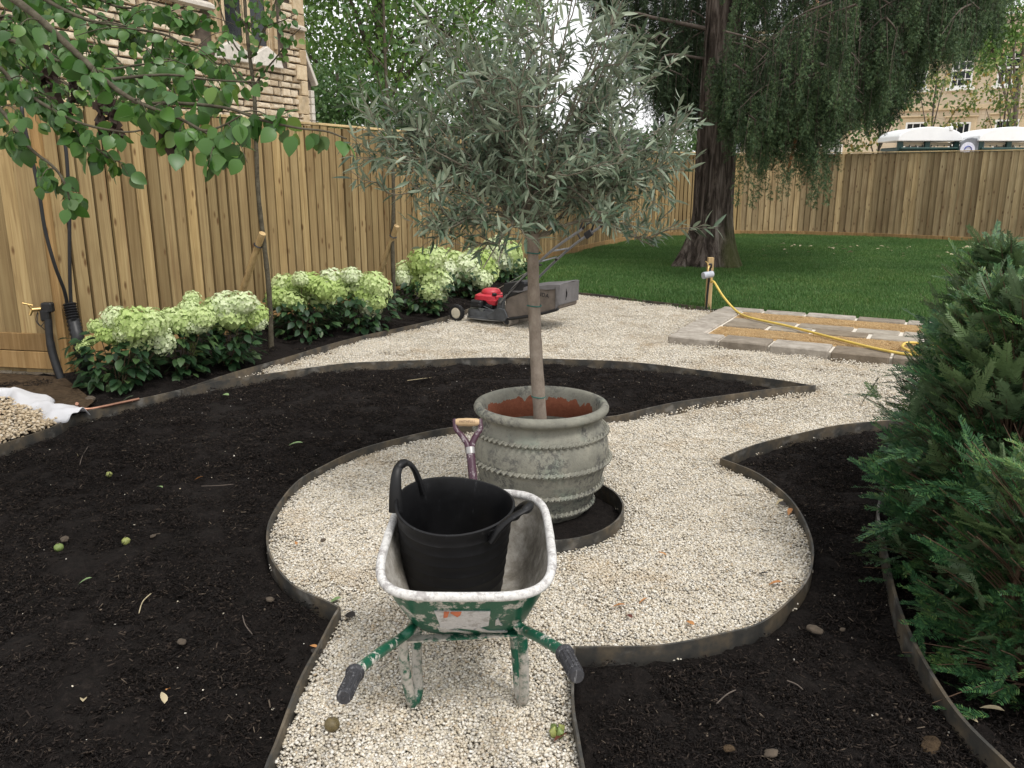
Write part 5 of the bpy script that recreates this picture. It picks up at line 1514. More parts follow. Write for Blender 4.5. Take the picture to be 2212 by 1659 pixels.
# ------------------------------------------------------------------ young pear trees on stakes, and the pear that overhangs from the left
M_PEAR = leaf_mat('pear_leaf', [(0, (.030, .085, .016)), (.5, (.055, .140, .026)), (.85, (.085, .19, .035)), (1, (.16, .25, .05))], (.10, .17, .06), .35, .38, .5)
M_PEARD = leaf_mat('pear_leaf_shade', [(0, (.022, .062, .016)), (.6, (.040, .10, .024)), (1, (.08, .16, .035))], (.07, .13, .045), .3, .4, .5)
M_PBARK = bark('pear_bark', (.035, .030, .022), (.075, .065, .045), (.12, .11, .08), (10, 10, 10), .3)
PL_V, PL_F = leaf_tpl(.40, .18, .20, n=6)
PL_V = np.concatenate([PL_V, np.array([(-.012, -.42, .02), (.012, -.42, .02), (.012, .05, .004), (-.012, .05, .004)])]); PL_F = np.concatenate([PL_F, np.array([[len(PL_V) - 4, len(PL_V) - 3, len(PL_V) - 2, len(PL_V) - 1]])])
rng = np.random.default_rng(51)
def young_pear(base_px, label, pts, forks, nleaf, stake, seed, Y):
    r_ = np.random.default_rng(seed)
    B = at(*base_px, .06); B = Vector((B.x, B.y, .04)); Y = B.y
    t = thing('pear_tree', label, 'tree', B, 0, 'staked young pear trees by the left fence')
    Q = crom([B + Vector((0, 0, -.1))] + [atY(x, y, Y) for x, y in pts], 6)
    a = Acc(); rr = list(np.linspace(.026, .012, len(Q)))
    rr = [q + .003 * max(0, math.sin(i * 2.1)) for i, q in enumerate(rr)]
    a.tube([q - B for q in Q], rr, 9); link('trunk', a.mesh('trunk', True, M_PBARK), None, t)
    P, D, Sz = [], [], []
    for f in forks:
        Qf = crom([atY(x, y, Y + f[0] * i * .25) for i, (x, y) in enumerate(f[1])], 6)
        a = Acc(); a.tube([q - B for q in Qf], list(np.linspace(.010, .003, len(Qf))), 6); link('branch', a.mesh('branch', True, M_PBARK), None, t)
        for k in range(nleaf):
            i = int(r_.integers(2, len(Qf))); o = Vector(r_.normal(0, .05, 3)); P.append((Qf[i] + o)[:]); D.append((r_.normal(0, .6), r_.normal(0, .6), -.7)); Sz.append(r_.uniform(.05, .08))
    P = np.array(P); MM = frames(np.array(D), np.array(Sz), up=(0, -.6, .5), roll=.6, rng=r_)
    V, F = stamp(PL_V, PL_F, MM, P - np.array(B[:]))
    tag(link('foliage', mesh_np('foliage', V, F, True, M_PEAR), None, t), kind='stuff')
    (s0, s1, lab) = stake
    p0 = atY(s0[0], s0[1], B.y + .22); p1 = atY(s1[0], s1[1], B.y - .06); d = (p1 - p0).normalized(); p0 = p0 - d * (p0.z / d.z)
    so = thing('tree_stake', lab, 'stake', p0, 0, 'round wooden tree stakes')
    b = MB(); b.tube([Vector(), p1 - p0], [.032, .032], 14); b.build('pole', M_STAKE, so, smooth=True)
    c = p1 + (p0 - p1).normalized() * .14; ax = (p1 - p0).normalized()
    u_ = ax.cross(Vector((0, 0, 1))).normalized(); w_ = u_.cross(ax)
    b = MB(); b.tube([c - p0 + (u_ * math.cos(q) + w_ * math.sin(q)) * .036 for q in np.linspace(0, 2 * math.pi, 19)], [.010] * 19, 6, cap=False, flat=.5)
    b.tube([c - p0, min(Q, key=lambda z: (z - c).length) - p0], [.012, .012], 6); b.build('strap', M_BLACKPLASTIC, so, smooth=True)
    return t
young_pear((585, 748), 'staked young pear tree with an open upright crown in front of the church', [(582, 640), (572, 540), (558, 420), (553, 300), (549, 200), (538, 110), (530, 20), (526, -60)],
    [(.3, [(548, 190), (515, 160), (480, 120), (462, 95)]), (-.2, [(546, 190), (575, 150), (600, 120), (625, 85), (650, 60)]), (.2, [(538, 125), (512, 105), (490, 60), (470, 0), (455, -50)]), (-.3, [(538, 128), (555, 110), (575, 60), (610, 45), (640, 30)]), (.1, [(534, 60), (512, 25), (490, -30)]), (.2, [(534, 70), (552, 30), (560, -30)]), (-.2, [(560, 80), (585, 35), (600, -20)])], 28,
    ((520, 640), (567, 504), 'leaning round wooden stake strapped to the first young pear tree'), 1, 0)
young_pear((852, 682), 'second staked young pear tree partly behind the olive crown', [(850, 600), (848, 520), (850, 440), (848, 340), (838, 230), (832, 120), (828, 0), (826, -60)],
    [(.3, [(846, 290), (815, 240), (785, 190), (770, 150)]), (.2, [(840, 240), (820, 180), (800, 100), (790, 30)]), (-.3, [(838, 230), (860, 180), (880, 100)]), (.1, [(834, 150), (800, 110), (760, 60), (740, 0)]), (.2, [(832, 120), (850, 60), (860, -20)]), (-.2, [(830, 60), (800, 20), (780, -40)])], 26,
    ((812, 616), (857, 488), 'leaning round wooden stake strapped to the second young pear tree'), 2, 0)

M_DEADLEAF = plain('dead_brown_leaf', (.030, .017, .011), .8, 0, .4, 20)
# overhanging pear: trunk just outside the left edge, long branches in front of the fence
PB = Vector((-3.15, 3.9, -.05))
pear = thing('pear_tree', 'pear tree with large round leaves hanging in from the top left corner', 'tree', PB)
a = Acc(); Q = crom([PB, PB + Vector((.03, 0, .9)), PB + Vector((.08, -.05, 1.9)), PB + Vector((.05, 0, 3.4)), PB + Vector((.1, 0, 4.2))], 6)
a.tube([q - PB for q in Q], list(np.linspace(.075, .04, len(Q))), 12); link('trunk', a.mesh('trunk', True, M_PBARK), None, pear)
rootz = PB + Vector((.08, 0, 2.15)); rooth = PB + Vector((.07, 0, 3.1))
brs = [
    (rooth, [(-60, -60, 3.2), (60, 20, 3.0), (160, 110, 2.9), (235, 180, 2.8), (300, 222, 2.75), (400, 262, 2.7), (503, 322, 2.65)], .017, 70, 0),
    (None, [(235, 172, 2.85), (300, 165, 2.9), (370, 162, 2.9), (450, 172, 2.9), (560, 178, 2.85)], .006, 26, 0),
    (None, [(330, 222, 2.75), (420, 225, 2.75), (500, 236, 2.7), (560, 258, 2.7), (640, 276, 2.65), (705, 284, 2.65), (748, 300, 2.6)], .006, 34, 0),
    (None, [(400, 262, 2.7), (440, 282, 2.65), (480, 272, 2.62), (520, 250, 2.6)], .005, 18, 0),
    (rootz, [(-80, 180, 3.4), (0, 235, 3.2), (60, 315, 3.1), (120, 365, 3.05), (145, 410, 3.0), (150, 440, 3.0)], .010, 44, .0),
    (rootz, [(-60, 130, 3.5), (40, 190, 3.4), (110, 235, 3.3), (180, 268, 3.25), (270, 285, 3.2), (330, 275, 3.2)], .010, 66, 0),
    (None, [(110, 235, 3.3), (160, 280, 3.3), (220, 330, 3.3), (250, 350, 3.3)], .005, 26, 0),
    (rooth, [(-80, 40, 3.6), (30, 90, 3.5), (120, 130, 3.4), (210, 150, 3.4), (300, 140, 3.4), (380, 130, 3.4)], .011, 110, .1),
    (rooth, [(-60, -80, 3.8), (80, -10, 3.7), (180, 40, 3.6), (280, 60, 3.6), (370, 80, 3.5), (420, 120, 3.5)], .012, 120, .1),
    (rooth, [(0, -90, 4.0), (140, -50, 3.9), (240, 10, 3.8), (330, 20, 3.7), (400, 40, 3.7)], .010, 100, .1),
    (rooth, [(-100, 0, 4.4), (40, 40, 4.3), (140, 90, 4.2), (230, 110, 4.2), (310, 190, 4.1)], .010, 130, .2),
    (rootz, [(-100, 100, 4.5), (20, 130, 4.4), (100, 160, 4.3), (180, 200, 4.2), (260, 230, 4.1)], .010, 110, .2),
    (rooth, [(-80, -60, 4.8), (60, -20, 4.7), (180, 20, 4.6), (300, 90, 4.5), (350, 150, 4.4)], .010, 130, .2),
]
P, D, Sz = [], [], []; dark = []
for src, L, r0, nl, spread in brs:
    pts = [atY(x, y, Y) for x, y, Y in L]
    if src is not None: pts = [src] + pts
    Q = crom(pts, 7); a = Acc(); a.tube([q - PB for q in Q], list(np.linspace(r0, .0025, len(Q))), 7)
    link('branch', a.mesh('branch', True, M_PBARK), None, pear)
    lo = 6 if src is not None else 0
    sprigs = [Q[lo:]]; ta = Acc()
    for _ in range(max(2, nl // 8)):
        i = int(rng.integers(lo, len(Q))); tl = rng.uniform(.05, .13) + spread * rng.uniform(.5, 1.6)
        dv = Vector((rng.normal(.2, .7), rng.normal(0, .7), rng.normal(-.35, .5))).normalized()
        q2 = crom([Q[i], Q[i] + dv * tl * .5 + Vector((0, 0, .01)), Q[i] + dv * tl + Vector((0, 0, -.02))], 3)
        ta.tube([q - PB for q in q2], list(np.linspace(.0028, .0014, len(q2))), 4); sprigs.append(q2[1:])
    tag(link('twigs', ta.mesh('twigs', True, M_PBARK), None, pear), kind='stuff')
    for k in range(int(nl * (2.3 if spread else 1.8))):
        sq = sprigs[0] if rng.uniform() < .3 else sprigs[int(rng.integers(0, len(sprigs)))]
        q = sq[int(rng.integers(0, len(sq)))]; s_ = rng.uniform(.040, .068) * (.85 if spread else 1)
        dv = Vector((rng.normal(.05, .55), rng.normal(0, .55), -.85 + rng.normal(0, .4))).normalized()
        P.append((q + dv * s_ * .40)[:]); D.append(dv[:]); Sz.append(s_)
P, D, Sz = np.array(P), np.array(D), np.array(Sz)
print('pear leaves', len(P))
plant_leaves(pear, PB, P, frames(D, Sz, up=(.1, -.8, .5), roll=.55, rng=rng), PL_V, PL_F, M_PEAR, 290, shape='pear_leaf')
for px0, py0, px1, py1, Y in ((80, 90, 110, 190, 3.6), (110, 200, 125, 260, 3.55), (165, 150, 150, 230, 3.5), (225, 190, 260, 290, 3.35), (205, 220, 240, 285, 3.35), (366, 285, 372, 322, 2.75)):
    Vs, Fs = [], []
    for i in range(30):
        t = i / 29; c = atY(px0 + (px1 - px0) * t + rng.normal(0, 7), py0 + (py1 - py0) * t + rng.normal(0, 6), Y) - PB
        d = Vector(rng.normal(0, 1, 3)); d.z = -abs(d.z) - .5; d.normalize(); s = d.cross(Vector(rng.normal(0, 1, 3))).normalized(); L = rng.uniform(.028, .055); q = len(Vs)
        n_ = d.cross(s) * rng.uniform(-.02, .02)
        Vs += [tuple(c), tuple(c + d * L * .5 + s * L * .35 + n_), tuple(c + d * L), tuple(c + d * L * .5 - s * L * .35 - n_)]; Fs.append((q, q + 1, q + 2, q + 3))
    link('dead_leaf_cluster', mesh_np('dead_leaves', np.array(Vs), np.array(Fs), True, M_DEADLEAF if 'M_DEADLEAF' in globals() else None), None, pear)
def lettering(name, curve, mat):
    t = bpy.data.objects.new('tmp', curve); COL.objects.link(t)
    bpy.context.view_layer.update()
    me = bpy.data.meshes.new_from_object(t.evaluated_get(bpy.context.evaluated_depsgraph_get())); me.name = name
    bpy.data.objects.remove(t); me.materials.clear(); me.materials.append(mat)
    return link(name, me)
# ------------------------------------------------------------------ wheelbarrow
def splatter(name, paint, splash, amount, scale=14, zsplit=None):
    m = Mat(name, .55, 0, .4)
    v = m.coord('Object')
    n = m.noise(v, scale, 6, .7); f = m.noise(v, scale * 5, 4, .7)
    k = m.bw(n, .62 - amount * .35, .66 - amount * .35)
    k = m.math('MULTIPLY', k, m.ramp(f, [(.35, (.35, .35, .35)), (.5, (1, 1, 1))]))
    col = m.mix(k, m.ramp(f, [(.3, tuple(c * .75 for c in paint)), (.7, paint)]), m.ramp(f, [(.3, tuple(c * .72 for c in splash)), (.7, splash)]))
    r = m.bw(m.noise(v, scale * .8, 5, .7), .62, .70)
    col = m.mix(m.math('MULTIPLY', r, .55), col, (.13, .065, .035))
    m.color(col); m.roughness(m.bw(k, -.6, 1.2)); m.bump(n, .25, .004)
    return m.m
M_BGREEN = splatter('plaster_spattered_green_paint', (.012, .105, .060), (.56, .53, .48), .24)
M_BLEG = splatter('plaster_caked_green_tube', (.014, .10, .060), (.46, .43, .38), .5, 9)
M_BRIM = splatter('plaster_white_rim', (.40, .38, .37), (.64, .63, .61), .58, 16)
m = Mat('dried_plaster_inside', .9, 0, .2)
v = m.coord('Object')
n = m.noise(v, 7, 7, .7); f = m.noise(v, 45, 5, .7)
col = m.ramp(n, [(.28, (.10, .09, .075)), (.45, (.26, .24, .205)), (.6, (.44, .42, .385)), (.8, (.62, .61, .59))])
col = m.mix(.6, col, m.ramp(f, [(.3, (.6, .58, .55)), (.7, (1.15, 1.13, 1.1))]), 'MULTIPLY')
m.color(col); m.bump(f, .6, .006)
M_BIN = m.m
m = Mat('scuffed_grip', .6, 0, .4)
v = m.coord('Object', (1, 1, 1))
mp = m.node('ShaderNodeMapping'); mp.inputs['Scale'].default_value = (60, 60, 8); m.put(v, mp.inputs[0])
m.color(m.mix(m.bw(m.noise(mp.outputs[0], 1.5, 5, .7), .55, .68), (.028, .028, .032), (.20, .20, .21)))
M_GRIP = m.m
BX = -.14
bar = thing('wheelbarrow', 'plaster spattered green wheelbarrow on the gravel carrying a black tub', 'wheelbarrow', (BX, 2.45, 0))
def ring(yn, yf, zn, zf, hwn, hwf, e, n=48, x0=0.0):
    out = []
    for i in range(n):
        a = 2 * math.pi * i / n; c, s = math.cos(a), math.sin(a)
        c = math.copysign(abs(c) ** (2 / e), c); s = math.copysign(abs(s) ** (2 / e), s)
        t = (s + 1) / 2
        out.append(Vector((x0 + c * (hwn + (hwf - hwn) * t), yn + (yf - yn) * t - 2.45, zn + (zf - zn) * t + .012 * math.sin(math.pi * t))))
    return out
def loft(rings, close_last=True):
    n = len(rings[0]); V = [p for r in rings for p in r]; F = []
    for k in range(len(rings) - 1):
        for i in range(n):
            j = (i + 1) % n; F.append((k * n + i, k * n + j, (k + 1) * n + j, (k + 1) * n + i))
    if close_last: F.append(tuple((len(rings) - 1) * n + i for i in range(n)))
    return V, F
RIM = ring(2.175, 2.80, .515, .585, .268, .250, 4.2)
M1 = ring(2.225, 2.79, .430, .50, .243, .235, 4.2)
M2 = ring(2.295, 2.785, .335, .40, .205, .20, 4.4)
BOT = ring(2.335, 2.76, .296, .315, .178, .17, 4.6)
BO2 = ring(2.36, 2.73, .292, .308, .15, .14, 4.6)
def shrink(r, d): 
    c = sum(r, Vector()) / len(r); return [p - (Vector((p.x, p.y, 0)) - Vector((c.x, c.y, 0))).normalized() * d for p in r]
b = MB(); V, F = loft([RIM, M1, M2, BOT, BO2]); b.add(V, F); b.build('tray', M_BGREEN, bar, smooth=True, auto=R(70))
b = MB(); V, F = loft([[p + Vector((0, 0, .001)) for p in shrink(RIM, .001)], shrink(M1, .004), shrink(M2, .005), [p + Vector((0, 0, .006)) for p in shrink(BOT, .006)], [p + Vector((0, 0, .006)) for p in BO2]]); b.add(V, F)
for f_ in range(len(b.f)): b.f[f_] = tuple(reversed(b.f[f_]))
o = b.build('tray_lining', M_BIN, bar, smooth=True, auto=R(70))
b = MB()
R2 = [p for p in RIM] + [RIM[0], RIM[1]]
Pt, Ft = tube_arr([p * 1.0 + (Vector((p.x, p.y, 0)).normalized() * .004) for p in RIM] + [RIM[0] + Vector((RIM[0].x, RIM[0].y, 0)).normalized() * .004], .0145, 10, 1.0)
Pt = np.array(Pt); b.add(Pt, Ft); o = b.build('rim', M_BRIM, bar, smooth=True)
# paper label with an orange scrap on the back of the tray
lab = [(-.085, .052), (.090, .050), (.082, -.030), (.030, -.052), (.055, -.062), (-.02, -.045), (-.045, -.052), (-.072, -.046)]
cl = atY(1000, 1333, 2.27); sl = math.atan2(.335 - .43, 2.295 - 2.225)
tray_y = lambda z: float(np.interp(z, [.292, .335, .430, .515], [2.345, 2.295, 2.225, 2.175]))
def on_tray(x, dz, out): z = .395 + dz; return Vector((x, tray_y(z) - out - 2.45 + .0, z))
xl = cl.x - BX
b = MB(); V = [on_tray(xl + x * .95, z_, .004) for x, z_ in lab] + [on_tray(xl + x * .95, z_, -.010) for x, z_ in lab]; n = len(lab)
b.add(V, [tuple(range(n)), tuple(range(2 * n - 1, n - 1, -1))] + [(i, n + i, n + (i + 1) % n, (i + 1) % n) for i in range(n)])
b.build('label', splatter('worn_white_label', (.62, .61, .62), (.45, .43, .42), .3, 20), bar)
M_SMEAR = splatter('white_paint_smear', (.60, .59, .58), (.42, .41, .39), .3, 24)
for poly in (((-.08, -.040), (-.060, -.036), (-.050, -.050), (-.015, -.060), (.02, -.074), (-.005, -.080), (-.05, -.073), (-.062, -.082), (-.075, -.070)), ((.045, -.038), (.060, -.050), (.078, -.064), (.125, -.070), (.135, -.080), (.09, -.083), (.058, -.076), (.035, -.056)), ((.10, .0), (.108, .012), (.112, -.012), (.120, -.030), (.108, -.024), (.098, -.030))):
    b = MB(); V = [on_tray(xl + x, z_, .0045) for x, z_ in poly] + [on_tray(xl + x, z_, -.008) for x, z_ in poly]; n = len(poly)
    b.add(V, [tuple(range(n)), tuple(range(2 * n - 1, n - 1, -1))] + [(i, n + i, n + (i + 1) % n, (i + 1) % n) for i in range(n)]); b.build('paint_smear', M_SMEAR, bar)
M_ORANGE = plain('orange_print', (.55, .16, .075), .6, 0, .15, 60)
for poly in (((-.052, .050), (-.036, .050), (-.044, .020), (-.056, .018)), ((-.030, .050), (.0, .050), (-.004, .034), (-.014, .022), (-.034, .044))):
    b = MB(); V = [on_tray(xl + x, z_, .0065) for x, z_ in poly] + [on_tray(xl + x, z_, .003) for x, z_ in poly]; n = len(poly)
    b.add(V, [tuple(range(n)), tuple(range(2 * n - 1, n - 1, -1))] + [(i, n + i, n + (i + 1) % n, (i + 1) % n) for i in range(n)]); b.build('orange_scrap', M_ORANGE, bar)
OB = Vector((BX, 2.45, 0))
def rb(px, py, Y): return atY(px, py, Y) - OB
for sgn, bend, foot, inner, coll, end in ((-1, (864, 1380), (888, 1523), (901, 1372), (768, 1452), (742, 1508)), (1, (1130, 1360), (1133, 1517), (1110, 1368), (1219, 1410), (1247, 1462))):
    pb_ = rb(*bend, 2.30); pf_ = at(*foot, .012) - OB; pi_ = rb(*inner, 2.43); pc_ = rb(*coll, 1.95); pe_ = rb(*end, 1.80)
    mid = pb_.lerp(pc_, .42) + Vector((0, 0, .004))
    b = MB(); Q = crom([pi_ + Vector((0, .10, .02)), pb_ + Vector((-sgn * .028, .03, .012)), pb_, mid, pc_.lerp(mid, .12), pc_ + (pe_ - pc_) * .3], 7); b.tube(Q, .0158, 12); b.build('handle', M_BLEG if sgn > 5 else M_BGREEN, bar, smooth=True)
    low = pf_ + Vector((0, .004, .002))
    Q = crom([pb_ + Vector((-sgn * .004, .012, .0)), pb_.lerp(low, .5) + Vector((sgn * .0, 0, 0)), low + Vector((-.002 * sgn, -.012, .022)), low + Vector((-sgn * .010, .012, 0)), low + Vector((-sgn * .020, .035, .030)), pi_.lerp(low, .45) + Vector((-sgn * .006, .02, 0)), pi_], 7)
    b = MB(); b.tube(Q, .0168, 12); b.build('leg', M_BLEG, bar, smooth=True)
    ax = (pe_ - pc_).normalized(); b = MB()
    L = (pe_ - pc_).length
    b.tube([pc_ - ax * .002, pc_ + ax * .004, pc_ + ax * .012, pc_ + ax * .016, pc_ + ax * .02, pc_ + ax * (L - .006), pe_], [.018, .0255, .0255, .021, .0195, .0195, .0165], 16)
    u_ = ax.cross(Vector((0, 0, 1))).normalized(); w_ = u_.cross(ax)
    for k in range(12):
        a = k * math.pi / 6; o_ = (u_ * math.cos(a) + w_ * math.sin(a)) * .0192
        b.tube([pc_ + ax * .026 + o_, pe_ - ax * .014 + o_], .0022, 5)
    b.tube([pe_ - ax * .001, pe_ + ax * .002], [.006, .005], 8)
    b.build('grip', M_GRIP, bar, smooth=True)
    # chassis rail on to the wheel
    b = MB(); b.tube(crom([pi_ + Vector((0, .02, .0)), Vector((sgn * .13, .15, .27)), Vector((sgn * .07, .50, .20))], 6), .014, 10); b.build('rail', M_BLEG, bar, smooth=True)
b = MB(); p0, p1 = rb(868, 1382, 2.33), rb(1128, 1366, 2.33); c = (p0 + p1) / 2
b.box(c, ((p1 - p0).length * .92, .035, .006), Matrix.Rotation(-math.atan2(p1.z - p0.z, p1.x - p0.x), 3, 'Y')); b.build('cross_brace', M_BLEG, bar)
wh = thing('wheel', None, None); wh.parent = bar; wh.location = (0, .50, .20)
b = MB(); b.lathe([(.075, -.03), (.13, -.045), (.175, -.042), (.195, -.02), (.197, 0), (.195, .02), (.175, .042), (.13, .045), (.075, .03)], 28); b.build('tyre', M_BLACKPLASTIC, wh, rot=(0, R(90), 0), smooth=True)
b = MB(); b.lathe([(0, -.03), (.03, -.05), (.08, -.03), (.08, .03), (.03, .05), (0, .03)], 20); b.build('hub', M_BGREEN, wh, rot=(0, R(90), 0), smooth=True)

# ------------------------------------------------------------------ black tub in the barrow
m = Mat('scuffed_black_rubber', .45, 0, .3)
v = m.coord('Object')
n = m.noise(v, 6, 6, .7)
mp = m.node('ShaderNodeMapping'); mp.inputs['Scale'].default_value = (30, 30, 6); m.put(v, mp.inputs[0])
f = m.noise(mp.outputs[0], 1.4, 6, .8)
k = m.math('MULTIPLY', m.bw(f, .60, .70), m.bw(n, .46, .62))
m.color(m.mix(m.math('MULTIPLY', k, .55), m.ramp(n, [(.3, (.0035, .0035, .004)), (.7, (.008, .008, .009))]), (.13, .13, .14)))
m.roughness(m.bw(n, -.15, 1.2))
M_TUB = m.m
TC = Vector((BX - .062, 2.592, .322))
tub = thing('tub', 'black flexible builders tub with two loop handles standing in the wheelbarrow', 'tub', TC)
axis = Vector((.045, -.130, .99)).normalized(); tub.rotation_mode = 'QUATERNION'; tub.rotation_quaternion = axis.to_track_quat('Z', 'Y') @ Matrix.Rotation(0, 3, 'Z').to_quaternion()
TQ = tub.rotation_quaternion.copy()
Hh, R0, R1 = .338, .163, .190
def tub_r(z): return R0 + (R1 - R0) * (z / Hh) ** .9
def tub_pt(a, z, dr=0.0):
    r = tub_r(z) + dr; dip = -.016 * (1 - math.cos(2 * (a - TA))) / 2 * (z / Hh) ** 3
    return Vector((r * 1.015 * math.cos(a), r * .985 * math.sin(a), z + dip))
# handle direction in the tub's own frame
inv = TQ.inverted()
TA = math.atan2(*( (inv @ Vector((-.87, .42, 0)))[i] for i in (1, 0)))
zs = [0, .012] + [k * .0455 + .02 for k in range(0, 7)] + [Hh - .012, Hh]
zo = []
for k in range(7): zo += [.03 + k * .042, .033 + k * .042, .036 + k * .042]
zo = sorted(set([0.0, .01] + zo + [.31, Hh - .010, Hh]))
n = 72; V = []; F = []
for z in zo:
    rb_ = .0016 if any(abs(z - (.033 + k * .042)) < 1e-6 for k in range(7)) else 0
    V += [tub_pt(2 * math.pi * i / n, z, rb_ + (.005 if z >= Hh - .0101 else 0)) for i in range(n)]
zi = [Hh + .002, Hh - .004, .24, .16, .08, .012]
for z in zi: V += [tub_pt(2 * math.pi * i / n, z, -.002 if z > Hh else -.0045) for i in range(n)]
m_ = len(zo) + len(zi)
for k in range(m_ - 1):
    for i in range(n):
        j = (i + 1) % n; F.append((k * n + i, k * n + j, (k + 1) * n + j, (k + 1) * n + i))
F.append(tuple((m_ - 1) * n + i for i in range(n))); F.append(tuple(reversed(range(n))))
b = MB(); b.add(V, F); b.build('body', M_TUB, tub, smooth=True, auto=R(60))
for a0, up, lean in ((TA, .088, .010), (TA + math.pi, .055, .065)):
    Pth = []
    for q in np.linspace(-1, 1, 17):
        a = a0 + q * .42 * (1 if abs(q) > .8 else 1)
        h = up * (1 - abs(q) ** 2.6)
        base_ = tub_pt(a, Hh - .004 - .045 * abs(q) ** 6, .006); out = Vector((math.cos(a0), math.sin(a0), 0))
        Pth.append(base_ + Vector((0, 0, h)) + out * lean * (1 - abs(q) ** 2))
    b = MB(); rr = [.015 + .010 * abs(q) ** 3 for q in np.linspace(-1, 1, 17)]
    Vt, Ft = tube_arr(Pth, rr, 10, .55); b.add(Vt, Ft); m2 = len(Vt); b.f += [tuple(range(9, -1, -1)), tuple(range(m2 - 10, m2))]
    b.tube(Pth[5:12], [.004, .013, .015, .0155, .015, .013, .004], 8); b.build('handle', M_TUB, tub, smooth=True)
    # moulded tab where the loop grows from the wall
    b = MB()
    for q in (-1, 1):
        a = a0 + q * .42
        b.tube([tub_pt(a, Hh - .05, -.001), tub_pt(a, Hh - .01, .003)], [.006, .016], 8, flat=.4)
    b.build('handle_tab', M_TUB, tub, smooth=True)
    tg = MB()

# ------------------------------------------------------------------ spade standing behind the tub
M_MAROON = splatter('chipped_maroon_paint', (.060, .022, .038), (.30, .26, .27), .18, 30)
M_ASH = plain('ash_wood_grip', (.47, .33, .19), .55, 0, .2, 18)
SO = Vector((BX + .03, 2.735, .335))
gp = atY(1010, 912, 3.02); sd_ax = (gp - SO)
sp_ = thing('spade', 'spade with maroon shaft and wooden D handle stood behind the tub', 'spade', SO)
ux = Vector((1, 0, 0)); L = sd_ax.length; ax = sd_ax.normalized(); fn = ax.cross(ux).normalized()
def sv(x, l, d=0): return ux * x + ax * l + fn * d
b = MB(); b.tube([sv(0, .22), sv(0, L - .105)], .0165, 14); b.build('shaft', M_MAROON, sp_, smooth=True)
b = MB(); b.tube([sv(0, L - .125), sv(0, L - .10)], .0185, 14); b.build('collar', plain('worn_steel', (.35, .34, .33), .4, .7), sp_, smooth=True)
for s_ in (-1, 1):
    b = MB(); b.tube(crom([sv(s_ * .007, L - .12), sv(s_ * .010, L - .085), sv(s_ * .028, L - .052), sv(s_ * .046, L - .028), sv(s_ * .0475, L - .005), sv(s_ * .047, L + .012)], 6), [.012] * 14 + [.010] * 17, 10, flat=.8); b.build('yoke', M_MAROON, sp_, smooth=True)
b = MB(); b.tube([sv(-.045, L), sv(-.035, L), sv(0, L), sv(.035, L), sv(.045, L)], [.0125, .0145, .0160, .0145, .0125], 14); gr = b.build('grip', M_ASH, sp_, smooth=True)
fc = bpy.data.curves.new('grip_lettering', 'FONT'); fc.body = 'FAITHFULL'; fc.size = .0125; fc.align_x = 'CENTER'; fc.align_y = 'CENTER'; fc.extrude = .0003
fo = lettering('grip_lettering', fc, plain('burnt_print', (.16, .10, .06), .8)); fo.parent = gr
fo.location = sv(0, L) + Vector((0, -.0148, .007)); fo.rotation_euler = (R(63), 0, 0)
b = MB(); V = []
for l_, w_ in ((0.0, .070), (.08, .074), (.17, .074), (.19, .07)):
    for q in np.linspace(-1, 1, 7): V.append(sv(w_ * q, l_ + (.0 if l_ > .01 else .03 * q * q), .012 * q * q))
nb_ = len(V); V += [p + fn * .003 for p in V]
F = []
for k in range(3):
    for i in range(6): F += [(k * 7 + i, k * 7 + i + 1, k * 7 + i + 8, k * 7 + i + 7), (nb_ + k * 7 + i + 1, nb_ + k * 7 + i, nb_ + k * 7 + i + 7, nb_ + k * 7 + i + 8)]
b.add(V, F); b.tube([sv(0, .16, .004), sv(0, .24)], [.012, .018], 10); b.build('blade', M_STEEL, sp_, smooth=True)

# ------------------------------------------------------------------ lawn mower
M_MGREY = plain('worn_grey_paint', (.070, .074, .080), .45, .1, .35, 9)
M_MBLACK = plain('matt_black', (.014, .014, .015), .55, 0, .3, 20)
M_RED = plain('faded_red_paint', (.46, .030, .045), .4, 0, .12, 10)
M_BAGF = plain('dusty_bag_cloth', (.145, .12, .10), .95, 0, .25, 9, .15)
M_BAGT = plain('grey_bag_top', (.125, .118, .118), .85, 0, .2, 7)
M_CHROME = plain('dull_steel_tube', (.20, .205, .215), .35, .5, .15, 12)
M_CREAM = plain('cream_hub', (.56, .51, .40), .6, 0, .15, 9)
rl, wf = at(1095, 706), at(985, 694)
hd = math.atan2(wf.y - rl.y, wf.x - rl.x)
mow = thing('lawn_mower', 'petrol lawn mower with red engine cover and dusty grass bag on the gravel', 'lawn mower', (rl.x, rl.y, 0), hd)
# local x = forward, y = left (towards the camera); the near side wheels stand at y = 0
WB = (wf - rl).length; T = -.50
def mw(mb, name, mat, parent=mow, **k): return mb.build(name, mat, parent, **k)
for y in (0, T):
    w_ = thing('wheel', None, None); w_.parent = mow; w_.location = (WB, y - .02, .10)
    s_ = 1
    b = MB(); b.lathe([(.055, -.022), (.085, -.026), (.097, -.020), (.10, 0), (.097, .020), (.085, .026), (.066, .024), (.062, .018)], 36); mw(b, 'tyre', M_MBLACK, w_, rot=(R(-90), 0, 0), smooth=True)
    b = MB()
    for k in range(30):
        a = k * math.pi / 15; b.box((.099 * math.cos(a), .099 * math.sin(a), .010 if k % 2 else -.010), (.006, .012, .02), Matrix.Rotation(a, 3, 'Z'))
    mw(b, 'tread', M_MBLACK, w_, rot=(R(-90), 0, 0))
    b = MB(); b.lathe([(0, .026), (.052, .025), (.056, .020), (.064, .022), (.064, -.02), (0, -.022)], 28); mw(b, 'hub', M_CREAM, w_, rot=(R(-90), 0, 0), smooth=True)
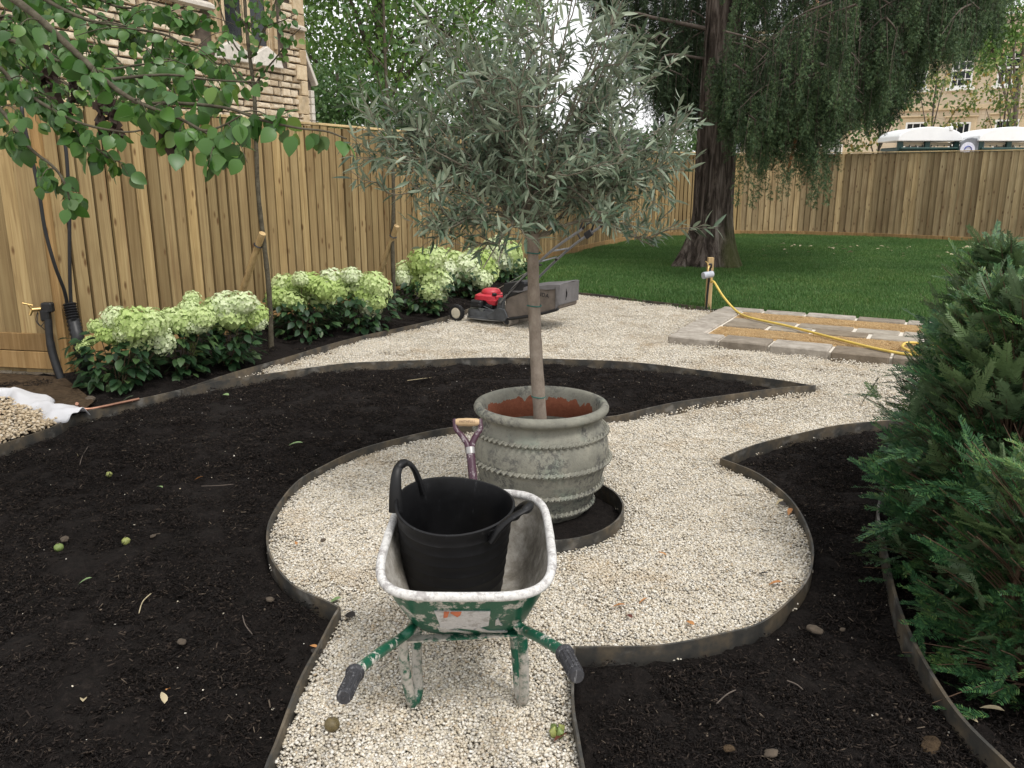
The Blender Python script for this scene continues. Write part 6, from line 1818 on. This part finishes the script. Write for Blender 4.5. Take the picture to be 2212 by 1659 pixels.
# rear roller
for y0, y1 in ((.0, -.20), (-.215, -.47)):
    b = MB(); b.lathe([(0, 0), (.040, 0), (.052, .004), (.056, .012), (.056, abs(y1 - y0) - .012), (.05, abs(y1 - y0)), (0, abs(y1 - y0))], 26); mw(b, 'roller', plain('muddy_roller', (.23, .20, .165), .85, 0, .3, 14), loc=(0, y0, .056), rot=(R(90), 0, 0), smooth=True)
b = MB(); b.lathe([(0, 0), (.02, 0), (.022, .006), (.03, .008), (.032, .003)], 18); mw(b, 'axle_cap', M_MBLACK, loc=(0, .004, .056), rot=(R(-90), 0, 0), smooth=True)
# deck: lofted rounded shell
def oval(x0, x1, y0, y1, z, e=3.6, n=40):
    out = []
    for i in range(n):
        a = 2 * math.pi * i / n; c, s = math.cos(a), math.sin(a)
        c = math.copysign(abs(c) ** (2 / e), c); s = math.copysign(abs(s) ** (2 / e), s)
        out.append(Vector(((x0 + x1) / 2 + c * (x1 - x0) / 2, (y0 + y1) / 2 + s * (y1 - y0) / 2, z)))
    return out
b = MB(); V, F = loft([oval(.04, .62, .005, -.475, .058), oval(.04, .62, .005, -.475, .072), oval(.05, .61, -.002, -.468, .076), oval(.05, .61, -.004, -.466, .140), oval(.07, .59, -.022, -.448, .165), oval(.12, .55, -.06, -.41, .172)]); b.add(V, F); mw(b, 'deck', M_MGREY, smooth=True, auto=R(40))
b = MB(); b.add(*loft([oval(.035, .625, .008, -.478, .050), oval(.035, .625, .008, -.478, .060)])); mw(b, 'deck_lip', plain('scraped_alloy', (.30, .30, .29), .45, .5), smooth=True, auto=R(40))
b = MB(); b.prism([(.02, .06), (.24, .075), (.26, .12), (.18, .165), (.10, .215), (.02, .20), (-.02, .12)], 0, .022, Matrix(((1, 0, 0), (0, 0, 1), (0, 1, 0)))); mw(b, 'side_plate', M_MGREY, loc=(0, .0, 0), bevel=.006)
# engine
b = MB(); b.box((.36, -.23, .215), (.26, .24, .10)); b.box((.30, -.10, .20), (.10, .06, .06)); mw(b, 'engine_block', M_MBLACK, bevel=.015)
b = MB(); b.add(*loft([oval(.20, .53, -.09, -.38, .262, 4), oval(.19, .54, -.08, -.39, .270, 4), oval(.19, .535, -.085, -.385, .315, 4), oval(.22, .50, -.11, -.36, .335, 3)])); mw(b, 'engine_cover', M_RED, smooth=True, auto=R(40))
b = MB(); b.prism([(.20, .275), (.36, .275), (.30, .225), (.215, .215)], .078, .20, Matrix(((1, 0, 0), (0, 0, -1), (0, 1, 0)))); mw(b, 'cover_skirt', M_RED, bevel=.006)
b = MB(); b.lathe([(.115, 0), (.118, .012), (.105, .040), (.085, .055), (.03, .062), (0, .062)], 36); rc = mw(b, 'starter_housing', M_RED, loc=(.365, -.235, .335), smooth=True)
b = MB()
for k, rr in enumerate((.112, .098, .083)):
    for q in range(5):
        a0 = q * 1.2566 + .2; z = (.018, .038, .053)[k]
        b.tube([(rr * math.cos(a), rr * math.sin(a), z) for a in np.linspace(a0, a0 + .85, 6)], .0038, 4)
mw(b, 'vent_slot', plain('dark_red_slot', (.10, .008, .012), .7), rc)
b = MB(); b.lathe([(0, 0), (.026, 0), (.028, .004), (.028, .022), (.024, .028), (0, .028)], 18); mw(b, 'fuel_cap', M_MBLACK, loc=(.245, -.12, .330), smooth=True)
b = MB(); b.box((.45, -.055, .225), (.155, .075, .085)); mw(b, 'air_filter', M_MBLACK, bevel=.016)
b = MB(); b.lathe([(0, 0), (.017, 0), (.015, .008), (.005, .012), (0, .012)], 14); mw(b, 'filter_knob', M_MBLACK, loc=(.40, -.016, .215), rot=(R(-90), 0, 0), smooth=True)
b = MB(); b.prism([(.30, .165), (.40, .165), (.37, .125), (.345, .12), (.33, .14)], 0, .012, Matrix(((1, 0, 0), (0, 0, 1), (0, 1, 0)))); b.tube(crom([(.33, .0, .19), (.25, .01, .17), (.18, .012, .145)], 5), .004, 6); mw(b, 'linkage', plain('greasy_metal', (.13, .14, .14), .5, .4), loc=(0, -.02, .02))
# handle brackets, lower and upper tubes
for y in (-.01, T + .05):
    b = MB(); b.prism([(.155, .155), (.10, .155), (.02, .31), (.05, .33), (.11, .33)], 0, .012, Matrix(((1, 0, 0), (0, 0, 1), (0, 1, 0)))); b.prism([(.05, .16), (.085, .16), (.035, .36), (.0, .36)], .014, .022, Matrix(((1, 0, 0), (0, 0, 1), (0, 1, 0)))); mw(b, 'handle_bracket', M_MGREY, loc=(0, y, 0), bevel=.003)
    b = MB(); Q = crom([(.09, y + .02, .27), (-.02, y + .02, .385), (-.30, y + .01, .66), (-.62, y + .005, .93), (-.94, y, 1.14)], 6); b.tube(Q, [.0145] * len(Q), 10); mw(b, 'handle_tube', M_CHROME, smooth=True)
    b = MB(); b.tube([(-.02, y + .035, .40), (-.02, y - .01, .40)], .016, 8); b.tube([(-.40, y + .03, .752), (-.40, y - .015, .752)], .014, 8); mw(b, 'handle_knob', M_MBLACK, smooth=True)
b = MB(); b.tube(crom([(-.93, T + .05, 1.13), (-1.0, T + .06, 1.20), (-1.03, T / 2 + .02, 1.215), (-1.0, -.02, 1.20), (-.93, -.01, 1.13)], 7), .0125, 10); mw(b, 'top_bar', M_MBLACK, smooth=True)
b = MB(); b.tube([(-.55, -.005, .885), (-.55, T + .055, .885)], .010, 8); b.tube([(-.42, -.005, .765), (-.50, T / 2, .80), (-.42, T + .055, .765)], .009, 8); mw(b, 'cross_bar', M_CHROME, smooth=True)
b = MB(); b.box((-.80, T + .06, 1.055), (.10, .03, .075), Matrix.Rotation(R(35), 3, 'Y')); mw(b, 'control_box', M_MBLACK, bevel=.008)
for pts in ([(-.82, T + .04, 1.09), (-.86, T + .06, 1.17), (-.84, T + .07, 1.26)], [(-.90, -.01, 1.12), (-.93, -.03, 1.22), (-.90, -.05, 1.24)], [(-.70, T + .05, .99), (-.66, T + .06, 1.06)]):
    b = MB(); b.tube(crom(pts, 5), .010, 8); mw(b, 'lever', M_MBLACK, smooth=True)
b = MB(); b.tube([(.28, -.22, .385), (-.40, -.05, .725)], .003, 6); mw(b, 'starter_cord', plain('pale_cord', (.45, .45, .36), .8), smooth=True)
b = MB(); b.tube([(-.40, -.085, .725), (-.40, -.02, .725)], .011, 8); mw(b, 'cord_handle', M_MBLACK, smooth=True)
for pts in ([(.20, -.08, .30), (.13, .02, .36), (-.02, .03, .40), (-.3, .02, .63)], [(.22, -.10, .24), (.12, .0, .30), (.10, .02, .26)]):
    b = MB(); b.tube(crom(pts, 6), .0045, 6); mw(b, 'cable', M_MBLACK, smooth=True)
# grass bag
y0, y1 = -.02, T + .03
def bagring(x, zb, zt, in_): return [Vector((x, y0 - in_, zb)), Vector((x, y1 + in_, zb)), Vector((x, y1 + in_, zt)), Vector((x, y0 - in_, zt))]
secs = [(.03, .085, .36), (-.04, .095, .44), (-.16, .12, .455), (-.28, .145, .475), (-.40, .175, .49), (-.52, .21, .505), (-.61, .24, .52), (-.66, .26, .525)]
def bag_side(z0f, z1f, out, name, mat, bulge=.012, smooth=True):
    V = []; F = []; nz = 7
    for k, (x, zb, zt_) in enumerate(secs):
        for j in range(nz):
            t = z0f + (z1f - z0f) * j / (nz - 1)
            V.append((x + (.02 * (1 - t) if k == len(secs) - 1 else 0), y0 + out + bulge * math.sin(math.pi * t) * math.sin(math.pi * min(1, (k + .3) / len(secs))) + .006 * math.sin(k * 2.3 + j * 1.1), zb + (zt_ - zb) * t))
    for k in range(len(secs) - 1):
        for j in range(nz - 1): F.append((k * nz + j, (k + 1) * nz + j, (k + 1) * nz + j + 1, k * nz + j + 1))
    return V, F
bag = thing('grass_bag', None, None); bag.parent = mow
b = MB()
n2 = len(secs)
V = []
for x, zb, zt_ in secs: V += bagring(x, zb, zt_, .002)
F = []
for k in range(n2 - 1):
    for i in range(4):
        j = (i + 1) % 4; F.append((k * 4 + i, k * 4 + j, (k + 1) * 4 + j, (k + 1) * 4 + i))
F += [(0, 1, 2, 3), tuple(reversed([(n2 - 1) * 4 + i for i in range(4)]))]
b.add(V, F); b.build('bag_body', M_BAGF, bag, bevel=.012)
b = MB(); b.add(*bag_side(.06, .97, .004, '', None)); b.build('side_cloth', M_BAGF, bag, smooth=True)
# folded grey top and rear pocket
b = MB(); V = []; F = []; ny = 6
for k, (x, zb, zt_) in enumerate(secs[1:] + [(-.68, .26, .52)]):
    for j in range(ny):
        t = j / (ny - 1)
        V.append((x, y0 + .016 + (y1 - y0 - .03) * t, zt_ + .006 + .010 * math.sin(3.1 * t) + .004 * math.sin(k * 1.9 + j * 2)))
    V.append((x, y0 + .022, zt_ - .035 - .012 * math.sin(k * 1.7)))
kk = ny + 1
for k in range(len(secs) - 1):
    for j in range(ny - 1): F.append((k * kk + j, k * kk + j + 1, (k + 1) * kk + j + 1, (k + 1) * kk + j))
    F.append((k * kk + ny, k * kk, (k + 1) * kk, (k + 1) * kk + ny))
b.add(V, F); b.build('bag_top', M_BAGT, bag, smooth=True)
b = MB(); V = [(-.63, y0 + .026, .25), (-.675, y0 + .018, .305), (-.68, y0 + .018, .53), (-.63, y0 + .028, .52), (-.65, y0 + .034, .40)]; b.add(V, [(0, 1, 4), (1, 2, 4), (2, 3, 4), (3, 0, 4)])
V = [(-.675, y0 + .018, .305), (-.675, y1, .305), (-.68, y1, .53), (-.68, y0 + .018, .53)]; b.add(V, [(0, 1, 2, 3)]); b.build('rear_pocket', M_BAGT, bag, smooth=False)
b = MB(); b.tube(crom([(-.678, y0 - .13, .345), (-.684, y0 - .14, .41), (-.682, y0 - .13, .47)], 5), [.004] * 3 + [.011] * 5 + [.004] * 3, 8, flat=.4); b.build('pocket_slot', M_MBLACK, bag, smooth=True)
b = MB(); Q = [Vector((x, y0 + .012, zb)) for x, zb, zt_ in secs]; b.tube(Q, .020, 8, flat=.8); b.build('bag_base_rail', M_MBLACK, bag, smooth=True)
b = MB(); b.tube([(.03, y0 + .014, .10), (.075, y0 + .014, .26)], .010, 8); b.build('bag_frame', M_MBLACK, bag, smooth=True)
b = MB(); b.prism([(.06, .30), (-.22, .42), (-.24, .52), (-.18, .535), (.04, .50), (.07, .42)], y0 + .02, -.20 - y1, Matrix(((1, 0, 0), (0, 0, -1), (0, 1, 0)))); b.build('chute_flap', M_MBLACK, mow, bevel=.012)
fc = bpy.data.curves.new('bag_lettering', 'FONT'); fc.body = 'HONDA'; fc.size = .062; fc.align_x = 'CENTER'; fc.align_y = 'CENTER'; fc.extrude = .0006; fc.offset = .0012; fc.space_character = 1.1
fo = lettering('bag_lettering', fc, plain('dark_print', (.022, .020, .020), .8)); fo.parent = bag
fo.location = (-.43, y0 + .032, .41); fo.rotation_euler = (R(90), R(7), R(180))

# ------------------------------------------------------------------ tap post with yellow hose
TP = at(1527, 667); TP.z = 0
post = thing('tap_post', 'short square wooden tap post at the lawn corner with grey tap and black pipe', 'tap post', TP)
hp = atY(1531, 556, TP.y).z
b = MB(); b.box((0.012, 0, hp / 2 - .05), (.072, .072, hp + .1)); b.build('post', M_STAKE, post, bevel=.004)
b = MB(); b.tube(crom([(-.022, -.050, -.03), (-.018, -.055, .20), (-.004, -.052, hp - .22), (0, -.05, hp - .12)], 6), .0135, 10); b.build('pipe', M_BLACKPLASTIC, post, smooth=True)
b = MB(); b.box((-.005, -.055, hp - .10), (.05, .04, .06)); b.build('bracket', M_BLACKPLASTIC, post, bevel=.008)
b = MB(); b.tube([(.02, -.11, hp - .20), (-.11, -.16, hp - .215)], [.042, .044], 20); b.build('timer', plain('grey_plastic_light', (.38, .40, .45), .45), post, smooth=True)
b = MB(); b.tube(crom([(-.01, -.06, hp - .10), (-.035, -.10, hp - .12), (-.045, -.12, hp - .18)], 5), .014, 10); b.tube([(-.05, -.09, hp - .06), (-.03, -.10, hp - .12)], .008, 8); b.tube([(-.075, -.10, hp - .04), (-.03, -.08, hp - .075)], .007, 6); b.tube([(.0, -.12, hp - .24), (.004, -.13, hp - .30)], [.016, .013], 10); b.build('tap', M_BRASS, post, smooth=True)
M_HOSE = plain('yellow_hose', (.62, .45, .10), .5, 0, .12, 12)
s0 = TP + Vector((.004, -.13, hp - .30))
zt_ = .078
Q = crom([s0, atY(1543, 610, 10.45), atY(1562, 640, 10.30), at(1590, 671, zt_), at(1620, 686, zt_), at(1700, 704, zt_), at(1800, 730, zt_), at(1888, 752, zt_), at(1950, 764, zt_), at(1985, 766, zt_), at(2000, 755, zt_), at(1985, 742, zt_), at(1958, 741, zt_ + .01), at(1950, 750, zt_ + .02), at(1975, 760, zt_ + .028), at(2010, 752, zt_ + .03), at(2040, 745, zt_), at(2060, 760, .02), at(2100, 770, .02)], 9)
b = MB(); b.tube(Q, .0135, 10); o = b.build('hose', M_HOSE, smooth=True)
tag(o, 'yellow garden hose running from the tap post across the stone platform', 'hose')

# ------------------------------------------------------------------ tap, ducts and cables at the near fence corner
c0 = atY(108, 668, 6.88)
tp = thing('wall_tap', 'brass tap in black casing with lagged pipe on the near fence corner', 'tap', c0)
rel0 = lambda px, py, Y: atY(px, py, Y) - c0
b = MB(); b.box((-.0, -.03, .02), (.09, .07, .085)); b.box((-.02, -.04, -.045), (.075, .06, .10)); b.build('casing', M_BLACKPLASTIC, tp, bevel=.012)
b = MB(); b.tube(crom([rel0(104, 690, 6.82), rel0(108, 735, 6.80), rel0(117, 775, 6.78), rel0(135, 828, 6.74)], 7), [.030] * 8 + [.033] * 14, 12); b.build('lagged_pipe', M_BLACKPLASTIC, tp, smooth=True)
b = MB(); b.tube([(-.05, -.05, .01), (-.10, -.09, .01)], .017, 10); b.tube([(-.10, -.09, .01), (-.118, -.10, -.035)], [.014, .012], 10); b.tube([(-.10, -.09, .01), (-.115, -.10, .05)], .009, 8); b.tube([(-.16, -.11, .068), (-.085, -.09, .045)], .008, 8); b.build('tap', M_BRASS, tp, smooth=True)
b = MB(); b.tube(crom([(-.07, -.06, -.01), (-.09, -.07, -.08), (-.06, -.07, -.13), (-.03, -.06, -.10)], 5), .0035, 5); b.tube(crom([(-.07, -.06, -.02), (-.07, -.08, -.10), (-.03, -.07, -.16), (-.01, -.06, -.19)], 5), .0035, 5); b.build('wire', M_BLACKPLASTIC, tp, smooth=True)
d0 = at(190, 798, .05); duct = thing('cable_duct', 'black corrugated duct with two black cables climbing the left fence', 'cable duct', d0)
pts = [d0 + Vector((0, 0, -.1)), atY(172, 745, 6.85), atY(158, 690, 6.92), atY(150, 655, 6.95)]
Q = crom(pts, 12); rr = [.050 + (.007 if i % 2 else -.005) for i in range(len(Q))]
b = MB(); b.tube([q - d0 for q in Q], rr, 16); b.build('sleeve', M_BLACKPLASTIC, duct, smooth=True, auto=R(80))
for L in ([(147, 668, 6.93), (139, 628, 6.88), (119, 575, 6.82), (98, 500, 6.80), (85, 420, 6.80), (70, 345, 6.80), (52, 270, 6.80), (46, 228, 6.82), (40, 218, 6.98)], [(154, 665, 6.95), (151, 600, 6.96), (150, 500, 6.98), (149, 430, 7.0), (143, 330, 7.02), (132, 260, 7.05), (124, 212, 7.08), (122, 206, 7.3)]):
    Q = crom([atY(*p) for p in L], 6); b = MB(); b.tube([q - d0 for q in Q], .0145, 8); b.build('cable', M_BLACKPLASTIC, duct, smooth=True)

# earth, membrane and pebbles left of the bed
EA = [at(-260, 800), at(140, 826), at(205, 880), at(170, 905), at(60, 860), at(-300, 850)]
def eh(x, y): return .035 + .03 * (vnoise(x * 7, y * 7, 5) - .3) + .02 * (vnoise(x * 20, y * 20, 6) - .5)
tag(link('earth', terrain_mesh('earth', EA, eh, lambda y: .05, M_EARTH)), kind='structure')
PB_ = [at(-300, 900, .05), at(-60, 868, .05), at(20, 862, .05), at(70, 872, .05), at(110, 890, .05), at(140, 915, .05), at(90, 932, .05), at(0, 962, .05), at(-140, 1010, .05), at(-420, 1040, .05)]
lp = np.array([(p.x, p.y) for p in PB_]); n = 11000
X = RNG.uniform(lp[:, 0].min(), lp[:, 0].max(), n); Y = RNG.uniform(lp[:, 1].min(), lp[:, 1].max(), n)
k = inpoly(X, Y, PB_) & ~inpoly(X, Y, LEFT_BED) & (polydist(X, Y, LEFT_BED) > .03) & (X > -5.2)
M_PEB2 = make_pebble('tan_pebble', [(0, (.48, .38, .25)), (.4, (.58, .49, .36)), (.7, (.40, .31, .20)), (1, (.66, .60, .50))])
ps2 = [source('pebble_shape', mesh_np('tan_pebble', pebble_arr(RNG), ICO_F, True, M_PEB2)) for _ in range(4)]
tag(scatter('tan_pebbles', np.column_stack([X[k], Y[k], RNG.uniform(.03, .07, k.sum())]), RNG.uniform(0, 6.28, k.sum()), RNG.uniform(.014, .032, k.sum()), RNG.integers(0, 4, k.sum()), ps2, M_PEB2, .3), kind='stuff')
M_MEMB = leaf_mat('white_membrane', [(0, (.72, .72, .74)), (1, (.80, .80, .82))], None, .3, .6)
edge = crom([at(-60, 856, .06), at(10, 850, .06), at(40, 852, .06), at(75, 868, .06), at(100, 880, .06), at(130, 893, .06), at(172, 902, .05)], 6)
V, F = [], []; ne = len(edge); nw = 9
for i, p in enumerate(edge):
    for j in range(nw):
        t = j / (nw - 1) - .5
        wd = .17 + .07 * math.sin(i * .45)
        V.append((p.x + t * wd * .6, p.y + t * wd * 1.1, .03 + .045 * (1 - (2 * t) ** 2) + .050 * float(vnoise(i * .42, j * .55, 8)) * (1 - (2 * t) ** 4) + .02 * float(vnoise(i * 1.3, j * 1.1, 9))))
for i in range(ne - 1):
    for j in range(nw - 1): F.append((i * nw + j, (i + 1) * nw + j, (i + 1) * nw + j + 1, i * nw + j + 1))
me = mesh_np('membrane', np.array(V), np.array(F), True, M_MEMB); o = link('membrane', me)
sm = o.modifiers.new('sub', 'SUBSURF'); sm.levels = 1; sm.render_levels = 1; so_ = o.modifiers.new('th', 'SOLIDIFY'); so_.thickness = .002
tag(o, 'crumpled white plastic membrane round tan pebbles at the left edge', 'membrane')
Q = crom([at(166, 872, .12), at(172, 880, .07), at(190, 884, .05), at(225, 878, .05), at(262, 870, .05), at(300, 862, .05)], 7)
b = MB(); b.tube(Q, .012, 10); o = b.build('copper_pipe', M_COPPER, smooth=True); tag(o, 'bent copper pipe end lying behind the left edging', 'pipe')
# ------------------------------------------------------------------ windfalls, leaves, twigs and stones
M_LGREEN = leaf_mat('fallen_green_leaf', [(0, (.16, .26, .10)), (1, (.24, .34, .16))], (.30, .36, .24), .15)
M_LPALE = leaf_mat('fallen_pale_leaf', [(0, (.40, .33, .20)), (1, (.52, .44, .29))], None, .1, .7)
M_LORANGE = leaf_mat('fallen_orange_leaf', [(0, (.38, .17, .06)), (1, (.52, .25, .09))], None, .1, .6)
M_LRED = leaf_mat('fallen_dark_red_leaf', [(0, (.10, .028, .02)), (1, (.16, .05, .035))], None, .1, .6)
M_LDARK = leaf_mat('fallen_dark_leaf', [(0, (.018, .015, .013)), (1, (.035, .03, .026))], None, 0, .7)
FL_V, FL_F = leaf_tpl(.22, .35, .25, n=4)
FLM = {}
def fallen(px, py, size, mat, label, z=.02, rz=None, w=1.0, group=None):
    k = (mat.name, round(w, 1))
    if k not in FLM: FLM[k] = mesh_np('fallen_leaf', FL_V * np.array([w, 1, 1]), FL_F, True, mat)
    p = at(px, py, z)
    o = link('fallen_leaf', FLM[k], None, None, loc=p + Vector((0, 0, .012)), rot=(RNG.normal(0, .18), RNG.normal(0, .25), RNG.uniform(0, 6.28) if rz is None else rz), scale=(size,) * 3)
    return tag(o, label, 'leaf', group or 'fallen leaves')
for a in ((200, 1253, .06, M_LGREEN, 'slender green leaf on the dark soil at the far left', .03, 1.9, .6),
          (180, 1523, .07, M_LPALE, 'long pale curled leaf on the soil near the bottom left', .03, .4, .7),
          (356, 1527, .055, M_LPALE, 'pale tan leaf on the soil left of the path, near the bottom', .03, .6, 1.0),
          (360, 1498, .04, M_LORANGE, 'small orange leaf just above the pale tan leaf on the soil', .03, .2, .7),
          (738, 1297, .07, M_LGREEN, 'flat green leaf on gravel beside the left point of the edging', .01, 1.6, 1.3),
          (768, 1336, .05, M_LDARK, 'curled black leaf on gravel left of the barrow tray', .01, 1.2, 1.6),
          (684, 1421, .06, M_LDARK, 'dark leaf scrap against the edging by the left barrow handle', .01, .2, 1.6),
          (686, 1405, .04, M_LORANGE, 'little orange leaf against the edging by the left barrow handle', .01, 1.0, .9),
          (630, 1080, .06, M_LDARK, 'brown curled leaf inside the far left of the gravel circle', .01, 1.3, .9),
          (640, 1182, .04, M_LORANGE, 'pale orange leaf near the left edge of the gravel circle', .01, .3, .9),
          (918, 1467, .07, M_LORANGE, 'yellow curled leaf on gravel between the barrow legs', .01, 2.4, .5),
          (1226, 1591, .055, M_LRED, 'dark red leaf beside the split green husk', .01, 2.2, 1.3),
          (1352, 1312, .06, M_LORANGE, 'long orange leaf lying in the lower gravel circle', .01, 1.4, .7),
          (1400, 1297, .05, M_LORANGE, 'orange leaf toward the right of the lower gravel circle', .01, 1.9, .7),
          (1366, 1341, .05, M_LRED, 'red brown leaf below the long orange leaf', .01, .4, .8),
          (1440, 1205, .05, M_LORANGE, 'faint orange leaf in the middle right of the gravel circle', .01, .9, .7),
          (1692, 1083, .06, M_LPALE, 'yellow leaf against the right curve of the edging', .01, 2.1, .9),
          (1697, 1098, .06, M_LDARK, 'dark green leaf against the right curve of the edging', .01, .3, 1.1),
          (1709, 1102, .065, M_LORANGE, 'orange tan leaf against the right curve of the edging', .01, 2.6, .9),
          (1660, 1243, .05, M_LDARK, 'small dark leaf on gravel near the right edging', .01, 1.2, 1.0),
          (1690, 1262, .06, M_LORANGE, 'orange leaf under the lower right curve of the edging', .01, 1.6, .7),
          (1500, 1356, .045, M_LORANGE, 'orange brown leaf near the bottom of the gravel circle', .01, .6, .9),
          (495, 857, .09, M_LGREEN, 'pale green leaf on the soil beside the far left edging', .03, 1.0, .9),
          (655, 960, .11, M_LGREEN, 'grey green leaf on soil left of the pot', .03, 1.6, .6),
          (352, 1058, .06, M_LGREEN, 'tiny green leaf on the soil left of the circle', .03, .9, .7),
          (170, 990, .09, M_LPALE, 'withered twiggy leaf on the upper left soil', .03, .5, .5),
          (440, 1033, .07, M_LORANGE, 'brown leaf lying on the soil left of the gravel circle', .03, 1.5, .4),
          (2170, 1543, .07, M_LPALE, 'yellow leaf under the yew at the lower right', .05, 1.2, .7),
          (2112, 1568, .06, M_LPALE, 'curled yellow leaf behind the yew edging', .05, .4, .7),
          (290, 858, .10, M_LGREEN, 'long green leaf on soil behind the left edging', .03, 2.2, .5)):
    fallen(*a[:5], z=a[5], rz=a[6], w=a[7])
for i in range(46):
    px = RNG.uniform(1640, 2130); py = 524 + (px - 1640) * .012 + abs(RNG.normal(0, 13))
    if py > 585: continue
    fallen(px, py, RNG.uniform(.09, .15), M_LPALE, 'pale dry leaf on the lawn along the foot of the back fence', .05, None, RNG.choice([.8, 1.2]), 'dry leaves on the lawn by the back fence')
b = MB()
def fruit(px, py, r, mat, label, cat='fruit', z=.03, name='windfall_fruit'):
    p = at(px, py, z)
    o = thing(name, label, cat, p, RNG.uniform(0, 6), 'windfall fruit')
    V = ICO2_V * (1 + RNG.normal(0, .02, (len(ICO2_V), 1))) * np.array([2 * r, 2 * r, 1.85 * r])
    link('flesh', mesh_np('flesh', V, ICO2_F, True, mat), None, o, loc=(0, 0, r * .8))
    c = MB(); c.tube([(0, 0, r * 1.65), (.004, 0, r * 2.0)], .0022, 6); c.build('stalk', M_CTWIG, o)
    return o
ICO2_V, ICO2_F = ico(3)
M_FGREEN = plain('green_fruit_skin', (.14, .19, .055), .5, 0, .3, 60)
M_FYELL = plain('yellow_green_fruit_skin', (.24, .26, .08), .5, 0, .3, 60)
M_FBROWN = plain('brown_fruit_skin', (.13, .10, .045), .5, 0, .4, 50)
fruit(128, 1190, .021, M_FGREEN, 'green windfall fruit on the soil near the far left edge')
fruit(273, 1176, .020, M_FYELL, 'yellow green windfall fruit on the soil right of the green one')
fruit(236, 1030, .018, M_FYELL, 'small pale green windfall fruit higher up the left bed')
fruit(718, 1576, .024, M_FBROWN, 'olive brown windfall fruit on the gravel path at the bottom', z=.005)
h = at(1203, 1589, .005); o = thing('split_husk', 'split green nut husk on gravel by the lower right edging', 'husk', h, .6)
for k in range(4):
    a = k * 1.57; V = ICO2_V[ICO2_V[:, 0] > -.02] if False else ICO2_V
    c = MB(); c.tube([(0, 0, .002), (.012 * math.cos(a), .012 * math.sin(a), .010), (.018 * math.cos(a), .018 * math.sin(a), .024), (.008 * math.cos(a), .008 * math.sin(a), .036)], [.006, .013, .011, .002], 8); c.build('husk_segment', M_FGREEN if k % 2 else M_FYELL, o, smooth=True)
# clods, stones and twigs on the beds
M_CLOD = plain('pale_clod', (.075, .058, .042), .95, 0, .3, 40, .5)
for px, py, r, lab in ((392, 1386, .03, 'long crumbly clod on the lower left soil'), (698, 1167, .026, 'pale fragment of clod beside the left curve of the edging'), (583, 1295, .03, 'pale crumbly lump on the soil near the left point'), (1085 + 580, 1627, .035, 'tan lump of earth low in the right bed'), (1760, 1360, .045, 'flat pale lump of earth in the middle of the right bed'), (1820, 1360, .02, 'small pale clod right of the flat lump'), (2010, 1610, .06, 'large dark clod beside the yew edging'), (140, 1165, .04, 'brown lump above the green windfall fruit'), (330, 1158, .024, 'small brown clod right of the yellow fruit'), (195, 862 , .075, 'tan stone in the earth by the near fence corner'), (1575, 1617, .03, 'dark clod low in the right bed')):
    r = r * .62; V = ICO2_V * (1 + .35 * (vnoise(ICO2_V[:, 0] * 5 + px, ICO2_V[:, 1] * 5 + ICO2_V[:, 2] * 4, 3) - .5))[:, None] * np.array([2.2 * r, 1.5 * r, 1.0 * r])
    tag(link('clod', mesh_np('clod', V, ICO2_F, False, M_CLOD if 'dark' not in lab else M_EARTH), None, None, loc=at(px, py, .035) , rot=(0, 0, RNG.uniform(0, 6))), lab, 'clod', 'clods on the beds')
tw = [((315, 1235), (330, 1270), (310, 1310), 'bent pale twig on the soil at the left'), ((720, 1330), (715, 1370), (745, 1410), 'x'), ((560, 1090), (600, 1088), (640, 1084), 'x')]
for pts, lab in ((((326, 1282), (308, 1300), (300, 1325)), 'forked pale twig on the left soil below the green leaf'), (((724 - 200, 1330), (530, 1350), (545, 1370)), 'thin dark twig on the lower left soil'), (((435, 1050), (470, 1049), (505, 1046)), 'straight brown twig across the left bed'), (((1848 - 300, 1520), (1570, 1500), (1590, 1490)), 'thin twig lying in the lower right bed'), (((190, 965), (178, 985), (172, 1005)), 'curled dry stalk on the upper left soil'), (((880, 822), (910, 818), (935, 815)), 'pale twig in the middle of the far soil'), (((1700, 1470), (1720, 1478), (1735, 1490)), 'dark twig in the right bed near the yew')):
    Q = crom([at(x, y, .045) for x, y in pts], 5); c = MB(); c.tube(Q, [.0022] * (len(Q) - 1) + [.001], 6)
    tag(c.build('twig', M_LPALE if 'pale' in lab else M_CTWIG, smooth=True), lab, 'twig', 'twigs on the beds')
# pale grit kicked on to the soil
n = 420; X = RNG.uniform(-3.4, 2.8, n); Y = RNG.uniform(1.9, 7.4, n)
k = (inpoly(X, Y, LEFT_BED) | inpoly(X, Y, RIGHT_BED)); X, Y = X[k], Y[k]
Z = np.where(inpoly(X, Y, LEFT_BED), soil_height(LEFT_BED)(X, Y), soil_height(RIGHT_BED)(X, Y)) + .008
tag(scatter('stray_grit', np.column_stack([X, Y, Z]), RNG.uniform(0, 6.28, len(X)), RNG.uniform(.005, .012, len(X)), RNG.integers(0, 6, len(X)), peb_src, M_PEBBLE, .4), kind='stuff')
